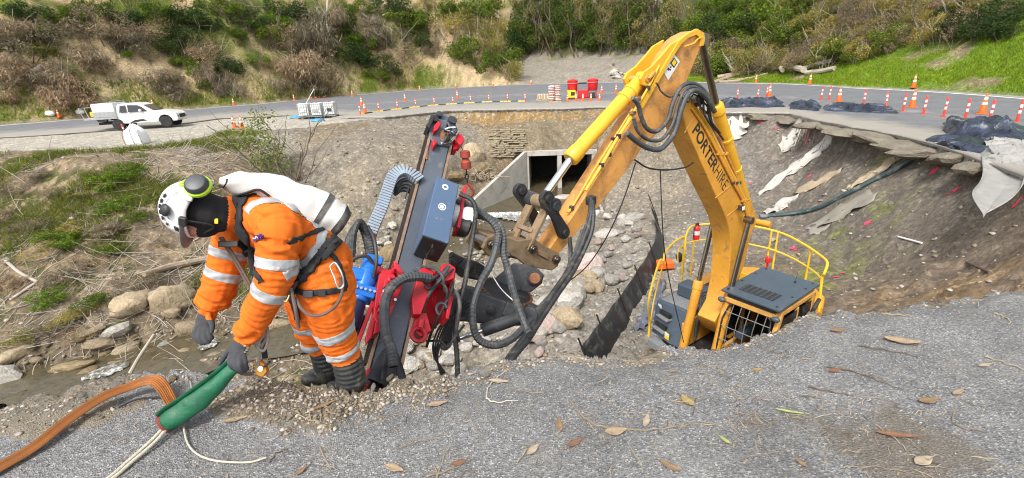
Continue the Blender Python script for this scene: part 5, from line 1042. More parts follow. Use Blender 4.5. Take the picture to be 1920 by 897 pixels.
b = MB(); p = D(968, 538, 5.24); b.lathe([(0.05, 0.02), (0.05, 0.0)], p, (RT, UP, -FW), 16); b.build('bracket_eye', 'black_steel', DR)
b = MB(); b.cyl(D(985, 592, 4.68), D(904, 620, 4.55), 0.065, 16); b.cyl(D(992, 590, 4.68)-FW*0.06, D(992, 590, 4.68)+FW*0.06, 0.08, 14); rm = b.build('tilt_cylinder', 'dark_steel', DR, bevel=0.006)
b = MB(); b.cyl(D(908, 619, 4.55), D(842, 641, 4.45), 0.024, 12); b.cyl(D(835, 646, 4.45)-FW*0.05, D(835, 646, 4.45)+FW*0.05, 0.05, 12); b.build('rod', 'chrome', rm)
b = MB(); dpoly(b, [(838, 596), (852, 596), (846, 640), (836, 652), (826, 646), (828, 625)], 4.4, 0.12); b.build('tilt_lug', 'dark_steel', DR, bevel=0.012)
b = MB(); b.cyl(D(880, 495, 4.6), D(862, 510, 4.5), 0.07, 14); b.build('hose_gland', 'black_steel', DR, bevel=0.01)
# hoses
def hose(pts, r_, m_='rubber_hose', name='hydraulic_hose', par=None, rib=False, n_=7):
    c = catmull([D(*p) for p in pts], n_); b = MB()
    rr = r_
    if rib:
        c2 = []; rr = []
        for i in range(len(c)-1):
            m__ = max(2, int(np.linalg.norm(c[i+1]-c[i])/0.012))
            for j in range(m__): c2.append(c[i]+(c[i+1]-c[i])*j/m__); rr.append(r_*(1.0 if len(c2) % 3 else 1.12))
        c = c2
    b.tube(c, rr, 8); return b.build(name, m_, DR if par is None else par)
hose([(806, 522, 3.75), (780, 519, 3.65), (754, 524, 3.58), (731, 544, 3.5), (721, 580, 3.42), (724, 627, 3.32), (735, 660, 3.25), (738, 690, 3.2)], 0.036, 'braided_hose', rib=True)
hose([(862, 364, 4.2), (884, 375, 4.2), (892, 397, 4.2), (887, 440, 4.2), (879, 487, 4.15), (871, 534, 4.1), (858, 584, 4.05), (854, 630, 4.0), (857, 672, 3.95), (858, 712, 3.8)], 0.022, 'rubber_hose', rib=True)
hose([(858, 376, 4.4), (894, 394, 4.35), (921, 414, 4.35), (934, 436, 4.35), (931, 460, 4.35), (921, 494, 4.3), (901, 531, 4.3), (888, 567, 4.25), (886, 597, 4.2), (893, 630, 4.2), (912, 645, 4.2), (938, 646, 4.25), (965, 632, 4.4), (990, 605, 4.6), (1020, 570, 4.9), (1050, 535, 5.2), (1078, 480, 5.5), (1095, 430, 5.6)], 0.034, 'braided_hose', rib=True)
hose([(866, 400, 4.4), (907, 407, 4.4), (934, 420, 4.4), (944, 444, 4.4), (944, 474, 4.4), (951, 502, 4.4), (961, 541, 4.4), (974, 582, 4.4), (988, 618, 4.35), (994, 628, 4.3)], 0.034, 'braided_hose', rib=True)
for k, (dx, dy, r_) in enumerate(((0, 0, 0.026), (7, 4, 0.028), (-7, 6, 0.020), (3, 10, 0.022))):
    hose([(1108+dx*0.3, 372+dy, 5.6), (1109+dx*0.5, 398, 5.6), (1102+dx, 430+dy, 5.55), (1086+dx, 470+dy, 5.5), (1066+dx, 508+dy, 5.3), (1036+dx, 552+dy, 5.0), (1008+dx, 594+dy, 4.7), (984+dx, 634+dy*0.5, 4.4), (962+dx*0.8, 664, 4.2), (945+dx*0.8, 690, 4.0)], r_, 'rubber_hose', rib=(k < 2))
b = MB(); p = XP(1108, 376, -0.28); b.box(p, (0.11, 0.10, 0.12), (EF, ER, EZ)); b.cyl(p-EZ*0.05, p-EZ*0.18, 0.03, 10); b.build('hose_manifold', 'black_steel', EX, bevel=0.015)
hose([(1068, 445, 5.6), (1070, 480, 5.6), (1064, 510, 5.5), (1048, 545, 5.3), (1020, 580, 5.0)], 0.026, 'rubber_hose')
for k in range(4):
    hose([(868+5*k, 560+4*k, 4.3), (845-3*k, 600, 4.2), (830-5*k, 634, 4.1), (820-2*k, 668, 4.0), (826+3*k, 700, 3.9), (836+4*k, 722, 3.8)], 0.009, 'black_cable', 'control_cable')
for k, (x0, y0, x1, y1, x2, y2) in enumerate([(795, 520, 838, 545, 842, 600), (842, 500, 800, 560, 792, 640), (850, 505, 812, 540, 790, 575), (790, 500, 830, 520, 850, 560), (760, 520, 800, 530, 840, 500), (775, 505, 800, 540, 842, 520), (850, 530, 830, 580, 800, 650), (845, 540, 862, 580, 860, 640), (800, 640, 840, 652, 870, 610)]):
    hose([(x0, y0, 3.95), ((x0+x1)/2+5, (y0+y1)/2-6, 3.85), (x1, y1, 3.8), ((x1+x2)/2-5, (y1+y2)/2+6, 3.85), (x2, y2, 3.95)], (0.012, 0.016, 0.010)[k % 3], ('rubber_hose', 'braided_hose')[k % 2])
for k in range(5):
    hose([(845, 478+5*k, 4.5), (865, 488+6*k, 4.6), (885, 494+6*k, 4.8), (905, 498+6*k, 5.0)], 0.03, 'rubber_hose', rib=True)
# hose loop cluster behind the worker
for k in range(7):
    x = 646+3*k; hose([(648+2*k, 492, 3.7), (652+2*k, 455-3*k, 3.7), (664+2*k, 428-2*k, 3.75), (676+2.5*k, 425+3*k, 3.8), (686+2*k, 450+3*k, 3.8), (692+k, 485, 3.8), (698, 515, 3.75)], 0.024, 'braided_hose' if k % 2 else 'rubber_hose', rib=k % 2 == 0)
hose([(702, 500, 3.75), (690, 482, 3.7), (672, 482, 3.65), (655, 492, 3.6), (640, 500, 3.6)], 0.014, 'rubber_hose')
hose([(898, 492, 4.9), (915, 505, 4.8), (938, 540, 4.7), (960, 562, 4.6), (972, 572, 4.6)], 0.006, 'white_decal', 'white_wire')
hose([(690, 425, 3.8), (702, 450, 3.7), (706, 490, 3.65), (700, 520, 3.65)], 0.014, 'rubber_hose')
# hook block hanging from the mast head
HK = MP(873, 300, -0.05)
hk = thing('winch_hook', 'small red hook block hanging on a wire beside the drill mast', 'hook', tuple(HK))
b = MB(); b.cyl(MP(858, 262, -0.03), HK+EZ*0.05, 0.005, 6); b.build('wire', 'chain_dark', hk)
b = MB(); b.lathe([(0.02, 0.10), (0.05, 0.09), (0.055, 0.03), (0.035, 0.02), (0.035, 0.0), (0.055, -0.02), (0.055, -0.09), (0.03, -0.10)], HK, None, 14); b.build('weight', mat('rust_red', (0.30, 0.05, 0.03), 0.6, var=0.3), hk)
for k in range(3):
    c = HK-EZ*(0.13+0.05*k); b = MB(); xx = RT if k % 2 else FW; b.tube([c+xx*0.016*math.cos(t)+EZ*0.032*math.sin(t) for t in np.linspace(0, 2*math.pi, 13)], 0.006, 6, cap=False); b.build('chain_link', 'chain_dark', hk)
c = HK-EZ*0.34; b = MB(); b.tube(catmull([c+EZ*0.09, c+EZ*0.05+RT*0.03, c+RT*0.055-EZ*0.0, c+RT*0.03-EZ*0.05, c-RT*0.03-EZ*0.05, c-RT*0.05, c-RT*0.045+EZ*0.03], 6), [0.016]*36+[0.008], 8); b.build('hook', 'rust_red', hk)
# ================================================================== things along the far road
mat('cone_orange', (0.85, 0.13, 0.012), 0.5, var=0.12, scale=6, dirt=(0.4, 0.12, 0.05), dirt_amt=0.2); mat('cone_white', (0.78, 0.78, 0.76), 0.45, var=0.08)
mat('post_red', (0.80, 0.055, 0.03), 0.5, var=0.12); mat('car_white', (0.70, 0.70, 0.70), 0.22, var=0.03, dirt=(0.45, 0.42, 0.37), dirt_amt=0.12, dirt_scale=2); mat('tyre', (0.020, 0.020, 0.021), 0.8, var=0.3, dirt=(0.14, 0.12, 0.1), dirt_amt=0.3); mat('alloy', (0.5, 0.5, 0.5), 0.35, metal=0.8, var=0.2); mat('aluminium', (0.42, 0.43, 0.44), 0.4, metal=0.6, var=0.2)
mat('sep_yellow', (0.70, 0.50, 0.08), 0.7, var=0.2, scale=5, dirt=(0.3, 0.25, 0.15), dirt_amt=0.3); mat('sep_black', (0.03, 0.03, 0.03), 0.7, var=0.3)
def mk_cone():
    r = thing('traffic_cone', 'orange traffic cone', 'cone')
    b = MB(); b.prism([np.array([x, y, 0]) for x, y in ((-0.2, -0.14), (-0.14, -0.2), (0.14, -0.2), (0.2, -0.14), (0.2, 0.14), (0.14, 0.2), (-0.14, 0.2), (-0.2, 0.14))], CZ, 0, 0.035); b.build('base', 'cone_orange', r, bevel=0.008)
    prof = [(0.145, 0.035), (0.035, 0.89), (0.028, 0.90)]; b = MB(); b.lathe(prof, seg=18); b.build('cone_body', 'cone_orange', r)
    for z0, z1 in ((0.40, 0.52), (0.62, 0.74)):
        f = lambda z: 0.145-0.11*(z-0.035)/0.855+0.004
        b = MB(); b.lathe([(f(z0), z0), (f(z1), z1)], seg=18); b.build('white_band', 'cone_white', r)
    return r
def mk_post():
    r = thing('delineator_post', 'red and white flexible post', 'post')
    b = MB(); b.lathe([(0.10, 0), (0.10, 0.02), (0.05, 0.04), (0.045, 0.85), (0.03, 0.88)], seg=14); b.build('post_body', 'post_red', r)
    for z0, z1 in ((0.34, 0.46), (0.56, 0.68)):
        b = MB(); b.lathe([(0.0485, z0), (0.0485, z1)], seg=14); b.build('white_band', 'cone_white', r)
    return r
protoC = mk_cone(); protoP = mk_post(); usedp = {'c': False, 'p': False}
def put(kind, px, py, label=None, group=None, tilt=(0, 0), s=1.0, cond=None):
    src = protoC if kind == 'c' else protoP
    o = src if not usedp[kind] else copy_tree(src); usedp[kind] = True
    p = onto(px, py, lo=8); o.location = (p[0], p[1], p[2]+0.075 if tilt == (0, 0) else p[2]+0.12); o.rotation_euler = (tilt[0], tilt[1], random.uniform(0, 1.5)); o.scale = (s, s, s)
    if label: o['label'] = label
    o['group'] = group; return o
far = [put('c', x, y, None, 'cones along the far kerb') for x, y in [(112, 222), (288, 202), (439, 199), (552, 190), (661, 182), (787, 172), (855, 166.5), (925, 163), (996, 160), (1073, 159), (1417, 157), (1518, 159), (1712, 166.5)]]
rank_labels(far, lambda o, t: 'orange cone with white bands on the far kerb, '+t)
mid_ = [put('c', x, y, None, 'cones in the middle of the far road') for x, y in [(679, 199), (685, 213), (760, 192), (858, 186), (1128, 178), (1155, 176), (1442, 183), (1572, 193), (1709, 204), (1840, 217)]]
rank_labels(mid_, lambda o, t: 'orange cone standing out on the far carriageway, '+t)
pumpc = [put('c', x, y, None, 'cones round the red pump unit', s=0.8) for x, y in [(1064, 193), (1080, 192), (1093, 192), (1108, 192), (1124, 192)]]
rank_labels(pumpc, lambda o, t: 'orange cone in front of the red pump unit, '+t)
for x, y, lab in ((441, 243, 'left of two orange cones on the dirt shoulder behind the sapling'), (455, 243, 'right of two orange cones on the dirt shoulder behind the sapling')): put('c', x, y, lab, 'cones on the dirt shoulder')
for i, (x, y) in enumerate([(583, 187), (592, 186), (599, 185), (606, 184)]): put('c', x, y, 'orange cone lying on its side in the roadside heap, %s from the left' % ordn(i+1), 'fallen cones at the far kerb', tilt=(1.25*(1 if i % 2 else -1), 0.6-0.3*i), s=0.8)
PL_ = [(676, 217), (711, 211), (746, 207), (780, 203), (815, 199.5), (850, 197), (883, 195), (917, 193), (952, 192.5), (985, 192)]
pl_ = [put('p', x, y, None, 'posts on the yellow and black separators') for x, y in PL_]
rank_labels(pl_, lambda o, t: 'thin red post on a yellow separator left of the bag stack, '+t)
PR_ = [(1382, 188), (1420, 188), (1437, 184), (1539, 190), (1554, 190), (1618, 200), (1692, 212), (1730, 218), (1768, 223), (1808, 228), (1853, 232), (1905, 233)]
pr_ = [put('p', x, y, None, 'posts along the broken road edge') for x, y in PR_]
rank_labels(pr_, lambda o, t: 'red and white post by the broken road edge, '+t)
put('p', 1661, 206, 'bent red post leaning right over the dark sheet', 'posts along the broken road edge', tilt=(-0.1, 0.42))
# rubber lane separators between the posts
mat('sep_mix', (0.5, 0.4, 0.1), 0.7)
seps = []
for i in range(len(PL_)-1):
    a, c = onto(*PL_[i], lo=8), onto(*PL_[i+1], lo=8); a[2] += 0.06; c[2] += 0.06; d = c-a
    r = thing('lane_separator', 'yellow and black rubber lane separator', 'separator', tuple(a), 'lane separators at the far road edge'); d_ = nrm(d)
    for k in range(5):
        p0, p1 = a+d*(k/5+0.01), a+d*((k+1)/5-0.01); b = MB(); s_ = np.array([-d_[1], d_[0], 0])
        b.prism([p0-s_*0.12, p0-s_*0.08+CZ*0.1, p0+s_*0.08+CZ*0.1, p0+s_*0.12], d_, 0, np.linalg.norm(p1-p0)); b.build('separator_block', 'sep_yellow' if k in (0, 4, 3) else 'sep_black', r)
    seps.append(r)
rank_labels(seps, lambda o, t: 'yellow and black separator block row along the far edge, '+t)
# ---- utility truck
def box_poly(b, prof, y0, y1, inset=0.0, z_in=1.0):
    """side profile (x,z) extruded across y; points above z_in pulled in"""
    k = len(prof); f = lambda z: inset*max(0, (z-z_in))
    V = [(x, y0+f(z), z) for x, z in prof]+[(x, y1-f(z), z) for x, z in prof]
    b.add(V, [tuple(range(k)), tuple(range(k, 2*k))[::-1]]+[(i, k+i, k+(i+1) % k, (i+1) % k) for i in range(k)])
pr0, pf0 = onto(238, 243, lo=8), onto(322, 238, lo=8); dirx = nrm((pf0-pr0)*np.array([1, 1, 0]))
TK = thing('utility_truck', 'white extra-cab utility truck with canopy box parked on the dirt shoulder', 'truck')
b = MB(); prof = [(-0.55, 0.50), (-0.55, 0.95), (-0.5, 1.05), (0.02, 1.12), (0.10, 1.55), (0.25, 1.73), (0.9, 1.78), (1.5, 1.74), (1.75, 1.62), (2.35, 1.20), (2.5, 1.16), (3.35, 1.08), (3.62, 0.98), (3.78, 0.80), (3.82, 0.55), (3.72, 0.40), (3.46, 0.40), (3.40, 0.62), (3.25, 0.80), (3.0, 0.86), (2.75, 0.80), (2.60, 0.62), (2.54, 0.40), (0.6, 0.40), (0.0, 0.45)]
box_poly(b, [p for p in prof if p[0] > -0.1], -0.87, 0.87, 0.28, 1.12); body_ = b.build('cab_body', 'car_white', TK, bevel=0.04, seg=3)
b = MB(); box_poly(b, [(-1.30, 0.92), (-1.30, 1.78), (-1.22, 1.84), (0.02, 1.84), (0.05, 1.78), (0.05, 0.92)], -0.92, 0.92); b.build('canopy_box', 'car_white', TK, bevel=0.04, seg=3)
b = MB(); box_poly(b, [(-1.95, 0.78), (-1.95, 0.90), (0.08, 0.90), (0.08, 0.78)], -0.93, 0.93); b.build('tray', 'aluminium', TK, bevel=0.01)
for s_ in (-1, 1):
    b = MB(); box_poly(b, [(-1.3, 0.92), (-1.3, 1.28), (0.05, 1.28), (0.05, 0.92)], s_*0.935-0.008, s_*0.935+0.008); b.build('tray_side', 'aluminium', TK)
    b = MB(); box_poly(b, [(-1.15, 0.62), (-0.62, 0.62), (-0.58, 0.78), (-1.2, 0.78)], s_*0.80-0.1, s_*0.80+0.1); b.build('mud_guard', 'tyre', TK)
b = MB(); b.tube([np.array(p) for p in [(-0.02, -0.88, 0.9), (-0.06, -0.88, 1.95), (-0.06, 0.88, 1.95), (-0.02, 0.88, 0.9)]], 0.03, 8); b.build('headboard', 'aluminium', TK)
for x in (-1.93, -1.6):
    b = MB(); b.tube([np.array(p) for p in [(x, -0.9, 0.9), (x-0.12, -0.9, 1.6), (x-0.12, 0.9, 1.6), (x, 0.9, 0.9)]], 0.025, 8); b.build('rear_rack', 'aluminium', TK)
b = MB(); b.box((-1.6, 0.1, 1.12), (0.4, 0.9, 0.38)); b.build('yellow_tool', 'warn_yellow', TK, bevel=0.08, seg=3)
for s_ in (-1, 1):
    for poly in ([(0.28, 1.16), (0.36, 1.60), (0.72, 1.64), (0.72, 1.16)], [(0.82, 1.16), (0.82, 1.64), (1.45, 1.60), (1.72, 1.46), (2.0, 1.18)]):
        b = MB(); P = [np.array([x, s_*(0.872-0.28*max(0, z-1.12)), z]) for x, z in poly]; b.prism(P, np.array([0, s_, 0]), 0.002, 0.006); b.build('side_window', 'dark_glass', TK)
    b = MB(); b.box((1.62, s_*0.93, 1.24), (0.14, 0.2, 0.15)); b.build('wing_mirror', 'car_white', TK, bevel=0.03)
    b = MB(); b.box((0.95, s_*0.876, 1.03), (0.16, 0.02, 0.03)); b.build('door_handle', 'aluminium', TK)
    b = MB(); b.box((3.62, s_*0.66, 0.86), (0.26, 0.32, 0.12)); b.build('headlight', 'lamp_white', TK, bevel=0.03)
    b = MB(); b.box((3.76, s_*0.62, 0.66), (0.10, 0.14, 0.18)); b.build('grille_side', 'tyre', TK, bevel=0.02)
    b = MB(); V = [(0.72, s_*0.879, 0.45), (1.1, s_*0.879, 0.62), (1.6, s_*0.879, 0.66), (1.9, s_*0.879, 0.54), (1.4, s_*0.879, 0.50), (1.0, s_*0.879, 0.44)]; b.add(V, [tuple(range(6))]); b.build('side_graphic', 'black_decal', TK)
b = MB(); b.add([(1.80, -0.68, 1.60), (1.80, 0.68, 1.60), (2.42, 0.80, 1.22), (2.42, -0.80, 1.22)], [(0, 1, 2, 3)]); b.build('windscreen', 'dark_glass', TK)
b = MB(); b.box((3.80, 0, 0.72), (0.06, 0.9, 0.26)); b.build('grille', 'tyre', TK, bevel=0.02)
b = MB(); b.box((1.0, 0, 0.48), (4.6, 1.2, 0.16)); b.build('chassis', 'tyre', TK)
for x in (0, 1):
    for s_ in (-1, 1):
        c = np.array([-0.0 if x == 0 else 3.0, s_*0.78, 0.37]); A_y = (np.array([1.0, 0, 0]), CZ, np.array([0, s_*1.0, 0])); c[0] = -0.0 if x else c[0]; c[0] = 3.0 if x else 0.0
        b = MB(); b.lathe([(0.24, -0.11), (0.36, -0.11), (0.385, -0.07), (0.385, 0.07), (0.36, 0.11), (0.24, 0.11)], c, A_y, 24); wh = b.build('wheel', 'tyre', TK, bevel=0.01)
        b = MB(); b.lathe([(0.23, 0.02), (0.235, 0.095), (0.20, 0.09), (0.19, 0.05), (0.05, 0.075)], c, A_y, 20); rim = b.build('rim', 'alloy', wh)
        for k in range(6):
            a = k*math.pi/3; b = MB(); p = c+A_y[0]*0.12*math.cos(a)+A_y[1]*0.12*math.sin(a)+A_y[2]*0.085; b.box(p, (0.18, 0.05, 0.02), (A_y[0]*math.cos(a)+A_y[1]*math.sin(a), -A_y[0]*math.sin(a)+A_y[1]*math.cos(a), A_y[2])); b.build('spoke', 'alloy', wh)
TK.location = (pr0[0], pr0[1], pr0[2]+0.05); TK.rotation_euler = (0, 0, math.atan2(dirx[1], dirx[0])); TK.scale = (1.08,)*3
# ---- water tanks (white caged totes)
mat('tank_white', (0.68, 0.71, 0.70), 0.45, var=0.12, scale=2, dirt=(0.4, 0.4, 0.36), dirt_amt=0.2)
tanks = []; mat('dark_cage', (0.34, 0.35, 0.36), 0.45, metal=0.4)
for i, (x, y) in enumerate([(575, 223), (598, 222), (622, 220.5)]):
    p = onto(x, y, lo=8); r = thing('tote_tank', '', 'tank', (p[0], p[1], p[2]+0.05), 'white caged totes'); q = np.array(p)+CZ*0.05
    b = MB(); b.box(q+CZ*0.70, (0.80, 0.80, 0.98)); b.build('tank', 'tank_white', r, bevel=0.07, seg=3)
    b = MB(); b.lathe([(0.11, 1.19), (0.11, 1.25)], q, None, 14); b.build('lid', ('slate_panel', 'post_red', 'signal_red')[i], r)
    for k in range(5):
        z = 0.26+0.22*k; b = MB(); h = 0.44; b.tube([q+np.array(c_) for c_ in [(-h, -h, z), (h, -h, z), (h, h, z), (-h, h, z), (-h, -h, z)]], 0.014, 6); b.build('cage_hoop', 'dark_cage', r)
    for k in range(6):
        t = -0.44+0.88*k/5
        for pos in ((t, -0.44), (t, 0.44)): b = MB(); b.tube([q+np.array([pos[0], pos[1], 0.16]), q+np.array([pos[0], pos[1], 1.16])], 0.013, 6); b.build('cage_bar', 'dark_cage', r)
    b = MB(); b.box(q+CZ*0.13, (1.0, 1.0, 0.04)); b.build('pallet_deck', 'aluminium', r)
    for dx in (-0.42, 0, 0.42): b = MB(); b.box(q+np.array([dx, 0, 0.055]), (0.12, 0.98, 0.11)); b.build('pallet_runner', 'sep_black', r)
    b = MB(); b.box(q+np.array([0.05*(i-1), -0.47, 0.62]), (0.34, 0.01, 0.22)); b.build('front_label', ('white_decal', 'aluminium', 'sep_black')[i], r)
    tanks.append(r)
for o, t in zip(tanks, ('left white caged water tote with grey lid on the far road edge', 'middle white caged water tote with pale label', 'right white caged water tote with dark label')): o['label'] = t
b = MB(); p = onto(553, 210, lo=8); q = onto(560, 222, lo=8); b.tube([q+CZ*0.05, q+np.array([1.6, 0.4, 2.3])], 0.03, 8); b.build('white_pipe', 'tank_white', None, label='white pipe leaning beside the left water tote', cat='pipe')
mat('hose_blue', (0.08, 0.33, 0.60), 0.5, var=0.15)
for (x, y, lab) in ((556, 222, 'blue hose coil left of the water totes'), (596, 228, 'blue hose coil in front of the water totes')):
    p = onto(x, y, lo=8); b = MB(); pts = []
    for k in range(5*18): a = 2*math.pi*k/18; rr__ = 0.52-0.02*(k/18); pts.append(p+np.array([rr__*math.cos(a), rr__*0.9*math.sin(a), 0.05+0.03*(k/18)+0.015*math.sin(k)]))
    b.tube(pts, 0.025, 6); b.build('hose_coil', 'hose_blue', None, label=lab, cat='hose')
# ---- bulk bag with a marker post
p = onto(262, 270, lo=8); BB = thing('bulk_bag', 'white woven bulk bag slumped on the shoulder beside the truck', 'bag', tuple(p))
b = MB(); V = []; ns = 24; lev = [(0.42, 0.0), (0.48, 0.10), (0.48, 0.36), (0.44, 0.62), (0.40, 0.78), (0.28, 0.90), (0.15, 1.06), (0.07, 1.12)]
for i, (r_, z) in enumerate(lev):
    for j in range(ns):
        a = 2*math.pi*j/ns; sq = 1/max(abs(math.cos(a)), abs(math.sin(a)))**0.7; V.append(p+np.array([r_*sq*math.cos(a)*1.05+0.12*z*-1, r_*sq*math.sin(a)*0.9, z+0.06*math.sin(a*3+i)*(i > 3)]))
b.add(V, [(i*ns+j, i*ns+(j+1) % ns, (i+1)*ns+(j+1) % ns, (i+1)*ns+j) for i in range(len(lev)-1) for j in range(ns)]+[tuple(range((len(lev)-1)*ns, len(lev)*ns))]); b.build('bag_body', mat('woven_white', (0.78, 0.79, 0.80), 0.7, var=0.08, scale=3, bmp=0.3, bscale=6), BB)
for dx in (-0.50, 0.03, 0.48):
    b = MB(); b.tube(catmull([p+np.array([dx+0.03, -0.46, 0.02]), p+np.array([dx-0.02, -0.46, 0.4]), p+np.array([dx*0.8-0.09, -0.39, 0.75]), p+np.array([dx*0.5-0.09, -0.25, 0.93])], 5), 0.018, 6, True, 0.5); b.build('lifting_strap', 'sep_black', BB)
put('p', 240, 262, 'red post at the left of the white bulk bag', 'posts along the broken road edge', tilt=(0, -0.1))
for (x, y, lab) in ((95, 217, 'white sandbag at the far kerb left of the truck'), (151, 214, 'small white sandbag on the far grass edge')):
    p = onto(x, y, lo=8); b = MB(); b.ball(p+CZ*0.2, (0.45, 0.3, 0.28), 12, 8); b.build('sandbag', 'woven_white', None, label=lab, cat='sandbag')
# ---- bag stack, crate, red pump unit
p = onto(1040, 193, lo=8); ST = thing('bag_stack', 'tall pallet stack of pale bags with pink print on the far road', 'bags', tuple(p))
mat('bag_paper', (0.62, 0.52, 0.46), 0.8, var=0.2, scale=3, c2=(0.75, 0.66, 0.6)); mat('bag_pink', (0.66, 0.33, 0.28), 0.8, var=0.2)
b = MB(); b.box(p+CZ*0.12, (1.1, 1.1, 0.12)); b.build('pallet', mat('pallet_wood', (0.42, 0.32, 0.19), 0.85, var=0.25, scale=6), ST)
for k in range(9):
    for j in range(2):
        b = MB(); b.ball(p+np.array([-0.27+0.54*j+random.uniform(-0.03, 0.03), 0, 0.26+0.145*k]), (0.30, 0.52, 0.095), 10, 6); b.build('paper_bag', ('bag_paper', 'bag_pink')[(k+j) % 3 == 0], ST)
p = onto(1018, 190, lo=8); CR = thing('timber_crate', 'low pale timber crate left of the bag stack', 'crate', tuple(p))
b = MB(); b.box(p+CZ*0.1, (1.3, 0.9, 0.14)); b.build('crate_base', 'pallet_wood', CR)
for k in range(5): b = MB(); b.box(p+np.array([-0.52+0.26*k, -0.38, 0.42]), (0.16, 0.05, 0.5)); b.build('crate_slat', 'pallet_wood', CR)
b = MB(); b.box(p+np.array([0, 0.0, 0.42]), (1.1, 0.7, 0.45)); b.build('crate_load', 'bag_paper', CR, bevel=0.05)
p = onto(1092, 186, lo=8); PU = thing('pump_unit', 'red grout pump unit with two drums and a yellow engine box', 'pump', tuple(p))
for dx in (-0.95, 0.98):
    b = MB(); b.lathe([(0.42, 0.75), (0.46, 0.8), (0.50, 1.7), (0.52, 1.72), (0.50, 1.74), (0.2, 1.86)], p+np.array([dx, 0, 0]), None, 22); dm = b.build('mixing_drum', 'signal_red', PU)
    for a in (0.8, 2.4, 4.0, 5.5): b = MB(); q = p+np.array([dx+0.44*math.cos(a), 0.44*math.sin(a), 0]); b.tube([q, q+CZ*0.85], 0.03, 6); b.build('drum_leg', 'signal_red', dm)
    b = MB(); b.tube([p+np.array([dx+0.56*math.cos(t), 0.56*math.sin(t), 1.5]) for t in np.linspace(0, 6.283, 20)], 0.025, 6, cap=False); b.build('drum_hoop', 'bag_pink', dm)
b = MB(); b.box(p+np.array([-1.15, -0.6, 0.55]), (0.75, 0.6, 0.7)); b.build('engine_box', 'warn_yellow', PU, bevel=0.05); b = MB(); b.box(p+np.array([-1.05, -0.905, 0.58]), (0.36, 0.02, 0.32)); b.build('engine_panel', 'sep_black', PU)
b = MB(); b.box(p+np.array([0.0, -0.35, 0.5]), (0.9, 0.6, 0.75)); b.build('pump_body', 'signal_red', PU, bevel=0.1, seg=3); b = MB(); b.box(p+np.array([0.85, -0.6, 0.35]), (0.5, 0.5, 0.5)); b.build('valve_block', 'sep_black', PU, bevel=0.06); b = MB(); b.box(p+np.array([0.0, 0, 1.45]), (0.8, 0.12, 0.14)); b.build('gantry', 'sep_black', PU, bevel=0.02); b = MB(); b.box(p+np.array([0, 0, 0.08]), (3.0, 1.4, 0.1)); b.build('skid', 'signal_red', PU)
b = MB(); uu = np.linspace(0, 2*math.pi, 25)[:-1]; b.add([p+np.array([2.6*math.cos(t)*(1+0.15*math.sin(3*t)), 1.5*math.sin(t)-0.4, 0.07]) for t in uu], [tuple(range(24))]); b.build('cement_spill', mat('spill', (0.62, 0.60, 0.57), 0.9, var=0.2, scale=2), None, label='pale cement spill on the road under the pump unit', cat='spill')
# ---- crumpled plastic sheets along the broken edge
m, n, l, b = nt('plastic_sheet')
f_ = noise(n, l, 1.7, 5, 0.6); l.new(ramp(n, l, f_, [(0.42, (0.010, 0.013, 0.024)), (0.60, (0.040, 0.052, 0.090)), (0.74, (0.30, 0.295, 0.275))]), b.inputs['Base Color']); b.inputs['Roughness'].default_value = 0.32; l.new(bump(n, l, noise(n, l, 5, 4, 0.6, dist=0.8), 0.5, 0.06), b.inputs['Normal'])
mat('pale_sheet', (0.29, 0.285, 0.265), 0.7, var=0.25, scale=1.5, dirt=(0.2, 0.18, 0.15), dirt_amt=0.35, dirt_scale=1.5, bmp=0.4, bscale=6)
def sheet(name, quad, m_, label, amp=0.3, nu=44, nv=16, seed=0, lift=0.05, freq=0.8, follow=True):
    (a, b_, c, d) = [onto(x, y, lo=8) for x, y in quad]; V = []
    U, W_ = np.meshgrid(np.linspace(0, 1, nu), np.linspace(0, 1, nv), indexing='ij')
    jit = 0.06*fbm(U*9+seed, W_*9, 2); U2 = np.clip(U, 0, 1); P = (a*(1-U2[..., None])+b_*U2[..., None])*(1-W_[..., None])+(d*(1-U2[..., None])+c*U2[..., None])*W_[..., None]
    P[..., 0] += jit*2; P[..., 1] += 0.5*fbm(U*7+seed+3, W_*3, 2)
    zt = height(P[..., 0], P[..., 1]) if follow else P[..., 2]
    rid = np.abs(fbm(P[..., 0]*freq+seed, P[..., 1]*freq, 4, 0.6)); rid2 = 1-np.abs(fbm(P[..., 0]*freq*0.7+seed+7, P[..., 1]*freq*1.3, 3, 0.6))*2
    P[..., 2] = zt+lift+amp*(rid*0.9+np.clip(rid2, 0, 1)*0.7)*np.clip(4*W_*(1-W_), 0, 1)**0.55*np.clip(7*U*(1-U)+0.05, 0, 1)
    b = MB(); b.add(P.reshape(-1, 3), [tuple(f) for f in grid_faces(nu, nv).tolist()]); o = b.build(name, m_, None, smooth=False, label=label, cat='sheet'); s_ = o.modifiers.new('t', 'SOLIDIFY'); s_.thickness = 0.012; return o
sheet('plastic_sheet', [(1345, 205), (1475, 205), (1470, 192), (1350, 188)], 'plastic_sheet', 'dark crumpled plastic sheet on the road edge right behind the boom', 0.5, seed=1)
sheet('plastic_sheet', [(1478, 208), (1540, 212), (1530, 195), (1478, 196)], 'plastic_sheet', 'short dark plastic sheet draped over a soil heap on the road edge', 0.45, seed=2)
sheet('plastic_sheet', [(1540, 212), (1690, 218), (1672, 202), (1545, 198)], 'plastic_sheet', 'long dark plastic sheet beside the bent post', 0.4, seed=3)
sheet('plastic_sheet', [(1742, 278), (1905, 275), (1915, 236), (1775, 235)], 'plastic_sheet', 'large heap of dark plastic sheet at the right road edge', 0.6, 56, 28, seed=4)
sheet('plastic_sheet', [(1770, 300), (1850, 296), (1840, 270), (1745, 272)], 'plastic_sheet', 'grey plastic sheet hanging over the broken edge below the large heap', 0.3, seed=5)
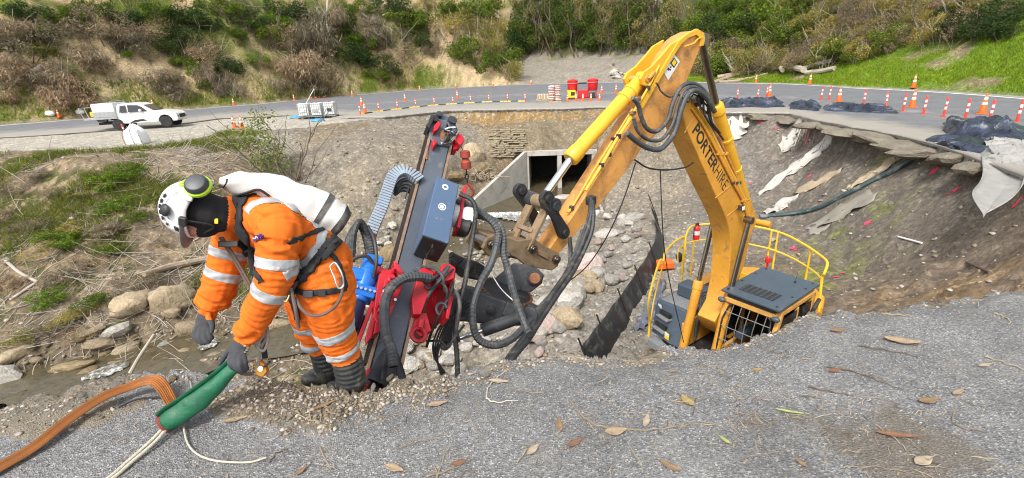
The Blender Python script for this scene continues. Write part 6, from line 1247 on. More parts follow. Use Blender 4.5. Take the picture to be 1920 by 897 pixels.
sheet('geotextile', [(1838, 330), (1935, 318), (1930, 268), (1838, 272)], 'pale_sheet', 'pale grey geotextile sheet folded over the right road edge', 0.35, 40, 26, seed=6, freq=0.9)
# pale sheet hanging from the edge like a flag
top = [onto(x, y, lo=8)+CZ*0.15 for x, y in ((1838, 300), (1945, 300))]; low = [D(1828, 352, 11.2), D(1849, 408, 10.4), D(1940, 312, 11.8)]
b = MB(); V = []; nu, nv = 30, 24
for i in range(nu):
    t = i/(nu-1); A__ = top[0]*(1-t)+top[1]*t; lowp = catmull(low, 15)[int(t*30)]
    for j in range(nv):
        s_ = j/(nv-1); q = A__*(1-s_)+lowp*s_; V.append(q+np.array([-0.25, -0.35, 0.0])*math.sin(math.pi*s_)*0.7+np.array([0, -0.10, 0])*math.sin(t*14+s_*3)*s_)
b.add(V, [tuple(f) for f in grid_faces(nu, nv).tolist()]); o = b.build('geotextile', 'pale_sheet', None, label='pale grey geotextile hanging in a point off the right road edge', cat='sheet'); s_ = o.modifiers.new('t', 'SOLIDIFY'); s_.thickness = 0.01
# crumbling slabs of road bed along the right scarp
mat('slab_grey', (0.20, 0.172, 0.13), 0.95, var=0.3, scale=2, bmp=0.9, bscale=5, bdist=0.1, dirt=(0.13, 0.11, 0.085), dirt_amt=0.45)
slabs = []
for i, (x, y, w_) in enumerate([(1535, 232, 1.0), (1568, 240, 1.3), (1605, 247, 1.4), (1640, 254, 1.2), (1672, 262, 1.5), (1708, 270, 1.3), (1738, 279, 1.1), (1780, 293, 1.0), (1836, 308, 1.0), (1480, 222, 1.0), (1430, 218, 0.9)]):
    p = onto(x, y-3, lo=8); rs = random.Random(i); me = ROCKS['a%d' % (i % 8)].copy(); me.materials.append(MATS['slab_grey']); o = bpy.data.objects.new('broken_slab', me); col.objects.link(o)
    o.location = (p[0], p[1], p[2]-0.16); o.scale = (w_*1.0, w_*0.75, 0.30); o.rotation_euler = (rs.uniform(-0.12, 0.12), rs.uniform(-0.25, 0.1), rs.uniform(0, 6)); slabs.append(tag(o, 'x', 'slab', 'crumbling slabs along the right scarp'))
rank_labels(slabs, lambda o, t: 'crumbling slab of road bed overhanging the right scarp, '+t)
# ---- geotextile strips, pipe, paint marks and sticks on the right slope
def strip(name, px, w_, m_, label, cat, lift=0.06, th=0.01, wav=0.06):
    pts = catmull([np.array([x, y, 0.0]) for x, y in px], 8); P = np.array([onto(q[0], q[1]) for q in pts]); k = len(P); T = np.gradient(P, axis=0); T /= np.linalg.norm(T, axis=1)[:, None]; b = MB(); V = []
    ws = np.interp(np.linspace(0, 1, k), np.linspace(0, 1, len(w_)), w_)
    for i in range(k):
        s_ = nrm(np.cross(T[i], CZ))
        for u in np.linspace(-0.5, 0.5, 6):
            q = P[i]+s_*ws[i]*u*(1+0.25*math.sin(i*1.1+u*3)); q[2] = max(hz(q[0], q[1]), P[i, 2]-0.2)+lift+wav*(math.sin(u*9+i*0.8)+0.5*math.sin(i*0.5+u*23)); V.append(q)
    b.add(V, [tuple(f) for f in grid_faces(k, 6).tolist()]); o = b.build(name, m_, None, label=label, cat=cat); q = o.modifiers.new('t', 'SOLIDIFY'); q.thickness = th; return o
mat('cloth_white', (0.46, 0.44, 0.40), 0.85, var=0.15, scale=3, dirt=(0.33, 0.28, 0.2), dirt_amt=0.3, bmp=0.3, bscale=15); mat('cloth_tan', (0.40, 0.32, 0.215), 0.85, var=0.2, scale=3, dirt=(0.2, 0.15, 0.1), dirt_amt=0.4, bmp=0.3, bscale=15)
strip('cloth_strip', [(1558, 268), (1510, 300), (1470, 330), (1422, 368)], [0.3, 0.6, 0.5, 0.25], 'cloth_white', 'long white cloth strip down the right slope', 'cloth')
strip('cloth_strip', [(1500, 240), (1485, 262), (1464, 284)], [0.2, 0.7, 0.5], 'cloth_white', 'short white cloth strip high on the right slope', 'cloth')
strip('cloth_strip', [(1392, 224), (1380, 240), (1366, 262)], [1.5, 1.3, 0.9], 'cloth_white', 'wide pale sheet strip just right of the stick cylinder', 'cloth')
strip('cloth_strip', [(1576, 322), (1530, 346), (1490, 362)], [0.25, 0.55, 0.2], 'cloth_tan', 'tan cloth strip on the middle of the right slope', 'cloth')
strip('cloth_strip', [(1496, 370), (1462, 388), (1436, 402)], [0.2, 0.6, 0.35], 'cloth_white', 'white cloth strip beside the pipe end', 'cloth')
strip('cloth_strip', [(1700, 286), (1655, 316), (1600, 350), (1590, 358)], [0.35, 0.5, 0.35, 0.2], 'cloth_tan', 'long tan cloth strip under the road slabs', 'cloth')
strip('cloth_strip', [(1640, 372), (1590, 392), (1540, 420), (1528, 440)], [0.5, 1.0, 0.9, 0.3], mat('mud_pale', (0.25, 0.23, 0.19), 0.9, var=0.2, scale=3, bmp=0.3), 'pale mud-coloured mat lying on the right slope', 'mat', wav=0.02, lift=0.03)
def pipe_on(name, px, r_, m_, label, cat, lift=0.0, rr=None, group=None):
    P = [onto(x, y)+CZ*(r_+lift) for x, y in px]; b = MB(); c = catmull(P, 7); b.tube(c, r_ if rr is None else np.interp(np.linspace(0, 1, len(c)), np.linspace(0, 1, len(rr)), rr), 8); return b.build(name, m_, None, label=label, cat=cat, group=group)
pipe_on('drain_pipe', [(1716, 300), (1660, 332), (1600, 362), (1540, 392), (1490, 404), (1424, 411)], 0.10, mat('pipe_dark', (0.035, 0.06, 0.062), 0.4, var=0.3, scale=3, dirt=(0.3, 0.3, 0.27), dirt_amt=0.4, dirt_scale=2), 'dark green drain pipe running down the right slope', 'pipe')
pipe_on('measuring_stick', [(1684, 446), (1728, 458)], 0.03, 'cone_white', 'short red and white stick on the clay slope', 'stick')
pipe_on('dry_branch', [(1812, 494), (1835, 504), (1855, 514)], 0.03, 'rope_brown' if 'rope_brown' in MATS else mat('rope_brown', (0.13, 0.09, 0.075), 0.8), 'dark branch on the clay slope above the near lip', 'branch')
mat('paint_pink', (0.85, 0.05, 0.14), 0.7, var=0.15, scale=10)
marks = []
for i, (x, y, s0) in enumerate([(1487, 467, 11), (1624, 421, 9), (1750, 324, 9), (1790, 358, 10), (1566, 521, 9), (1580, 513, 7), (1903, 386, 9), (1408, 345, 6), (1516, 332, 5), (1425, 228, 5), (1455, 242, 5), (1515, 255, 5), (1240, 530, 5)]):
    rs = random.Random(i+50); b = MB(); b.f = []; c = onto(x, y); dd = (c-CAM)@FW*s0/F*0.8
    for k in range(26):
        a = rs.uniform(0, 6.28); q = abs(rs.gauss(0, 0.4))*dd; ctr = np.array([c[0]+q*math.cos(a), c[1]+q*math.sin(a)*1.3]); w_ = dd*rs.uniform(0.16, 0.36); tri = []
        for t in range(4): aa = t*1.57+rs.uniform(-0.5, 0.5); xx, yy = ctr[0]+w_*math.cos(aa), ctr[1]+w_*math.sin(aa); tri.append((xx, yy, hz(xx, yy)+0.025))
        b.add(tri, [(0, 1, 2, 3)])
    marks.append(b.build('paint_mark', 'paint_pink', None, cat='paint mark', group='pink spray marks', label='x'))
rank_labels(marks, lambda o, t: 'pink spray-paint mark on the bare slope, '+t)
# ---- silt fence
FB = [G(x, y, z) for x, y, z in [(1118, 712, -5.3), (1145, 668, -5.3), (1178, 618, -5.3), (1205, 572, -5.3), (1228, 530, -5.3), (1246, 486, -5.3), (1246, 452, -5.3), (1238, 425, -5.2), (1232, 402, -5.1)]]
SF = thing('silt_fence', 'sagging black silt fence between the gravel and the excavator', 'fence', tuple(FB[3]))
c = np.array(catmull(FB, 8)); b = MB(); V = []; k = len(c); T = np.gradient(c, axis=0); T /= np.linalg.norm(T, axis=1)[:, None]
for i in range(k):
    s_ = nrm(np.cross(T[i], CZ)); hgt = 0.85*(1+0.02*math.sin(i*0.5))
    for j in range(9):
        t = j/8; bulge = 0.18*math.sin(math.pi*t)*math.sin(i*0.18)*0.4+0.012*math.sin(i*0.9+t*4)*t; V.append(c[i]+CZ*(hgt*t-0.1)+s_*(bulge-0.38*t))
b.add(V, [tuple(f) for f in grid_faces(k, 9).tolist()]); o = b.build('fence_fabric', mat('silt_black', (0.022, 0.023, 0.026), 0.5, var=0.4, scale=4, dirt=(0.16, 0.15, 0.15), dirt_amt=0.4, dirt_scale=3, bmp=0.3, bscale=12), SF); q = o.modifiers.new('t', 'SOLIDIFY'); q.thickness = 0.008
for i in range(0, k, 9):
    b = MB(); s_ = nrm(np.cross(T[i], CZ)); b.tube([c[i]-CZ*0.2+s_*0.03, c[i]+CZ*1.0-s_*0.45], 0.022, 6); b.build('fence_post', 'chain_dark' if 'chain_dark' in MATS else mat('chain_dark', (0.05, 0.035, 0.028), 0.6), SF)
strip('fence_skirt', [(1196, 622), (1208, 604), (1225, 575), (1243, 530)], [0.3, 0.4, 0.35, 0.2], mat('skirt_grey', (0.16, 0.17, 0.21), 0.45, var=0.4, scale=5, bmp=0.4, bscale=10), 'grey plastic skirt lying along the foot of the silt fence', 'sheet', wav=0.05)
b = MB(); p = onto(1243, 505); b.prism([p+np.array([x, y, 0]) for x, y in ((-0.3, -0.2), (0.35, -0.15), (0.3, 0.25), (-0.2, 0.2))], CZ, 0.05, 0.3); b.build('orange_bin', 'cone_orange', None, label='orange plastic tub on the ground left of the excavator rail', cat='tub', bevel=0.05)
# ================================================================== worker
mat('orange_cloth', (0.74, 0.150, 0.016), 0.85, var=0.14, scale=5, dirt=(0.42, 0.13, 0.04), dirt_amt=0.20, dirt_scale=7, bmp=0.12, bscale=45, spec=0.2)
mat('glove_knit', (0.050, 0.053, 0.060), 0.85, var=0.25, scale=40, bmp=0.3, bscale=160)
mat('balaclava', (0.010, 0.010, 0.011), 0.9, var=0.2, bmp=0.1)
mat('skin', (0.50, 0.25, 0.17), 0.5, var=0.1)
mat('boot_rubber', (0.035, 0.037, 0.038), 0.42, var=0.25, scale=10, dirt=(0.16, 0.14, 0.11), dirt_amt=0.45, bmp=0.15, bscale=30)
mat('reflective_tape', (0.40, 0.41, 0.42), 0.38, var=0.12, scale=14, spec=0.8, dirt=(0.32, 0.29, 0.25), dirt_amt=0.25)
mat('webbing', (0.020, 0.020, 0.022), 0.8, var=0.3, scale=25, bmp=0.2, bscale=90)
mat('helmet_white', (0.70, 0.70, 0.70), 0.28, var=0.04, dirt=(0.55, 0.53, 0.5), dirt_amt=0.08)
mat('helmet_grey', (0.19, 0.185, 0.18), 0.5, var=0.2, bmp=0.1); mat('lime', (0.42, 0.78, 0.03), 0.45, var=0.05); mat('dark_plastic', (0.025, 0.027, 0.03), 0.5, var=0.2)
mat('canvas_white', (0.63, 0.62, 0.585), 0.8, var=0.06, scale=3, dirt=(0.5, 0.46, 0.4), dirt_amt=0.25, bmp=0.1, bscale=50)
mat('canvas_dark', (0.045, 0.048, 0.05), 0.7, var=0.3, scale=12, dirt=(0.2, 0.18, 0.15), dirt_amt=0.4)
feet = D(640, 728, 2.72)
WK = thing('person', 'worker in orange hi-vis coveralls, white helmet and black boots bending over the broken lip', 'person', tuple(feet))
parts_ = []   # (points, radii, group, flat, up)
def bone(pts, rad, grp, flat=1.0, up=None): parts_.append(([np.asarray(p, float) for p in pts], list(rad), grp, flat, up))
# torso: pelvis -> chest -> shoulders; flattened front to back, wide across depth
side = nrm(D(500, 410, 2.62)-D(500, 410, 2.2))
tors = [D(622, 512, 2.51), D(610, 492, 2.50), D(578, 462, 2.47), D(545, 442, 2.44), D(505, 420, 2.41), D(470, 405, 2.38), D(445, 398, 2.36)]
bone(tors, [0.13, 0.165, 0.158, 0.162, 0.172, 0.140, 0.075], 0, 0.84, nrm(np.cross(side, tors[3]-tors[1])))
SLp, SRp = D(512, 418, 2.23), D(446, 412, 2.55)
bone([D(480, 405, 2.38), D(500, 410, 2.30), SLp], [0.10, 0.105, 0.085], 0)
bone([D(478, 402, 2.40), D(455, 405, 2.48), SRp], [0.10, 0.10, 0.085], 0)
eL, wL = D(514, 528, 2.24), D(470, 612, 2.30)
bone([D(522, 408, 2.26), D(524, 440, 2.22), D(520, 485, 2.21), eL, D(492, 572, 2.27), wL], [0.105, 0.106, 0.092, 0.084, 0.078, 0.068], 1)
bone([D(468, 616, 2.30), D(462, 629, 2.31)], [0.064, 0.060], 1)
eR, wR = D(424, 498, 2.58), D(398, 572, 2.60)
bone([SRp, D(436, 450, 2.57), eR, D(410, 540, 2.59), wR], [0.098, 0.100, 0.092, 0.090, 0.086], 2)
KL = D(623, 608, 2.50)
bone([D(603, 505, 2.44), D(610, 535, 2.44), D(617, 570, 2.46), KL, D(636, 640, 2.56), D(644, 658, 2.59)], [0.142, 0.146, 0.130, 0.108, 0.098, 0.092], 3)
bone([D(588, 500, 2.58), D(578, 535, 2.62), D(578, 565, 2.66), D(584, 600, 2.70), D(596, 636, 2.76), D(598, 642, 2.77)], [0.145, 0.140, 0.125, 0.108, 0.095, 0.088], 4)
# boots
bone([D(644, 650, 2.585), D(654, 688, 2.63), D(659, 712, 2.66), D(660, 724, 2.68)], [0.080, 0.083, 0.080, 0.074], 5)
bone([D(664, 724, 2.70), D(645, 728, 2.68), D(622, 727, 2.65)], [0.062, 0.058, 0.045], 5, 0.8)
bone([D(598, 634, 2.76), D(606, 660, 2.80), D(614, 690, 2.84), D(612, 706, 2.86)], [0.078, 0.076, 0.078, 0.070], 5)
bone([D(618, 706, 2.88), D(598, 706, 2.84), D(584, 710, 2.80), D(576, 712, 2.78)], [0.066, 0.062, 0.060, 0.048], 5, 0.85)
# neck and head (black balaclava, a strip of face)
HUP = nrm(-RT*0.90+UP*0.16-FW*0.25); HFC = -UP*0.93-RT*0.30+FW*0.05; HFC = nrm(HFC-HUP*(HFC@HUP)); HSD = np.cross(HFC, HUP); HSD = HSD if HSD@FW < 0 else -HSD
HC = D(376, 396, 2.26)
bone([D(462, 404, 2.37), D(435, 402, 2.33), D(410, 402, 2.29)], [0.09, 0.085, 0.088], 6)
bone([HC-HUP*0.07+HFC*0.01, HC-HUP*0.02, HC+HUP*0.05], [0.086, 0.095, 0.088], 6)
bone([HC-HUP*0.06+HFC*0.06, HC-HUP*0.02+HFC*0.07, HC+HUP*0.02+HFC*0.062], [0.050, 0.058, 0.055], 6)
bone([HC-HUP*0.012+HFC*0.115, HC+HUP*0.035+HFC*0.105], [0.017, 0.012], 7)                       # nose
bone([HC+HUP*0.012+HFC*0.085-HSD*0.03, HC+HUP*0.012+HFC*0.085+HSD*0.03], [0.036, 0.036], 7)      # cheeks
bone([HC+HUP*0.045+HFC*0.092-HSD*0.035, HC+HUP*0.045+HFC*0.092+HSD*0.035], [0.018, 0.018], 7)    # brow
# near hand: palm over the top of the green sleeve, fingers closed round it
pw, pc = D(459, 634, 2.31), D(447, 656, 2.32)
bone([D(466, 620, 2.30), pw], [0.036, 0.035], 8)
bone([pw, D(453, 645, 2.315), pc, D(442, 666, 2.325)], [0.036, 0.044, 0.046, 0.036], 8, 0.62, FW)
GLV = 0.0118
for pts in ([(436, 660, 2.30), (430, 674, 2.27), (434, 688, 2.27), (444, 694, 2.30)], [(442, 664, 2.29), (439, 679, 2.26), (444, 692, 2.265), (453, 697, 2.29)], [(449, 666, 2.29), (449, 681, 2.26), (453, 693, 2.27), (460, 697, 2.295)], [(456, 664, 2.30), (459, 677, 2.28), (461, 687, 2.285), (465, 692, 2.30)]):
    bone([D(*p) for p in pts], [GLV*1.15, GLV*1.08, GLV, GLV*0.85], 8)
bone([D(438, 650, 2.34), D(426, 662, 2.345), D(417, 675, 2.345), D(411, 684, 2.34)], [0.018, 0.0155, 0.013, 0.0105], 8)
# far hand hanging relaxed
bone([D(400, 560, 2.60), D(394, 582, 2.61)], [0.042, 0.040], 9)
bone([D(394, 582, 2.61), D(386, 598, 2.615), D(381, 614, 2.62)], [0.040, 0.050, 0.046], 9, 0.6, FW)
for pts in ([(370, 612, 2.60), (364, 626, 2.59), (368, 638, 2.59), (376, 643, 2.60)], [(377, 616, 2.60), (373, 632, 2.585), (377, 643, 2.59), (385, 645, 2.60)], [(384, 616, 2.60), (383, 632, 2.59), (388, 641, 2.59), (394, 641, 2.605)], [(391, 612, 2.61), (393, 626, 2.60), (397, 634, 2.605), (400, 633, 2.615)]):
    bone([D(*p) for p in pts], [0.0135, 0.0125, 0.0118, 0.010], 9)
bone([D(392, 594, 2.58), D(398, 610, 2.565), D(397, 624, 2.56)], [0.018, 0.015, 0.0115], 9)
mbx = MB()
for pts, rad, grp, flat, up in parts_:
    c = catmull(pts, 5) if len(pts) > 2 else [pts[0]+(pts[1]-pts[0])*t for t in np.linspace(0, 1, 5)]
    t0 = np.linspace(0, len(pts)-1, len(c)); rr = np.interp(t0, np.arange(len(pts)), rad)
    d0 = nrm(c[0]-c[1]); d1 = nrm(c[-1]-c[-2])                                    # rounded ends
    k = 0.35 if grp in (1, 2, 3, 4) else 0.7
    P = [c[0]+d0*rr[0]*k, c[0]+d0*rr[0]*k*0.7]+c+[c[-1]+d1*rr[-1]*k*0.7, c[-1]+d1*rr[-1]*k]; R = [rr[0]*0.25, rr[0]*0.7]+list(rr)+[rr[-1]*0.7, rr[-1]*0.25]
    mbx.tube(P, R, 16, True, flat, up)
tmp = mbx.build('_tmp', 'orange_cloth', None, local=True); tmp.location = (0, 0, 0)
rm_ = tmp.modifiers.new('r', 'REMESH'); rm_.mode = 'VOXEL'; rm_.voxel_size = 0.0062; rm_.use_smooth_shade = True
sm_ = tmp.modifiers.new('s', 'SMOOTH'); sm_.iterations = 4; sm_.factor = 0.5
dg = bpy.context.evaluated_depsgraph_get(); bme = bpy.data.meshes.new_from_object(tmp.evaluated_get(dg)); bpy.data.objects.remove(tmp)
nv = len(bme.vertices); V = np.zeros(nv*3, np.float32); bme.vertices.foreach_get('co', V); V = V.reshape(-1, 3).astype(float); N = np.zeros(nv*3, np.float32); bme.vertices.foreach_get('normal', N); N = N.reshape(-1, 3).astype(float)
# nearest bone, position along it
best = np.full(nv, 1e9); grp_ = np.zeros(nv, int); tal = np.zeros(nv); axd = np.zeros((nv, 3)); ctrp = np.zeros((nv, 3))
for pts, rad, grp, flat, up in parts_:
    acc = 0.0
    for i in range(len(pts)-1):
        a, b_ = pts[i], pts[i+1]; v = b_-a; L = np.linalg.norm(v); t = np.clip(((V-a)@v)/(L*L), 0, 1); c = a+t[:, None]*v
        d = np.linalg.norm(V-c, axis=1)-(rad[i]*(1-t)+rad[i+1]*t); m_ = d < best
        best[m_] = d[m_]; grp_[m_] = grp; tal[m_] = (acc+t*L)[m_]; axd[m_] = v/L; ctrp[m_] = c[m_]; acc += L
rad_v = V-ctrp; e1 = np.cross(axd, np.array([0.3, 0.2, 0.9])); e1 /= np.linalg.norm(e1, axis=1)[:, None]; e2 = np.cross(axd, e1)
ang = np.arctan2((rad_v*e2).sum(1), (rad_v*e1).sum(1))
def n3(p, s): return fbm(p[:, 0]*s+p[:, 2]*s*0.7, p[:, 1]*s-p[:, 2]*s*0.6, 3)
cl = grp_ < 5
fold = np.sin(2*math.pi*(tal/0.085)+3.4*np.sin(ang*1+tal*6+grp_)+7.0*n3(V, 5.0))
fold2 = np.sin(2*math.pi*(tal/0.034)+3.0*np.cos(ang*1+tal*14)+5*n3(V+3, 11.0))
amp = 0.0085*np.clip(0.25+1.6*n3(V+9, 6), 0.0, 1.2); sharp = np.sign(fold)*np.abs(fold)**0.7
disp = cl*(amp*sharp+0.0022*fold2+0.010*n3(V, 9))
boot = grp_ == 5; disp += boot*0.0028*np.sin(2*math.pi*tal/0.03)*(n3(V, 8) > -0.1)
V2 = V+N*disp[:, None]
pw_ = np.asarray(ORG[WK.name])
bme.vertices.foreach_set('co', (V2-pw_).astype(np.float32).ravel()); bme.update()
npoly = len(bme.polygons); lp = np.zeros(len(bme.loops), np.int32); bme.loops.foreach_get('vertex_index', lp); fv = lp.reshape(-1, 4)
MI = np.array([0, 0, 0, 0, 0, 1, 2, 3, 4, 4]); gf_ = MI[grp_[fv]]; fm = np.sort(gf_, 1)[:, 1].astype(np.int32)
fc_ = V[fv].mean(1); fwd = ((fc_-HC)@HFC); upv = ((fc_-HC)@HUP); hd = (fm == 2) & (fwd > 0.075) & (upv > -0.012) & (upv < 0.075); fm[hd] = 3
wr = (np.linalg.norm(fc_-D(466, 622, 2.30), axis=1) < 0.05) & (fm == 4) & (((fc_-pw)@nrm(D(466, 620, 2.30)-pw)) > 0.012); fm[wr] = 3
bme.materials.clear()
body = link_mesh('body', bme, ['orange_cloth', 'boot_rubber', 'balaclava', 'skin', 'glove_knit'], WK); ORG[body.name] = pw_
bme.polygons.foreach_set('material_index', fm); bme.update()
from mathutils.bvhtree import BVHTree
_bt = BVHTree.FromPolygons([Vector(v) for v in V2.tolist()], [tuple(f) for f in fv.tolist()])
def cast(px, py):
    d = ray(px, py); h = _bt.ray_cast(Vector(CAM), Vector(nrm(d)))
    if h[0] is None:
        p = _bt.find_nearest(Vector(D(px, py, 2.45))); return np.array(p[0]), np.array(p[1])
    return np.array(h[0]), np.array(h[1])
def strap(name, pts, w_, m_, th=0.006, parent=None, lift=0.004, dens=10, loop=False):
    """webbing laid on the body surface along a photographed line"""
    q = [cast(p[0], p[1]) for p in catmull([np.array([x, y, 0.0]) for x, y in pts], dens)]
    P = np.array([a for a, _ in q]); Nn = np.array([n_ for _, n_ in q])
    for _ in range(3): P[1:-1] = 0.5*P[1:-1]+0.25*(P[:-2]+P[2:]); Nn[1:-1] = 0.5*Nn[1:-1]+0.25*(Nn[:-2]+Nn[2:])
    T = np.gradient(P, axis=0)+1e-7; T /= np.linalg.norm(T, axis=1)[:, None]; S = np.cross(T, Nn)+1e-7; S /= np.linalg.norm(S, axis=1)[:, None]; U_ = np.cross(S, T)
    V = []; k = len(P); segs = 4
    for i in range(k):
        for u in np.linspace(-0.5, 0.5, segs+1):
            base = P[i]+S[i]*w_*u; h = _bt.find_nearest(Vector(base)); hp, hn = np.array(h[0]), np.array(h[1])
            if np.linalg.norm(hp-base) > 0.05: hp, hn = base, U_[i]
            V.append(hp+hn*(lift+th))
    Fs = [(i*(segs+1)+j, i*(segs+1)+j+1, (i+1)*(segs+1)+j+1, (i+1)*(segs+1)+j) for i in range(k-1) for j in range(segs)]
    b = MB(); b.add(V, Fs); o = b.build(name, m_, WK if parent is None else parent)
    s_ = o.modifiers.new('t', 'SOLIDIFY'); s_.thickness = th; s_.offset = -1
    return o
# reflective bands: rings cut out of the coverall surface
def ring_band(name, groups, c, ax, half, maxr):
    ax = nrm(ax); c_l = np.asarray(c)-pw_; Q = V2[fv].mean(1)-np.asarray(c)
    sel = fv[(np.abs(Q@ax) < half+0.012) & (np.linalg.norm(Q, axis=1) < maxr) & (fm == 0) & np.isin(grp_[fv[:, 0]], groups)]
    ids = np.unique(sel); mp = {int(i): k for k, i in enumerate(ids)}
    tm = bpy.data.meshes.new('_r'); tm.from_pydata([tuple(v) for v in (V2[ids]-pw_).tolist()], [], [tuple(mp[int(i)] for i in f) for f in sel]); tm.update()
    bm = bmesh.new(); bm.from_mesh(tm); bpy.data.meshes.remove(tm)
    for s_ in (1, -1):
        bmesh.ops.bisect_plane(bm, geom=bm.verts[:]+bm.edges[:]+bm.faces[:], plane_co=Vector(c_l+ax*half*s_), plane_no=Vector(ax*s_), clear_outer=True)
    bm.normal_update()
    for v in bm.verts: v.co += v.normal*0.0035
    me = bpy.data.meshes.new(name); bm.to_mesh(me); bm.free()
    o = link_mesh(name, me, 'reflective_tape', WK); o.data.materials.clear(); o.data.materials.append(MATS['reflective_tape'])
    me.polygons.foreach_set('material_index', np.zeros(len(me.polygons), np.int32)); ORG[o.name] = pw_
    s_ = o.modifiers.new('t', 'SOLIDIFY'); s_.thickness = 0.003; s_.offset = -1
    return o
ring_band('reflective_band', (1,), D(521, 492, 2.21), eL-D(524, 440, 2.22), 0.025, 0.16)
ring_band('reflective_band', (1,), D(506, 544, 2.245), wL-eL, 0.026, 0.15)
ring_band('reflective_band', (2,), D(428, 470, 2.575), eR-SRp, 0.024, 0.13)
ring_band('reflective_band', (2,), D(420, 511, 2.58), wR-eR, 0.024, 0.14)
ring_band('reflective_band', (3,), D(627, 618, 2.52), D(650, 672, 2.60)-KL, 0.026, 0.15)
ring_band('reflective_band', (3,), D(643, 654, 2.585), D(650, 672, 2.60)-KL, 0.020, 0.13)
ring_band('reflective_band', (4,), D(585, 605, 2.705), D(596, 636, 2.76)-D(584, 600, 2.70), 0.02, 0.13)
ring_band('reflective_band', (4,), D(597, 637, 2.765), D(596, 636, 2.76)-D(584, 600, 2.70), 0.018, 0.12)
for pts in ([(462, 398), (474, 386), (500, 377), (530, 380), (556, 392), (580, 410), (600, 430), (612, 440)], [(534, 520), (552, 508), (574, 492), (592, 472), (602, 450), (606, 436)]):
    strap('reflective_strip', pts, 0.052, 'reflective_tape', th=0.003, lift=0.002, dens=12)
# harness webbing
HN = strap('harness', [(452, 372), (448, 395), (452, 425), (462, 455), (468, 480), (474, 500)], 0.075, 'webbing', 0.010)
strap('harness_strap', [(452, 372), (470, 366), (490, 362)], 0.05, 'webbing', 0.008)
strap('harness_strap', [(474, 500), (482, 515), (492, 528)], 0.03, 'webbing', 0.006)
strap('harness_belt', [(548, 536), (566, 520), (584, 502), (602, 482), (618, 462), (630, 448)], 0.055, 'webbing', 0.012)
strap('harness_belt', [(560, 530), (585, 506), (610, 480), (634, 456)], 0.03, 'webbing', 0.022)
strap('leg_loop', [(548, 540), (562, 546), (580, 549), (604, 548), (628, 545), (648, 540)], 0.030, 'webbing', 0.006)
strap('harness_strap', [(540, 545), (548, 560), (556, 580), (560, 600)], 0.03, 'webbing', 0.006)
strap('harness_strap', [(612, 470), (628, 486), (640, 510), (648, 540)], 0.022, 'webbing', 0.006)
strap('harness_strap', [(538, 456), (560, 447), (585, 438), (606, 430)], 0.02, 'webbing', 0.006)
p, n_ = cast(581, 549); b = MB(); b.box(p+n_*0.016, (0.05, 0.035, 0.012), (RT, UP, n_)); b.build('buckle', 'dark_plastic', WK, bevel=0.004)
p, n_ = cast(604, 549); b = MB(); b.box(p+n_*0.014, (0.04, 0.032, 0.010), (RT, UP, n_)); b.build('buckle', 'webbing', WK, bevel=0.004)
# flag patch on the sleeve
def decal(name, pts, m_, parent, lift=0.006):
    b = MB(); P = []; q = np.array(pts, float); g = 6 if abs(q[0, 0]-q[1, 0]) > 6 else 2
    for i in range(g):
        for j in range(g):
            u, v = i/(g-1), j/(g-1); x, y = (q[0]*(1-u)+q[1]*u)*(1-v)+(q[3]*(1-u)+q[2]*u)*v; p, n_ = cast(x, y); P.append(p+n_*lift-FW*lift*0.5)
    b.add(P, [tuple(f) for f in grid_faces(g, g).tolist()]); return b.build(name, m_, parent)
mat('flag_blue', (0.012, 0.02, 0.16), 0.7, var=0.05); mat('flag_red', (0.6, 0.02, 0.03), 0.7, var=0.05)
fp = decal('flag_patch', [(477, 444), (494, 438), (497, 448), (480, 455)], 'flag_blue', WK, 0.008)
decal('flag_cross', [(478, 446), (487, 442.5), (488.2, 446.6), (479.4, 450.2)], 'white_decal', fp, 0.0095); decal('flag_cross_bar', [(478.5, 447.4), (487.5, 444.2), (487.8, 445.2), (478.9, 448.6)], 'flag_red', fp, 0.0105)
for x, y in ((491, 442), (493.6, 444), (489.6, 446.5), (492, 449)):
    decal('flag_star', [(x-0.9, y), (x, y-0.9), (x+0.9, y), (x, y+0.9)], 'flag_red', fp, 0.010)
for x, y in ((460, 648), (464, 652), (462, 656), (466, 659), (459, 661), (464, 664), (468, 655)):
    decal('glove_print', [(x-2, y-1.2), (x+2, y-1.6), (x+2, y+0.8), (x-1.6, y+1.2)], 'white_decal', WK, 0.004)
# ---- helmet
HLC = D(352, 389, 2.235)
b = MB(); V = []; seg, rings = 36, 12
for i in range(rings+1):
    t = (math.pi/2)*(1-i/rings)*1.0
    for j in range(seg):
        a = 2*math.pi*j/seg; rr_ = math.cos(t)**0.85; fwdc = math.cos(a); 
        q = HLC+HUP*(0.148*math.sin(t)-0.035-0.03*(1-math.sin(t))*(1 if fwdc < 0 else 0.2)*abs(fwdc))+HFC*(0.142*rr_*fwdc)+HSD*(0.118*rr_*math.sin(a))
        V.append(q)
Fs = [(i*seg+j, i*seg+(j+1) % seg, (i+1)*seg+(j+1) % seg, (i+1)*seg+j) for i in range(rings) for j in range(seg)]
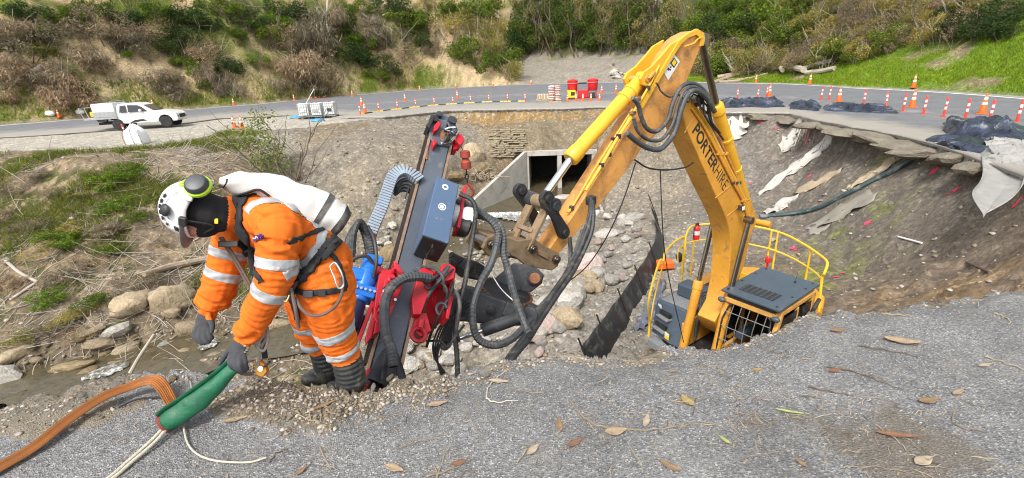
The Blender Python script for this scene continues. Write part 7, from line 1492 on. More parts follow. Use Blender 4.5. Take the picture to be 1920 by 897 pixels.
# rings run from the crown (i = 0) to the rim
b.add(V, Fs); hel = b.build('helmet', 'helmet_white', WK); s_ = hel.modifiers.new('t', 'SOLIDIFY'); s_.thickness = 0.01; s_.offset = -1
def HPt(t, a, out=0.0):
    """point on the shell: t 0 rim .. 1 crown, a degrees round from the face towards the near side"""
    tt = math.pi/2*t; rr_ = math.cos(tt)**0.85; a = math.radians(a); f_ = math.cos(a)
    p = HLC+HUP*(0.148*math.sin(tt)-0.035-0.03*(1-math.sin(tt))*(1 if f_ < 0 else 0.2)*abs(f_))+HFC*(0.142*rr_*f_)+HSD*(0.118*rr_*math.sin(a))
    n_ = nrm(p-(HLC-HUP*0.05)); return p+n_*out, n_
b = MB(); V = []
for i, (ext, dr) in enumerate(((0.0, 0.0), (0.025, -0.004), (0.042, -0.012), (0.046, -0.015))):
    for j in range(17):
        a = math.radians(-78+156*j/16); k = math.cos(a*0.9)
        V.append(HLC+HUP*(-0.030-dr*0.8)+HFC*((0.140+ext*1.25*max(k, 0))*math.cos(a))+HSD*((0.120+ext*max(k, 0)*0.4)*math.sin(a)))
b.add(V, [(i*17+j, i*17+j+1, (i+1)*17+j+1, (i+1)*17+j) for i in range(3) for j in range(16)]); o = b.build('peak', 'helmet_grey', hel); s_ = o.modifiers.new('t', 'SOLIDIFY'); s_.thickness = 0.006
# recessed side panel with dark vents
b = MB(); pan = [HPt(t, a, 0.004)[0] for t, a in ((0.10, 40), (0.30, 42), (0.52, 58), (0.60, 90), (0.52, 122), (0.34, 138), (0.26, 122), (0.40, 104), (0.42, 84), (0.30, 66), (0.12, 58))]
b.add(pan, [tuple(range(len(pan)))]); b.build('side_panel', mat('helmet_pale', (0.62, 0.63, 0.65), 0.35, var=0.05), hel)
for (t, a, w_, h) in ((0.16, 49, 0.030, 0.020), (0.34, 52, 0.012, 0.012), (0.44, 62, 0.016, 0.012), (0.51, 74, 0.018, 0.014), (0.54, 88, 0.018, 0.016), (0.53, 102, 0.020, 0.016), (0.49, 115, 0.018, 0.016)):
    p, n_ = HPt(t, a, 0.006); x = nrm(np.cross(HUP, n_)); b = MB(); b.box(p, (w_, h, 0.006), (x, np.cross(n_, x), n_)); b.build('vent', 'dark_plastic', hel, bevel=0.002)
p, n_ = HPt(0.34, 84, 0.012); b = MB(); b.ball(p, (0.030, 0.030, 0.014), 14, 8, (nrm(np.cross(HUP, n_)), np.cross(n_, nrm(np.cross(HUP, n_))), n_)); b.build('vent_knob', 'dark_plastic', hel)
p, n_ = HPt(0.02, 70, 0.008); x = nrm(np.cross(HUP, n_)); b = MB(); b.box(p, (0.045, 0.035, 0.02), (x, np.cross(n_, x), n_)); b.build('strap_clip', 'dark_plastic', hel, bevel=0.006)
p, n_ = HPt(0.02, 116, 0.006); x = nrm(np.cross(HUP, n_)); b = MB(); b.box(p, (0.05, 0.030, 0.014), (x, np.cross(n_, x), n_)); b.build('rear_clip', 'helmet_pale', hel, bevel=0.006)
pe = D(371, 349, 2.12); ne = nrm(HSD*0.85-HFC*0.25+HUP*0.1+UP*0.25); xe = nrm(np.cross(HUP, ne)); Ae = (xe, np.cross(ne, xe), ne)
b = MB(); b.lathe([(0.030, -0.045), (0.048, -0.03), (0.050, -0.012)], pe, Ae, 22); em = b.build('earmuff', 'dark_plastic', hel)
b = MB(); b.lathe([(0.051, -0.014), (0.056, -0.010), (0.056, 0.004), (0.051, 0.008)], pe, Ae, 22); b.build('earmuff_rim', 'lime', em)
b = MB(); b.lathe([(0.050, 0.006), (0.049, 0.022), (0.040, 0.034), (0.020, 0.038)], pe, Ae, 22); b.build('earmuff_cup', mat('muff_grey', (0.05, 0.055, 0.062), 0.45, var=0.2), em, bevel=0.003)
b = MB(); b.tube(catmull([pe+Ae[1]*0.045, pe+HUP*0.05+Ae[1]*0.03-ne*0.02, D(352, 338, 2.16), D(344, 342, 2.2)], 6), 0.007, 8); b.build('earmuff_arm', 'lime', em)
b = MB(); b.tube(catmull([HPt(0.0, 72, 0.006)[0], cast(402, 424)[0]-FW*0.008, cast(385, 438)[0]-FW*0.008], 6), 0.006, 6); b.build('chin_strap', 'webbing', hel)
p, n_ = cast(405, 414); b = MB(); b.box(p+n_*0.006, (0.016, 0.022, 0.004), (RT, UP, n_)); b.build('strap_logo', 'warn_yellow', WK)
# ---- rope bag on the back
BA = [(412, 342, 2.30), (440, 345, 2.33), (480, 350, 2.38), (520, 362, 2.42), (560, 378, 2.46), (598, 396, 2.50), (628, 414, 2.54), (640, 422, 2.56)]
Rb = [0.042, 0.060, 0.074, 0.088, 0.098, 0.104, 0.104, 0.082]
c = catmull([D(*p) for p in BA], 8); rr = np.interp(np.linspace(0, 7, len(c)), np.arange(8), Rb)
bb0 = D(560, 378, 2.46); BG = thing('rope_bag', 'long white canvas rope bag with dark base on the worker back', 'bag', (bb0[0], bb0[1], bb0[2]-0.1))
def bagmesh(i0, i1, name, m_, grow=0.0, cap=True):
    b = MB(); P = np.array(c[i0:i1]); T = np.gradient(np.array(c), axis=0)[i0:i1]; T /= np.linalg.norm(T, axis=1)[:, None]; V = []; sg = 28
    for i in range(len(P)):
        x = nrm(np.cross(T[i], FW)); y = np.cross(x, T[i])
        for j in range(sg):
            a = 2*math.pi*j/sg; k = i+i0; open_ = max(0, 1-k/10)
            r_ = rr[k]*(1+0.05*math.sin(3*a+k*0.35)+0.035*math.sin(5*a-k*0.5)+0.03*math.sin(k*0.8+a))+grow
            V.append(P[i]+x*r_*math.cos(a)*(1-0.45*open_)+y*r_*math.sin(a)*(1+0.25*open_))
    Fs = [(i*sg+j, i*sg+(j+1) % sg, (i+1)*sg+(j+1) % sg, (i+1)*sg+j) for i in range(len(P)-1) for j in range(sg)]
    if cap: Fs += [tuple((len(P)-1)*sg+j for j in range(sg))]
    b.add(V, Fs); return b.build(name, m_, BG)
bagmesh(0, 50, 'bag_body', 'canvas_white', 0, True); bagmesh(48, len(c), 'bag_base', 'canvas_dark', 0.002, True); bagmesh(40, 43, 'bag_band', 'canvas_dark', 0.004, False)
b = MB(); q0 = D(470, 362, 2.30); b.tube(catmull([D(505, 368, 2.33), D(485, 356, 2.30), D(462, 362, 2.30), D(440, 368, 2.32)], 6), 0.02, 8, True, 0.3); b.build('shoulder_strap', 'webbing', BG)
b = MB(); b.tube(catmull([D(418, 352, 2.27), D(424, 344, 2.26), D(426, 336, 2.27)], 5), 0.004, 6); b.build('draw_cord', 'webbing', BG)
# ---- ropes, slings and hardware on the harness
def wtube(name, pts, r_, m_, label, cat, par=None, n_=8, group=None):
    b = MB(); b.tube(catmull([D(*p) for p in pts], n_), r_, 8)
    if par is not None: return b.build(name, m_, par)
    return b.build(name, m_, None, label=label, cat=cat, group=group)
mat('rope_brown', (0.13, 0.09, 0.075), 0.8, var=0.3, scale=60, bmp=0.4, bscale=150); mat('rope_pale', (0.48, 0.44, 0.36), 0.8, var=0.2, scale=50, bmp=0.4, bscale=150); mat('rope_grey', (0.34, 0.31, 0.27), 0.8, var=0.2, scale=50, bmp=0.4, bscale=150)
wtube('lanyard', [(555, 560, 2.26), (566, 580, 2.24), (585, 592, 2.24), (610, 588, 2.26), (632, 570, 2.30), (642, 545, 2.33), (638, 520, 2.34)], 0.008, 'rope_brown', 'dark brown lanyard looping across the worker thigh', 'rope')
wtube('lanyard', [(545, 540, 2.24), (550, 560, 2.24), (555, 585, 2.24), (560, 615, 2.28)], 0.009, 'rope_brown', 'short brown lanyard hanging at the worker waist', 'rope')
b = MB(); b.tube(catmull([D(618, 500, 2.27), D(628, 493, 2.27), D(640, 512, 2.28), D(644, 535, 2.29), D(634, 540, 2.28), D(626, 520, 2.27), D(618, 500, 2.27)], 6), 0.005, 8, cap=False); b.build('carabiner', 'chrome', None, label='silver carabiner clipped to the back of the worker harness', cat='carabiner')
b = MB(); b.tube(catmull([D(540, 528, 2.24), D(534, 540, 2.23), D(528, 556, 2.23), D(536, 566, 2.23), D(544, 548, 2.24), D(540, 528, 2.24)], 6), 0.005, 8, cap=False); b.build('carabiner', mat('brass', (0.5, 0.3, 0.12), 0.35, metal=0.8), None, label='brass coloured carabiner at the front of the worker harness', cat='carabiner')
ps = thing('sling_pole', 'pair of thin brown poles slanting down from the worker chest', 'pole', tuple(D(500, 590, 2.42)))
for k in (0, 1):
    b = MB(); b.tube(catmull([D(412+4*k, 445, 2.34), D(440+5*k, 490, 2.38), D(472+5*k, 545, 2.41), D(500+4*k, 588, 2.43)], 4), 0.007, 8); b.build('pole', 'rope_brown', ps)
b = MB(); b.box(D(430, 458, 2.33), (0.10, 0.03, 0.03), (RT, UP, FW)); b.build('pole_clamp', 'dark_plastic', ps, bevel=0.005)
wtube('hanging_strap', [(470, 470, 2.44), (474, 505, 2.44), (480, 520, 2.44)], 0.016, 'webbing', 'black strap hanging below the worker chest', 'strap')
# ================================================================== vegetation
m, n, l, b = nt('foliage')
at = n.new('ShaderNodeVertexColor'); at.layer_name = 'Col'; oi = n.new('ShaderNodeObjectInfo')
cc = mixc(n, l, 1.0, at.outputs['Color'], ramp(n, l, oi.outputs['Random'], [(0, (0.72, 0.78, 0.8)), (0.5, (1.0, 1.0, 1.0)), (1, (1.25, 1.15, 1.1))]), 'MULTIPLY')
n.remove(b); df = n.new('ShaderNodeBsdfDiffuse'); tr = n.new('ShaderNodeBsdfTranslucent'); mx = n.new('ShaderNodeMixShader'); mx.inputs[0].default_value = 0.38
l.new(cc, df.inputs[0]); l.new(cc, tr.inputs[0]); l.new(df.outputs[0], mx.inputs[1]); l.new(tr.outputs[0], mx.inputs[2]); l.new(mx.outputs[0], n['Material Output'].inputs[0])
mat('bark', (0.16, 0.12, 0.085), 0.9, var=0.35, scale=6, bmp=0.4, bscale=20); mat('bark_pale', (0.42, 0.37, 0.30), 0.9, var=0.25, scale=5, bmp=0.3, bscale=20); mat('dead_wood', (0.36, 0.28, 0.20), 0.9, var=0.3, scale=4, dirt=(0.18, 0.13, 0.09), dirt_amt=0.4, bmp=0.4, bscale=15)
def leaf_cloud(name, blobs, nl, size, cols, seed, droop=0.0, narrow=0.55, shell=0.55):
    """many separate leaf-sized faces spread through lumpy volumes"""
    rs = np.random.default_rng(seed); w = np.array([b_[3]**2 for b_ in blobs]); k = rs.choice(len(blobs), nl, p=w/w.sum())
    B = np.array(blobs)[k]; d = rs.standard_normal((nl, 3)); d /= np.linalg.norm(d, axis=1)[:, None]; r = (shell+(1-shell)*rs.random(nl)**0.5)*rs.uniform(0.75, 1.12, nl)
    P = B[:, :3]+d*(B[:, 3]*r)[:, None]*np.array([1, 1, 0.8])
    keep = fbm(P[:, 0]*2.1+P[:, 2]*1.3, P[:, 1]*2.1-P[:, 2], 3) > -0.22                     # gaps
    P = P[keep]; d = d[keep]; nl = len(P)
    nrm_ = d*0.6+rs.standard_normal((nl, 3))*0.7+np.array([0, 0, 0.35]); nrm_ /= np.linalg.norm(nrm_, axis=1)[:, None]
    t = np.cross(nrm_, rs.standard_normal((nl, 3))); t[:, 2] -= droop; t -= nrm_*(t*nrm_).sum(1)[:, None]; t /= np.linalg.norm(t, axis=1)[:, None]; s_ = np.cross(nrm_, t)
    L = (size*rs.uniform(0.6, 1.4, nl))[:, None]; V = np.stack([P, P+t*L*0.5+s_*L*narrow*0.5, P+t*L, P+t*L*0.5-s_*L*narrow*0.5], 1)
    c = np.array(cols)[rs.integers(0, len(cols), nl)]*rs.uniform(0.7, 1.3, (nl, 1)); clump = 1+0.35*fbm(P[:, 0]*0.9, P[:, 1]*0.9+P[:, 2], 2); c = c*clump[:, None]
    me = raw_mesh(name, V.reshape(-1, 3), np.arange(nl*4).reshape(-1, 4)); vcol(me, np.repeat(c, 4, 0)); me.materials.append(MATS['foliage']); return me
def stems_mesh(name, n_, h, spread, r0, seed, m_, segs=6, fork=True, base=0.25):
    rs = random.Random(seed); b = MB()
    def grow(p, d, L, r, depth):
        pts = [p]; q = p.copy(); dd = d.copy()
        for i in range(segs): dd = nrm(dd+np.array([rs.gauss(0, 0.16), rs.gauss(0, 0.16), 0.05])); q = q+dd*L/segs; pts.append(q)
        b.tube(pts, np.linspace(r, r*0.35, len(pts)), 5, cap=False)
        if depth > 0:
            for k in range(3): i = rs.randint(2, segs); grow(pts[i], nrm(dd+np.array([rs.gauss(0, 0.6), rs.gauss(0, 0.6), 0.2])), L*0.55, r*0.5, depth-1)
    for k in range(n_):
        a = rs.uniform(0, 6.28); grow(np.array([base*math.cos(a)*rs.random(), base*math.sin(a)*rs.random(), -0.3]), nrm(np.array([spread*math.cos(a), spread*math.sin(a), 1.0])), h*rs.uniform(0.7, 1.0), r0, 1 if fork else 0)
    me = bpy.data.meshes.new(name); me.from_pydata(b.v, [], b.f); me.materials.append(MATS[m_]); me.polygons.foreach_set('use_smooth', np.ones(len(me.polygons), bool)); return me
def blobs(seed, n_, R, H, r0, r1):
    rs = random.Random(seed); out = []
    for k in range(n_):
        a = rs.uniform(0, 6.28); q = R*math.sqrt(rs.random()); out.append((q*math.cos(a), q*math.sin(a), H*rs.uniform(0.25, 0.95)*(1-0.35*q/R), rs.uniform(r0, r1)))
    return out
GREEN = [(0.105, 0.15, 0.024), (0.155, 0.20, 0.034), (0.075, 0.115, 0.02)]; BRIGHT = [(0.12, 0.20, 0.022), (0.16, 0.24, 0.03), (0.09, 0.15, 0.018)]; DARK = [(0.034, 0.062, 0.02), (0.048, 0.08, 0.026), (0.07, 0.095, 0.035)]
OLIVE = [(0.30, 0.265, 0.06), (0.22, 0.215, 0.045), (0.34, 0.28, 0.10), (0.22, 0.175, 0.08)]; BROWN = [(0.28, 0.215, 0.14), (0.21, 0.16, 0.105), (0.33, 0.27, 0.19), (0.16, 0.14, 0.07)]; GREY = [(0.32, 0.25, 0.17), (0.25, 0.19, 0.125), (0.39, 0.32, 0.23), (0.19, 0.155, 0.09)]
VAR = {}
def variant(key, cols, nl, size, seeds, droop=0.0, narrow=0.55, nb=16, R=0.8, H=1.5, r0=0.22, r1=0.45, stem=('bark', 5, 1.2, 0.5, 0.03)):
    VAR[key] = [(leaf_cloud('crown', blobs(s, nb, R, H, r0, r1), nl, size, cols, s, droop, narrow), stems_mesh('stem', stem[1], stem[2], stem[3], stem[4], s, stem[0])) for s in seeds]
variant('green', GREEN, 4200, 0.085, (1, 2, 3)); variant('bright', BRIGHT, 3600, 0.09, (4, 5)); variant('dark', DARK, 4200, 0.085, (6, 7, 8))
variant('olive', OLIVE, 4600, 0.075, (9, 10, 11, 12), narrow=0.4, stem=('bark_pale', 9, 1.5, 0.6, 0.022)); variant('brown', BROWN, 3600, 0.085, (13, 14, 15), narrow=0.28, droop=0.5, stem=('bark', 12, 1.4, 0.8, 0.018))
variant('vine', GREY, 4600, 0.20, (16, 17, 18), narrow=0.10, droop=2.2, R=0.7, H=1.3, stem=('bark_pale', 7, 1.3, 0.5, 0.016))
variant('tree', GREEN+DARK, 5200, 0.07, (20, 21, 22), nb=24, R=0.7, H=2.2, r0=0.2, r1=0.36, stem=('bark', 2, 2.2, 0.22, 0.05)); variant('mixtree', OLIVE+GREEN+BROWN, 5200, 0.07, (23, 24, 25), nb=24, R=0.7, H=2.2, r0=0.2, r1=0.36, stem=('bark', 4, 2.2, 0.25, 0.03))
def plant(px, py, wpx, key, name, cat, group, rs, hs_=1.0, sink=0.0):
    p = onto(px, py, lo=12); d = (p-CAM)@FW; s = wpx*d/F/2.2
    cm, sm = rs.choice(VAR[key]); r = thing(name, 'x', cat, (p[0], p[1], p[2]-sink*s), group)
    r.rotation_euler[2] = rs.uniform(0, 6.28); r.scale = (s*rs.uniform(0.9, 1.15), s*rs.uniform(0.9, 1.15), s*hs_*rs.uniform(0.85, 1.15))
    for nm, me in (('crown', cm), ('trunk' if cat == 'tree' else 'stem', sm)):
        o = bpy.data.objects.new(nm, me); col.objects.link(o); o.parent = r
    return r
def region(rs, n_, fn, pick, group, lab, name='shrub', cat='shrub', hs_=1.0, sink=0.25, wr=(50, 90)):
    made = []
    for i in range(n_):
        x, y = fn(rs, i); key = pick(rs, x, y); o = plant(x, y, rs.uniform(*wr), key, name, cat, group, rs, hs_, sink); o['_k'] = key; made.append(o)
    words = {'green': 'green', 'bright': 'bright green', 'dark': 'dark green', 'olive': 'olive', 'brown': 'brown dry', 'vine': 'grey dead-vine', 'tree': 'green', 'mixtree': 'olive-green'}
    rank_labels(made, lambda o, t: '%s %s, %s' % (words[o['_k']], lab, t))
    for o in made: del o['_k']
    return made
rs = random.Random(99)
# left cut bank: hanging dead vines with green clumps between
LB = [(22, 110, 'vine', 80), (60, 70, 'brown', 90), (20, 40, 'vine', 90), (95, 60, 'green', 60), (130, 30, 'green', 70), (110, 130, 'vine', 76), (140, 165, 'vine', 80), (165, 100, 'vine', 70), (190, 50, 'brown', 80), (232, 28, 'dark', 80), (250, 66, 'vine', 70), (165, 172, 'green', 40), (85, 95, 'green', 46), (275, 46, 'brown', 70), (300, 135, 'vine', 66), (318, 85, 'dark', 64), (345, 62, 'dark', 80), (352, 110, 'green', 50), (330, 160, 'vine', 56), (380, 40, 'dark', 80), (385, 160, 'green', 34), (398, 96, 'brown', 70), (400, 140, 'vine', 60), (425, 120, 'dark', 60), (440, 60, 'green', 60), (432, 165, 'vine', 46), (470, 36, 'dark', 70), (500, 66, 'green', 60), (515, 150, 'vine', 50), (520, 40, 'bright', 60), (545, 75, 'brown', 80), (560, 110, 'vine', 90), (590, 60, 'vine', 90), (610, 130, 'brown', 80), (575, 150, 'vine', 60), (600, 20, 'vine', 80), (640, 40, 'dark', 70), (655, 100, 'dark', 60), (650, 70, 'green', 60), (690, 40, 'vine', 70), (700, 110, 'dark', 60), (730, 60, 'vine', 80), (725, 125, 'dark', 60), (705, 140, 'green', 50), (760, 30, 'green', 80), (750, 100, 'brown', 60), (780, 70, 'dark', 70), (800, 40, 'green', 80), (820, 90, 'brown', 40), (40, 150, 'brown', 60), (8, 175, 'vine', 40), (360, 20, 'dark', 80), (300, 20, 'green', 80), (420, 12, 'green', 80), (540, 14, 'dark', 80), (480, 110, 'bright', 50), (240, 100, 'bright', 30), (370, 130, 'bright', 34), (680, 80, 'bright', 50), (670, 15, 'green', 60), (740, 14, 'dark', 80), (60, 20, 'dark', 70), (180, 14, 'green', 80)]
q = iter(LB)
def _lb(rs, i): return LB[i][0], LB[i][1]+LB[i][3]*0.25
mk = []
for (x, y, k, w_) in LB:
    w_ *= 1.45 if k in ('vine', 'brown') else 1.1; o = plant(x, y+w_*0.25, w_, k, 'shrub', 'shrub', 'scrub on the left cut bank', rs, 0.85, 0.15); o['_k'] = k; mk.append(o)
words = {'green': 'green', 'bright': 'bright green', 'dark': 'dark green', 'olive': 'olive', 'brown': 'brown dry', 'vine': 'grey dead-vine'}
rank_labels(mk, lambda o, t: '%s shrub on the left cut bank above the road, %s' % (words[o['_k']], t))
for o in mk: del o['_k']
# spur behind the road, valley trees, right hillside
SPUR = [(840, 60), (870, 40), (905, 75), (880, 100), (930, 60), (945, 105), (915, 125), (965, 95), (960, 130), (850, 20), (900, 20), (940, 25), (800, 12), (975, 60), (890, 60), (930, 90)]
region(rs, len(SPUR), lambda r, i: (SPUR[i][0], SPUR[i][1]+14), lambda r, x, y: r.choice(['green', 'olive', 'olive', 'dark']), 'bushes on the spur', 'bush on the spur left of the gravel valley', wr=(64, 96), hs_=1.0)
region(rs, 44, lambda r, i: (985+(i % 15)*20+r.uniform(-8, 8), [98, 74, 46][i//15]+r.uniform(-6, 6)), lambda r, x, y: r.choice(['tree', 'mixtree', 'tree', 'mixtree']), 'trees at the back of the valley', 'tree at the back of the gravel valley', 'bush_tree', 'tree', hs_=1.15, sink=0.12, wr=(52, 84))
def _rh(r, i):
    if i < 26: x = 1315+r.uniform(0, 1)*0+i*12; return x, np.interp(x, [1315, 1420, 1500, 1600], [140, 138, 136, 118])-r.uniform(0, 8)
    if i < 60: x = 1330+(i-26)*14.5; return x, np.interp(x, [1330, 1600, 1700, 1800], [105, 96, 84, 66])+r.uniform(-10, 8)
    if i < 92: x = 1320+(i-60)*17; return x, np.interp(x, [1330, 1600, 1850], [70, 55, 30])+r.uniform(-8, 8)
    x = 1330+(i-92)*22; return x, 26+r.uniform(-10, 8)
def _rk(r, x, y):
    if x < 1440 and y < 80: return r.choice(['bright', 'green', 'dark', 'green'])
    return r.choice(['olive', 'olive', 'olive', 'brown', 'green', 'brown'])
region(rs, 118, _rh, _rk, 'scrub on the right hillside', 'bush in the scrub on the right hillside', wr=(60, 100), sink=0.2)
region(rs, 10, lambda r, i: (1790+(i % 5)*26+r.uniform(-8, 8), 40+(i//5)*26+r.uniform(-6, 6)), lambda r, x, y: 'dark', 'dark shrubs above the grass', 'shrub above the grass batter at top right', wr=(60, 90))
# low plants on the near left bank
BK = [(215, 330, 'bright', 70), (250, 318, 'bright', 60), (235, 375, 'bright', 66), (265, 400, 'green', 50), (170, 345, 'olive', 60), (120, 440, 'bright', 80), (85, 460, 'olive', 60), (150, 420, 'olive', 60), (185, 470, 'brown', 76), (225, 460, 'green', 50), (110, 545, 'bright', 70), (150, 580, 'olive', 70), (60, 410, 'brown', 70), (35, 340, 'brown', 60), (110, 350, 'brown', 60), (250, 520, 'brown', 70), (190, 560, 'green', 60), (40, 620, 'olive', 80), (90, 610, 'brown', 80), (150, 620, 'brown', 60), (130, 500, 'vine', 70), (30, 520, 'vine', 60), (225, 610, 'green', 34), (200, 415, 'vine', 60), (300, 450, 'brown', 40), (10, 400, 'vine', 60), (70, 320, 'vine', 50)]
mk = []
for (x, y, k, w_) in BK:
    o = plant(x, y+w_*0.2, w_*1.35, k, 'bank_plant', 'plant', 'plants on the near left bank', rs, 0.5, 0.16); o['_k'] = k; mk.append(o)
rank_labels(mk, lambda o, t: '%s low plant on the left bank behind the worker, %s' % (words[o['_k']], t))
for o in mk: del o['_k']
# two tree ferns
mat('fern', (0.14, 0.22, 0.03), 0.7, var=0.25, scale=3)
for (x, y, w_, lab) in ((1015, 92, 46, 'spreading tree fern at the left edge of the gravel valley'), (1108, 96, 34, 'small upright tree fern before the valley trees')):
    p = onto(x, y, lo=20); s = w_*((p-CAM)@FW)/F*0.5; r = thing('tree_fern', lab, 'fern', tuple(p))
    b = MB(); b.tube([p, p+CZ*s*0.5], [s*0.07, s*0.05], 8); b.build('trunk', 'bark', r)
    for k in range(14):
        a = k*0.4488; b = MB(); V = []; 
        for i in range(9):
            t = i/8; c = p+CZ*(s*0.5+s*0.35*math.sin(t*2.6))+np.array([math.cos(a), math.sin(a), 0])*s*t; sd = np.array([-math.sin(a), math.cos(a), 0])*s*0.16*math.sin(math.pi*min(1, t*0.9+0.1)); V += [c-sd-CZ*0.03*s, c, c+sd-CZ*0.03*s]
        b.add(V, [(3*i+j, 3*i+j+1, 3*i+j+4, 3*i+j+3) for i in range(8) for j in (0, 1)]); b.build('frond', 'fern', r)
# sapling on the gravel fill
p = onto(527, 338); SB = thing('sapling', 'thin leafy sapling on the gravel slope behind the worker', 'sapling', tuple(p)); s = 150*((p-CAM)@FW)/F
me_ = stems_mesh('stems', 9, 1.0, 0.42, 0.012, 77, 'bark', 7, True, 0.12); o = bpy.data.objects.new('stems', me_); col.objects.link(o); o.parent = SB; o.scale = (s,)*3
me_ = leaf_cloud('leaves', [(-0.25, 0, 0.55, 0.30), (0.05, 0, 0.40, 0.25), (-0.1, 0.1, 0.75, 0.22), (0.15, 0, 0.2, 0.2), (-0.15, -0.05, 0.25, 0.22)], 1500, 0.035, [(0.22, 0.26, 0.06), (0.16, 0.20, 0.04), (0.26, 0.27, 0.10)], 78, shell=0.1); o = bpy.data.objects.new('leaves', me_); col.objects.link(o); o.parent = SB; o.scale = (s,)*3
# ---- grass: one object per sward
def blades(name, P, H, Wd, cols, label, seed, lean=0.5):
    rs = np.random.default_rng(seed); n_ = len(P); a = rs.uniform(0, 6.28, n_); s_ = np.stack([np.cos(a), np.sin(a), np.zeros(n_)], 1); ld = rs.standard_normal((n_, 3))*lean; ld[:, 2] = 0
    tip = P+np.stack([np.zeros(n_), np.zeros(n_), H], 1)+ld*H[:, None]; mid = P+np.stack([np.zeros(n_), np.zeros(n_), H*0.6], 1)+ld*H[:, None]*0.35
    V = np.stack([P-s_*Wd[:, None], P+s_*Wd[:, None], mid+s_*Wd[:, None]*0.7, tip, mid-s_*Wd[:, None]*0.7], 1)
    i = np.arange(n_)[:, None]*5; Fq = np.concatenate([i+np.array([[0, 1, 2]]), i+np.array([[0, 2, 4]]), i+np.array([[4, 2, 3]])], 1).reshape(-1, 3)
    c = np.array(cols)[rs.integers(0, len(cols), n_)]*rs.uniform(0.7, 1.3, (n_, 1)); me = raw_mesh(name, V.reshape(-1, 3), Fq); vcol(me, np.repeat(c, 5, 0))
    o = link_mesh(name, me, 'foliage', smooth=False); return tag(o, label, 'grass', kind='stuff')
def polar_pts(n_, a0, a1, fr0, fr1, seed, wfun=None):
    rs = np.random.default_rng(seed); a = rs.uniform(a0, a1, n_); r = fr0(a)+(fr1(a)-fr0(a))*rs.random(n_); x, y = r*np.sin(np.radians(a)), r*np.cos(np.radians(a))
    if wfun is not None: k = rs.random(n_) < wfun(x, y, a, r); x, y, a, r = x[k], y[k], a[k], r[k]
    return np.stack([x, y, hfast(x, y)], 1), r, rs
GR = [(0.19, 0.29, 0.014), (0.14, 0.23, 0.014), (0.23, 0.32, 0.022), (0.26, 0.28, 0.05)]
P_, r_, rg = polar_pts(46000, 17, 56, lambda a: r_kerb(a)+0.9, lambda a: r_kerb(a)+11, 31, lambda x, y, a, r: np.where(fbm(x*0.35+11, y*0.16+4, 3) > 0.30, 0.12, 1.0)*np.clip(1.25-(r-r_kerb(a))/11, 0.25, 1))
blades('grass', P_, rg.uniform(0.10, 0.28, len(P_)), np.full(len(P_), 0.016), GR, 'bright green grass batter beyond the far road on the right', 32)
P_, r_, rg = polar_pts(26000, -55, -7, lambda a: r_kerb(a)+0.9, lambda a: r_kerb(a)+4.0, 33, lambda x, y, a, r: np.clip(0.75+0.8*fbm(x*0.3, y*0.3, 3)-(r-r_kerb(a))*0.12, 0, 1))
blades('grass', P_, rg.uniform(0.15, 0.5, len(P_)), np.full(len(P_), 0.03), GR+[(0.2, 0.17, 0.06)], 'rough green grass strip at the foot of the left cut bank', 34)
P_, r_, rg = polar_pts(30000, -55, 2, lambda a: r_kerb(a)+3.5, lambda a: r_kerb(a)+22, 35, lambda x, y, a, r: np.clip(0.25+1.6*fbm(x*0.22+5, y*0.22, 3), 0, 1))
blades('grass', P_, rg.uniform(0.2, 0.6, len(P_)), np.full(len(P_), 0.035), GR+[(0.10, 0.13, 0.03), (0.25, 0.2, 0.09)], 'patchy grass on the face of the left cut bank', 36)
def bankw(x, y, a, r): return np.clip(0.15+2.4*(fbm(x*0.42+2, y*0.42+6, 4)-0.02), 0, 1)*sstep(2.6, 4.5, dist_poly(x, y, STREAM))
P_, r_, rg = polar_pts(95000, -50, -26, lambda a: a*0+14.0, lambda a: np.interp(a, FEA, FER)-1.5, 37, bankw)
blades('grass', P_, rg.uniform(0.10, 0.42, len(P_)), np.full(len(P_), 0.012), [(0.15, 0.22, 0.014), (0.20, 0.25, 0.025), (0.25, 0.24, 0.06), (0.27, 0.21, 0.10), (0.11, 0.15, 0.018)], 'grass and weeds growing on the left bank of the slip', 38, 0.8)
# ---- dead sticks
def sticks(name, P, L, r0, label, seed, m_, tilt=0.35):
    rs = np.random.default_rng(seed); n_ = len(P); a = rs.uniform(0, 6.28, n_); el = rs.normal(0.1, tilt, n_); d = np.stack([np.cos(a)*np.cos(el), np.sin(a)*np.cos(el), np.sin(el)], 1); bend = rs.standard_normal((n_, 3))*0.22; seg = 5; V = []
    T = np.linspace(0, 1, seg); e1 = np.cross(d, [0.2, 0.3, 1.0]); e1 /= np.linalg.norm(e1, axis=1)[:, None]; e2 = np.cross(d, e1)
    C_ = P[:, None]+d[:, None]*(L[:, None]*T[None])[..., None]+bend[:, None]*(L[:, None]*(T*T)[None])[..., None]; C_[..., 2] = np.maximum(C_[..., 2], hfast(C_[..., 0], C_[..., 1])+0.02)
    R = (r0[:, None]*(1-0.6*T)[None])[..., None]; V = np.stack([C_+e1[:, None]*R*math.cos(q)+e2[:, None]*R*math.sin(q) for q in (0, 2.09, 4.19)], 2)
    idx = np.arange(n_*seg*3).reshape(n_, seg, 3); Fq = np.stack([np.stack([idx[:, :-1, j], idx[:, :-1, (j+1) % 3], idx[:, 1:, (j+1) % 3], idx[:, 1:, j]], -1) for j in range(3)], 2).reshape(-1, 4)
    me = raw_mesh(name, V.reshape(-1, 3), Fq); o = link_mesh(name, me, m_); return tag(o, label, 'sticks', kind='stuff')
P_, r_, rg = polar_pts(3200, -52, -25, lambda a: a*0+13.5, lambda a: np.interp(a, FEA, FER)-0.5, 41, lambda x, y, a, r: np.clip(0.5+1.4*fbm(x*0.3+9, y*0.3, 3), 0, 1))
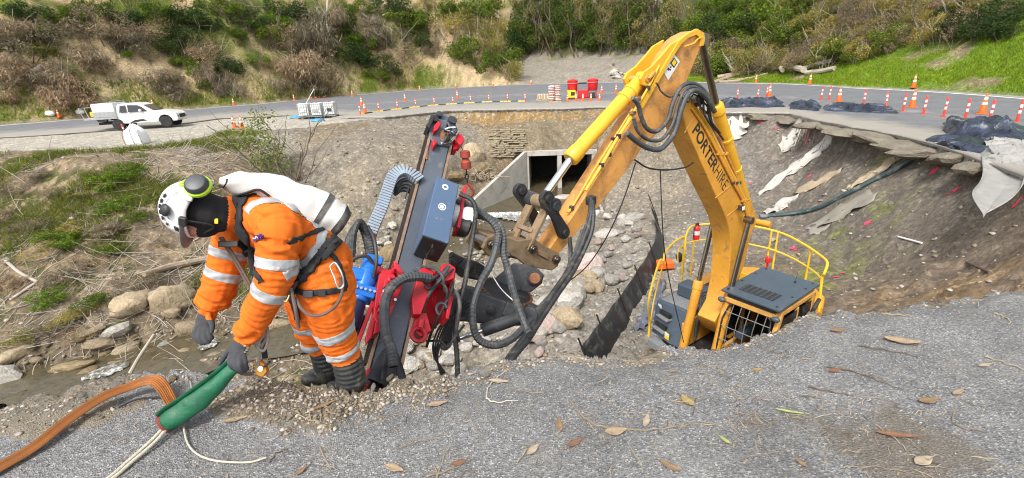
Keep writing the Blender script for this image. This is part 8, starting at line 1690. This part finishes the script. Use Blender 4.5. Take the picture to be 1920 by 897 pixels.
sticks('dead_sticks', P_, rg.uniform(0.3, 1.9, len(P_)), rg.uniform(0.008, 0.026, len(P_)), 'tangle of dead sticks and roots over the left bank', 42, 'bark_pale')
P_, r_, rg = polar_pts(1300, -55, 1, lambda a: r_kerb(a)+2.5, lambda a: r_kerb(a)+20, 43, lambda x, y, a, r: np.clip(0.4+1.4*fbm(x*0.2+9, y*0.2, 3), 0, 1))
sticks('dead_sticks', P_, rg.uniform(1.0, 3.5, len(P_)), rg.uniform(0.015, 0.05, len(P_)), 'dead stems and exposed roots over the left cut bank', 44, 'bark_pale', 0.8)
P_, r_, rg = polar_pts(420, 18, 44, lambda a: r_kerb(a)+5.5, lambda a: r_kerb(a)+16, 45)
sticks('dead_sticks', P_, rg.uniform(0.8, 2.2, len(P_)), rg.uniform(0.010, 0.022, len(P_)), 'bare stems showing through the scrub on the right hillside', 46, 'dead_wood', 0.9)
P_, r_, rg = polar_pts(500, -6, 13, lambda a: np.interp(a, FEA, FER)-6, lambda a: np.interp(a, FEA, FER)-0.8, 47, lambda x, y, a, r: np.clip(0.4+1.3*fbm(x*0.5, y*0.5, 2), 0, 1))
sticks('dead_sticks', P_, rg.uniform(0.3, 1.2, len(P_)), rg.uniform(0.008, 0.022, len(P_)), 'roots and twigs hanging in the bank above the culvert', 48, 'dead_wood', 0.5)
# named logs and branches
pipe_on('log', [(272, 521), (310, 508), (350, 499), (394, 490)], 0.13, 'dead_wood', 'bare brown log lying on the bank behind the far sleeve', 'log', rr=[0.10, 0.13, 0.14, 0.13])
pipe_on('branch', [(12, 492), (40, 515), (72, 532)], 0.06, 'bark_pale', 'pale branch crossing another on the left bank', 'branch'); pipe_on('branch', [(20, 565), (45, 548), (72, 530)], 0.05, 'bark_pale', 'thin branch lying under the pale crossing branch', 'branch'); 
pipe_on('branch', [(0, 168), (30, 158), (60, 142), (80, 130)], 0.25, 'bark_pale', 'pale fallen trunk on the far left bank', 'log')
for i, (pts, r0, m_, lab) in enumerate([([(1345, 150), (1390, 142), (1440, 128), (1455, 124)], 0.28, 'dead_wood', 'long fallen log at the foot of the right scrub'), ([(1338, 158), (1375, 146), (1420, 136)], 0.2, 'dead_wood', 'thinner fallen log lying left of the long one'), ([(1455, 124), (1475, 134), (1505, 143)], 0.3, 'bark_pale', 'pale split plank-like trunk leaning to the grass'), ([(1453, 124), (1460, 134), (1466, 142)], 0.22, 'bark_pale', 'short pale split trunk propping the plank'), ([(1508, 138), (1530, 130), (1558, 124)], 0.2, 'bark_pale', 'upper log of the small pile on the grass edge'), ([(1510, 141), (1540, 138), (1564, 133)], 0.22, 'bark_pale', 'lower log of the small pile on the grass edge'), ([(1340, 157), (1380, 155), (1402, 150)], 0.16, 'dead_wood', 'log lying close to the road at the right verge'), ([(1440, 140), (1400, 150), (1360, 152)], 0.12, 'dead_wood', 'thin curved branch among the right verge logs')]):
    pipe_on('log', pts, r0, m_, lab, 'log', lift=0.3 if i in (2, 3, 4) else 0.0)
for i, (pts, r0, lab) in enumerate([([(670, 28), (700, 48), (740, 68)], 0.10, 'long bare white branch slanting across the left bank'), ([(720, 40), (735, 30), (712, 10)], 0.08, 'bare white branch above the slanting one'), ([(820, 55), (835, 80), (850, 105)], 0.10, 'bare pale trunk fallen down the sandy spur, left of two'), ([(818, 48), (845, 65), (860, 75)], 0.08, 'bare pale trunk fallen down the sandy spur, right of two'), ([(548, 50), (562, 18), (572, 0)], 0.10, 'white dead branch hanging from the top of the left bank'), ([(618, 10), (616, 50), (622, 80)], 0.10, 'grey hanging root high on the left bank'), ([(635, 30), (645, 70), (640, 90)], 0.08, 'grey hanging root right of another on the left bank'), ([(1178, 60), (1195, 45), (1205, 40)], 0.14, 'bare white tree limb in the dark scrub behind the stick'), ([(1190, 80), (1200, 62), (1204, 45)], 0.12, 'bare upright limb beside the white one behind the stick')]):
    P = [onto(x, y, lo=20)+CZ*0.9-np.array([0, 0.5, 0]) for x, y in pts]; b = MB(); b.tube(catmull(P, 5), np.linspace(r0*1.6, r0*0.6, len(catmull(P, 5))), 7); b.build('dead_branch', 'bark_pale', None, label=lab, cat='branch')
# root pile beside the wing wall
p = onto(900, 338); rt_ = thing('root_pile', 'tangled pile of roots beside the culvert wing wall', 'roots', tuple(p)); rs = random.Random(4)
for k in range(34):
    a = rs.uniform(0, 6.28); d = np.array([math.cos(a), math.sin(a)*0.6, rs.uniform(0.0, 0.9)]); q = p+np.array([rs.gauss(0, 0.3), rs.gauss(0, 0.2), 0.1]); b = MB(); b.tube(catmull([q, q+d*0.35+np.array([0, 0, 0.1]), q+d*0.7+np.array([rs.gauss(0, 0.15), rs.gauss(0, 0.15), rs.gauss(0, 0.12)]), q+d*rs.uniform(0.8, 1.2)], 4), np.linspace(0.05, 0.015, 13), 6); b.build('root', 'dead_wood', rt_)
# ================================================================== on the near asphalt
def near(px, py, up=0.0):
    p = G(px, py, 0.0); p[2] = float(asphalt_z(np.array([p[0]]), np.array([p[1]]))[0])+up; return p
# orange flat hose: ribbed ribbon folded over itself
mat('orange_hose', (0.33, 0.125, 0.03), 0.5, var=0.25, scale=8, dirt=(0.22, 0.10, 0.035), dirt_amt=0.35, bmp=0.15, bscale=60)
path = catmull([near(-120, 960, 0.03), near(0, 888, 0.03), near(70, 848, 0.035), near(140, 803, 0.05), near(205, 766, 0.06), near(250, 744, 0.07), near(278, 734, 0.08), near(298, 733, 0.08), near(312, 744, 0.06), near(325, 764, 0.03), near(332, 776, 0.01)], 10)
b = MB(); V = []; T = np.gradient(np.array(path), axis=0); k = len(path); nr = 31
for i in range(k):
    t = nrm(T[i]); s_ = nrm(np.cross(t, np.array([0.0, -0.35, 1.0]))); u_ = np.cross(s_, t); w_ = 0.034*(1 if i < 70 else 1-0.3*(i-70)/(k-70))
    for j in range(nr): x = -1+2*j/(nr-1); V.append(path[i]+s_*w_*x+u_*0.0035*math.cos(x*math.pi*7))
b.add(V, [tuple(f) for f in grid_faces(k, nr).tolist()]); o = b.build('flat_hose', 'orange_hose', None, label='orange ribbed flat hose bent over on the near asphalt', cat='hose'); s_ = o.modifiers.new('t', 'SOLIDIFY'); s_.thickness = 0.008
# green rope sleeve held by the near hand
m, n, l, bs = nt('green_sleeve')
l.new(ramp(n, l, noise(n, l, 9, 5, 0.7), [(0.3, (0.004, 0.070, 0.030)), (0.7, (0.010, 0.135, 0.065))]), bs.inputs['Base Color']); bs.inputs['Roughness'].default_value = 0.5; l.new(bump(n, l, noise(n, l, 14, 4, 0.6, dist=0.5), 0.4, 0.02), bs.inputs['Normal'])
mat('sleeve_lining', (0.22, 0.03, 0.025), 0.8, var=0.2)
S0, S1 = near(318, 812, 0.062), D(446, 681, 2.305)
sp = [S0*(1-t)+S1*t-CZ*0.02*math.sin(math.pi*t) for t in np.linspace(0, 1, 40)]
GS = thing('rope_sleeve', 'dark green canvas rope protector sleeve held by the worker', 'sleeve', tuple(near(350, 790)))
k = len(sp); T = np.gradient(np.array(sp), axis=0); V = []; ns = 26; b = MB()
for i in range(k):
    t = nrm(T[i]); s_ = nrm(np.cross(t, FW)); u_ = np.cross(s_, t); q = i/(k-1); r_ = np.interp(q, [0, 0.12, 0.45, 0.8, 1.0], [0.050, 0.056, 0.052, 0.037, 0.029])
    for j in range(ns):
        a = 2*math.pi*j/ns; rr_ = r_*(1+0.05*math.sin(3*a+q*9)+0.03*math.sin(q*25+a)); V.append(sp[i]+s_*rr_*math.cos(a)+u_*rr_*0.72*math.sin(a))
b.add(V, [(i*ns+j, i*ns+(j+1) % ns, (i+1)*ns+(j+1) % ns, (i+1)*ns+j) for i in range(k-1) for j in range(ns)]); o = b.build('sleeve_tube', 'green_sleeve', GS); q_ = o.modifiers.new('t', 'SOLIDIFY'); q_.thickness = 0.006
b = MB(); V = []                                                       # overlapping seam flap on the upper side
for i in range(k):
    t = nrm(T[i]); s_ = nrm(np.cross(t, FW)); u_ = np.cross(s_, t); r_ = np.interp(i/(k-1), [0, 0.12, 0.45, 0.8, 1.0], [0.050, 0.056, 0.052, 0.037, 0.029]); sg = -1 if (s_@UP) < 0 else 1
    base = sp[i]+s_*sg*r_*0.85-FW*r_*0.45; V += [base, base+s_*sg*0.016-FW*0.006, base+s_*sg*0.02]
b.add(V, [(3*i+j, 3*i+j+1, 3*i+j+4, 3*i+j+3) for i in range(k-1) for j in (0, 1)]); o = b.build('sleeve_seam', 'green_sleeve', GS); q_ = o.modifiers.new('t', 'SOLIDIFY'); q_.thickness = 0.005
b = MB(); t0 = nrm(sp[0]-sp[1]); s_ = nrm(np.cross(t0, FW)); u_ = np.cross(s_, t0); V = []
for (rr_, dd) in ((0.046, -0.004), (0.053, 0.006), (0.048, 0.014)):
    for j in range(24): a = 2*math.pi*j/24; V.append(sp[0]+t0*dd+s_*rr_*math.cos(a)+u_*rr_*0.74*math.sin(a))
b.add(V, [(i*24+j, i*24+(j+1) % 24, (i+1)*24+(j+1) % 24, (i+1)*24+j) for i in range(2) for j in range(24)]); b.build('sleeve_hem', 'sleeve_lining', GS)
for k_, dx in enumerate((0, 9)):
    b = MB(); b.tube(catmull([near(352, 780, 0.07), near(325+dx*0.6, 806, 0.055), near(285+dx, 838, 0.03), near(240+dx, 872, 0.015), near(205+dx, 900, 0.012), near(120+dx, 960, 0.012)], 8), 0.0085, 10); b.build('rope', 'rope_pale', None, label=('left', 'right')[k_]+' of two pale ropes running out of the green sleeve', cat='rope')
b = MB(); b.tube(catmull([near(346, 806, 0.02), near(352, 832, 0.01), near(368, 852, 0.01), (near(395, 864, 0.01)), near(430, 869, 0.01), near(470, 868, 0.01), near(500, 860, 0.01)], 8), 0.0045, 8); b.build('cord', 'rope_pale', None, label='thin pale cord curling on the asphalt below the green sleeve', cat='cord')
b = MB(); b.tube(catmull([near(225, 770, 0.01), near(260, 757, 0.015), near(300, 751, 0.015), near(335, 757, 0.012), near(350, 772, 0.012)], 8), 0.005, 8); b.build('thin_cable', 'black_cable', None, label='thin black cable under the bend of the orange hose', cat='cable')
b = MB(); b.tube([near(363, 742, 0.0), near(363, 742, 0.0)+np.array([0.004, 0.01, 0.10])], 0.007, 7); b.tube([near(363, 742, 0.1), near(362, 742, 0.13)], 0.006, 7); b.build('peg', 'rope_grey', None, label='short pale rope end sticking up beside the green sleeve', cat='rope')
# rope bundle, descender and strap hanging below the near cuff
def loose(name, pts, r_, m_, label, cat): b = MB(); b.tube(catmull([D(*p) for p in pts], 8), r_, 8); return b.build(name, m_, None, label=label, cat=cat)
loose('rope_coil', [(478, 612, 2.38), (470, 632, 2.37), (478, 645, 2.36), (492, 632, 2.36), (500, 612, 2.38), (502, 640, 2.38), (494, 658, 2.38), (482, 650, 2.37), (476, 630, 2.38), (490, 616, 2.39), (498, 634, 2.40), (490, 652, 2.40), (486, 672, 2.40), (484, 690, 2.40)], 0.0075, 'rope_grey', 'small pale rope coil hanging behind the near glove', 'rope')
loose('hanging_strap', [(500, 560, 2.45), (496, 600, 2.45), (494, 640, 2.46), (497, 672, 2.46)], 0.014, 'webbing', 'black strap hanging beside the pale rope coil', 'strap')
dp = D(487, 692, 2.42); DS = thing('descender', 'orange metal descender device resting on the ground beside the sleeve', 'descender', tuple(dp))
mat('anodised_orange', (0.62, 0.27, 0.03), 0.35, metal=0.5, var=0.2)
b = MB(); b.prism([D(x, y, 2.40) for x, y in ((476, 684), (484, 676), (496, 684), (500, 698), (492, 708), (480, 704))], FW, 0, 0.03); b.build('side_plate', 'anodised_orange', DS, bevel=0.004)
b = MB(); p = D(488, 692, 2.39); b.lathe([(0.014, 0.0), (0.014, 0.05)], p, (RT, UP, FW), 12); b.build('axle', 'chrome', DS)
b = MB(); b.tube(catmull([D(476, 700, 2.40), D(462, 702, 2.38), D(448, 698, 2.36), D(438, 690, 2.34)], 6), 0.009, 8); b.build('rope_tail', 'rope_brown', DS)
b = MB(); b.bar(D(496, 688, 2.4), D(506, 678, 2.4), 0.012, 0.02, FW); b.build('handle', 'black_steel', DS, bevel=0.003)
# grey stick standing in the stream edge
b = MB(); b.tube(catmull([G(240, 706, -2.0)*0+D(244, 700, 4.2), D(262, 668, 4.25), D(289, 627, 4.35)], 5), np.linspace(0.017, 0.012, 11), 8); b.build('grey_stick', 'bark_pale', None, label='straight grey stick leaning up from behind the left lip', cat='stick')
# ---- leaves and twigs lying on the asphalt
for k_, c_ in enumerate([(0.22, 0.14, 0.075), (0.32, 0.235, 0.15), (0.19, 0.095, 0.05), (0.30, 0.22, 0.09), (0.36, 0.29, 0.21)]): mat('leaf_%d' % k_, c_, 0.7, var=0.3, scale=25, dirt=tuple(x*0.45 for x in c_), dirt_amt=0.25, dirt_scale=30, bmp=0.2, bscale=60)
mat('leaf_green', (0.30, 0.33, 0.10), 0.7, var=0.2, scale=20)
def leaf(px, py, ln, ang, m_, label, wd=0.36, curl=0.5):
    c = near(px, py, 0.0); L = ln*((c-CAM)@FW)/F*1.15; ca, sa = math.cos(ang), math.sin(ang); b = MB(); V = []; nl_, nw = 11, 5
    for i in range(nl_):
        t = i/(nl_-1); w_ = wd*L*math.sin(math.pi*t**0.8)**0.9+0.004*L
        for j in range(nw):
            u = -1+2*j/(nw-1); x, y = (t-0.5)*L, u*w_*0.5; z = 0.008+curl*L*(0.10*u*u+0.22*(t-0.5)**2+0.02*math.sin(t*13+u*2)); V.append(c+np.array([x*ca-y*sa, x*sa+y*ca, z]))
    b.add(V, [tuple(f) for f in grid_faces(nl_, nw).tolist()]); st = c+np.array([0.5*L*ca, 0.5*L*sa, 0.01]); b.tube([st, st+np.array([0.18*L*ca, 0.18*L*sa, 0.01])], 0.0012, 5)
    o = b.build('fallen_leaf', m_, None, label=label, cat='leaf', group='leaves on the near asphalt'); q = o.modifiers.new('t', 'SOLIDIFY'); q.thickness = 0.001; return o
LV = [(1288, 752, 30, 1.9, 'leaf_3', 0.55), (443, 793, 40, 0.25, 'leaf_1', 0.25), (1049, 801, 32, 1.6, 'leaf_0', 0.35), (1078, 835, 30, 0.5, 'leaf_2', 0.4), (1155, 812, 38, 0.1, 'leaf_1', 0.5), (1212, 792, 34, 1.1, 'leaf_4', 0.3), (1358, 828, 22, 2.1, 'leaf_green', 0.3), (820, 757, 34, 0.2, 'leaf_1', 0.35), (1255, 880, 36, 2.4, 'leaf_0', 0.35), (1500, 872, 22, 1.9, 'leaf_0', 0.4), (1680, 822, 60, -0.25, 'leaf_2', 0.2), (1730, 870, 40, 0.3, 'leaf_4', 0.45), (1690, 645, 50, -0.4, 'leaf_1', 0.4), (1740, 757, 36, 0.1, 'leaf_0', 0.4), (1565, 697, 24, 0.2, 'leaf_2', 0.4), (935, 710, 34, -0.2, 'leaf_4', 0.3), (1000, 848, 30, 0.8, 'leaf_4', 0.4), (740, 880, 36, -0.4, 'leaf_1', 0.4), (1480, 776, 40, -0.35, 'leaf_green', 0.12), (610, 770, 40, 0.6, 'leaf_0', 0.2), (1420, 695, 18, 0.2, 'leaf_3', 0.4), (1570, 622, 24, 0.1, 'leaf_0', 0.5), (860, 872, 26, 0.3, 'leaf_2', 0.4), (1795, 740, 30, 0.4, 'leaf_1', 0.3), (565, 885, 22, 1.0, 'leaf_0', 0.4), (1845, 690, 26, 0.2, 'leaf_4', 0.3)]
lo_ = [leaf(x, y, ln, an, m_, 'x', wd) for (x, y, ln, an, m_, wd) in LV]
for o, (x, y, ln, an, m_, wd) in zip(lo_, LV): o['_c'] = {'leaf_0': 'brown', 'leaf_1': 'pale brown', 'leaf_2': 'reddish brown', 'leaf_3': 'spotted yellow-brown', 'leaf_4': 'cream', 'leaf_green': 'yellow-green'}[m_]+(' narrow' if wd < 0.27 else ' broad' if wd > 0.42 else '')
rank_labels(lo_, lambda o, t: '%s dry leaf on the near asphalt, %s' % (o['_c'], t))
for o in lo_: del o['_c']
mat('twig', (0.24, 0.185, 0.125), 0.85, var=0.3, scale=20); mat('twig_dark', (0.10, 0.075, 0.055), 0.85, var=0.3); mat('straw', (0.30, 0.25, 0.165), 0.8, var=0.25)
TW = [([(1068, 752), (1090, 780), (1120, 800), (1160, 806), (1210, 808), (1262, 802), (1310, 795), (1362, 797)], 2.6, 'twig'), ([(1845, 673), (1880, 683), (1925, 698)], 2.2, 'straw'), ([(1840, 812), (1790, 800), (1788, 775), (1805, 765)], 1.8, 'twig'), ([(1515, 728), (1560, 738), (1600, 745)], 2.2, 'twig_dark'), ([(800, 895), (850, 880), (880, 865)], 3.0, 'twig'), ([(885, 790), (868, 790), (880, 770)], 1.6, 'straw'), ([(1550, 690), (1600, 700), (1650, 720), (1690, 735)], 1.8, 'twig_dark'), ([(1610, 650), (1660, 660), (1720, 672)], 2.0, 'twig_dark'), ([(820, 895), (836, 850), (850, 835)], 1.5, 'straw'), ([(970, 870), (990, 845), (1010, 835)], 2.2, 'straw'), ([(1180, 840), (1200, 870), (1205, 890)], 1.5, 'straw'), ([(912, 745), (915, 720), (930, 700), (945, 690)], 2.2, 'rope_pale'), ([(912, 745), (930, 755), (970, 752)], 2.2, 'rope_pale'), ([(1660, 580), (1690, 588), (1712, 594)], 3.0, 'straw'), ([(1865, 586), (1880, 590), (1895, 600), (1890, 608)], 2.5, 'straw'), ([(505, 868), (520, 850), (540, 842)], 2.0, 'twig_dark'), ([(600, 840), (615, 870), (632, 880)], 1.6, 'straw'), ([(750, 840), (790, 828), (830, 822)], 1.6, 'twig'), ([(1400, 860), (1460, 850), (1500, 830)], 1.4, 'twig'), ([(1640, 800), (1680, 830), (1700, 850)], 1.8, 'straw'), ([(1580, 880), (1650, 880), (1720, 896)], 1.6, 'twig'), ([(690, 790), (720, 780), (760, 776)], 1.4, 'twig'), ([(560, 790), (600, 800), (650, 790)], 1.6, 'straw'), ([(1020, 740), (980, 735), (950, 722)], 1.4, 'twig')]
tw = []
for (pts, wp, m_) in TW:
    P = [near(x, y, 0.006) for x, y in pts]; d = (P[0]-CAM)@FW; r0 = wp*d/F*0.72; c = catmull(P, 7); b = MB(); b.tube([q+np.array([0, 0, 0.004*math.sin(i*1.3)]) for i, q in enumerate(c)], np.linspace(r0, r0*0.45, len(c)), 6); o = b.build('twig', m_, None, cat='twig', label='x', group='twigs on the near asphalt'); o['_c'] = {'twig': 'brown', 'twig_dark': 'dark', 'straw': 'straw-coloured', 'rope_pale': 'pale'}[m_]; tw.append(o)
rank_labels(tw, lambda o, t: '%s thin twig lying on the near asphalt, %s' % (o['_c'], t))
for o in tw: del o['_c']
# fine litter and loose chips: one object each
def near_pts(n_, seed, wfun):
    rs = np.random.default_rng(seed); a = rs.uniform(-60, 60, n_); r = rs.uniform(1.0, 1, n_); rl_ = r_lip(a); r = 1.15+(rl_-1.18)*np.sqrt(rs.random(n_)); x, y = r*np.sin(np.radians(a)), r*np.cos(np.radians(a)); k = rs.random(n_) < wfun(x, y); x, y = x[k], y[k]; return np.stack([x, y, asphalt_z(x, y)], 1), rs
def sm(x, y): s1, s2, s3 = soil_mask(x, y); return s1, s2, s3
def bushm(name, P, L, r0, label, seed, mats_):
    rs = np.random.default_rng(seed); n_ = len(P); a = rs.uniform(0, 6.28, n_); d = np.stack([np.cos(a), np.sin(a), rs.normal(0, 0.12, n_)], 1); s_ = np.stack([-np.sin(a), np.cos(a), np.zeros(n_)], 1); z = np.array([0, 0, 1.0]); bd = rs.normal(0, 0.15, n_)[:, None]
    A = P+z*0.003; B = P+d*L[:, None]*0.5+s_*bd*L[:, None]+z*0.006; C_ = P+d*L[:, None]+z*0.003; w_ = r0[:, None]
    V = np.stack([A-s_*w_, A+s_*w_, B-s_*w_, B+s_*w_+z*w_, C_-s_*w_*0.4, C_+s_*w_*0.4], 1); i = np.arange(n_)[:, None]*6; Fq = np.concatenate([i+np.array([[0, 1, 3, 2]]), i+np.array([[2, 3, 5, 4]])], 1).reshape(-1, 4)
    me = raw_mesh(name, V.reshape(-1, 3), Fq); o = link_mesh(name, me, mats_, smooth=False); me.polygons.foreach_set('material_index', np.repeat(rs.integers(0, len(mats_), n_), 2).astype(np.int32)); return tag(o, label, 'litter', kind='stuff')
def litw(x, y): s1, s2, s3 = sm(x, y); return np.clip(0.06+1.0*s2+0.5*np.clip(fbm(x*2.2+3, y*2.2, 3)-0.15, 0, 1)+0.5*np.exp(-((x-1.5)**2+(y-1.7)**2)/0.6)+0.15*s1, 0, 1)
P_, rg = near_pts(5200, 61, litw); bushm('leaf_litter', P_, rg.uniform(0.015, 0.09, len(P_)), rg.uniform(0.0008, 0.0028, len(P_)), 'fine straw and twig litter over the near asphalt', 62, ['twig', 'straw', 'twig_dark', 'leaf_1'])
P_, rg = near_pts(16000, 63, lambda x, y: np.clip(0.30+0.35*fbm(x*1.7, y*1.7, 3), 0, 1)); stone_field('loose_chips', P_+np.array([0, 0, 0.001]), 0.0022+0.0045*rg.random(len(P_))**2.5, ['chipstone_a', 'chipstone_b', 'chipstone_c'] if 'chipstone_a' in MATS else [mat('chipstone_a', (0.20, 0.20, 0.205), 0.9, var=0.2), mat('chipstone_b', (0.13, 0.13, 0.135), 0.9, var=0.2), mat('chipstone_c', (0.38, 0.365, 0.34), 0.9, var=0.2)], 'loose chips of stone on the near asphalt', 64)
P_, rg = near_pts(20000, 65, lambda x, y: np.clip(sm(x, y)[0]*0.9+sm(x, y)[2]*0.5+0.5*(np.interp(np.degrees(np.arctan2(x, y)), NLA, NLR)-np.hypot(x, y) < 0.14), 0, 1)); stone_field('soil_pebbles', P_+np.array([0, 0, 0.002]), 0.003+0.012*rg.random(len(P_))**3, ['stone_a', 'stone_b', 'stone_c', 'stone_d'], 'pebbly soil heaped on the asphalt at the worker feet', 66)
# bigger stones at the lip
rs = random.Random(8)
for i, (x, y, w_, lab) in enumerate([(732, 712, 16, 'cream stone at the lip right of the drill foot'), (908, 690, 26, 'upright pale stone on the lip below the hoses'), (560, 735, 12, 'small grey stone in the soil by the far boot'), (700, 728, 14, 'grey stone at the lip below the drill foot'), (520, 742, 10, 'small tan stone in the soil heap'), (420, 705, 18, 'pale pebble under the green sleeve'), (150, 735, 14, 'flat grey pebble near the left lip'), (215, 712, 20, 'grey stone at the left lip edge'), (320, 700, 18, 'broken chip of seal at the lip beside the sleeve'), (1190, 660, 12, 'pale stone at the lip before the silt fence')]):
    c = near(x, y, 0.0); s = w_*((c-CAM)@FW)/F*0.5; o = bpy.data.objects.new('stone', ROCKS[rs.choice(['a0', 'a2', 'a4', 'a6'])+rs.choice(['rock_grey', 'rock_tan'])]); col.objects.link(o); o.location = tuple(c+np.array([0, 0, s*0.35])); o.scale = (s, s*0.9, s*0.8); o.rotation_euler = (rs.random(), rs.random(), rs.random()*6); tag(o, lab, 'stone')
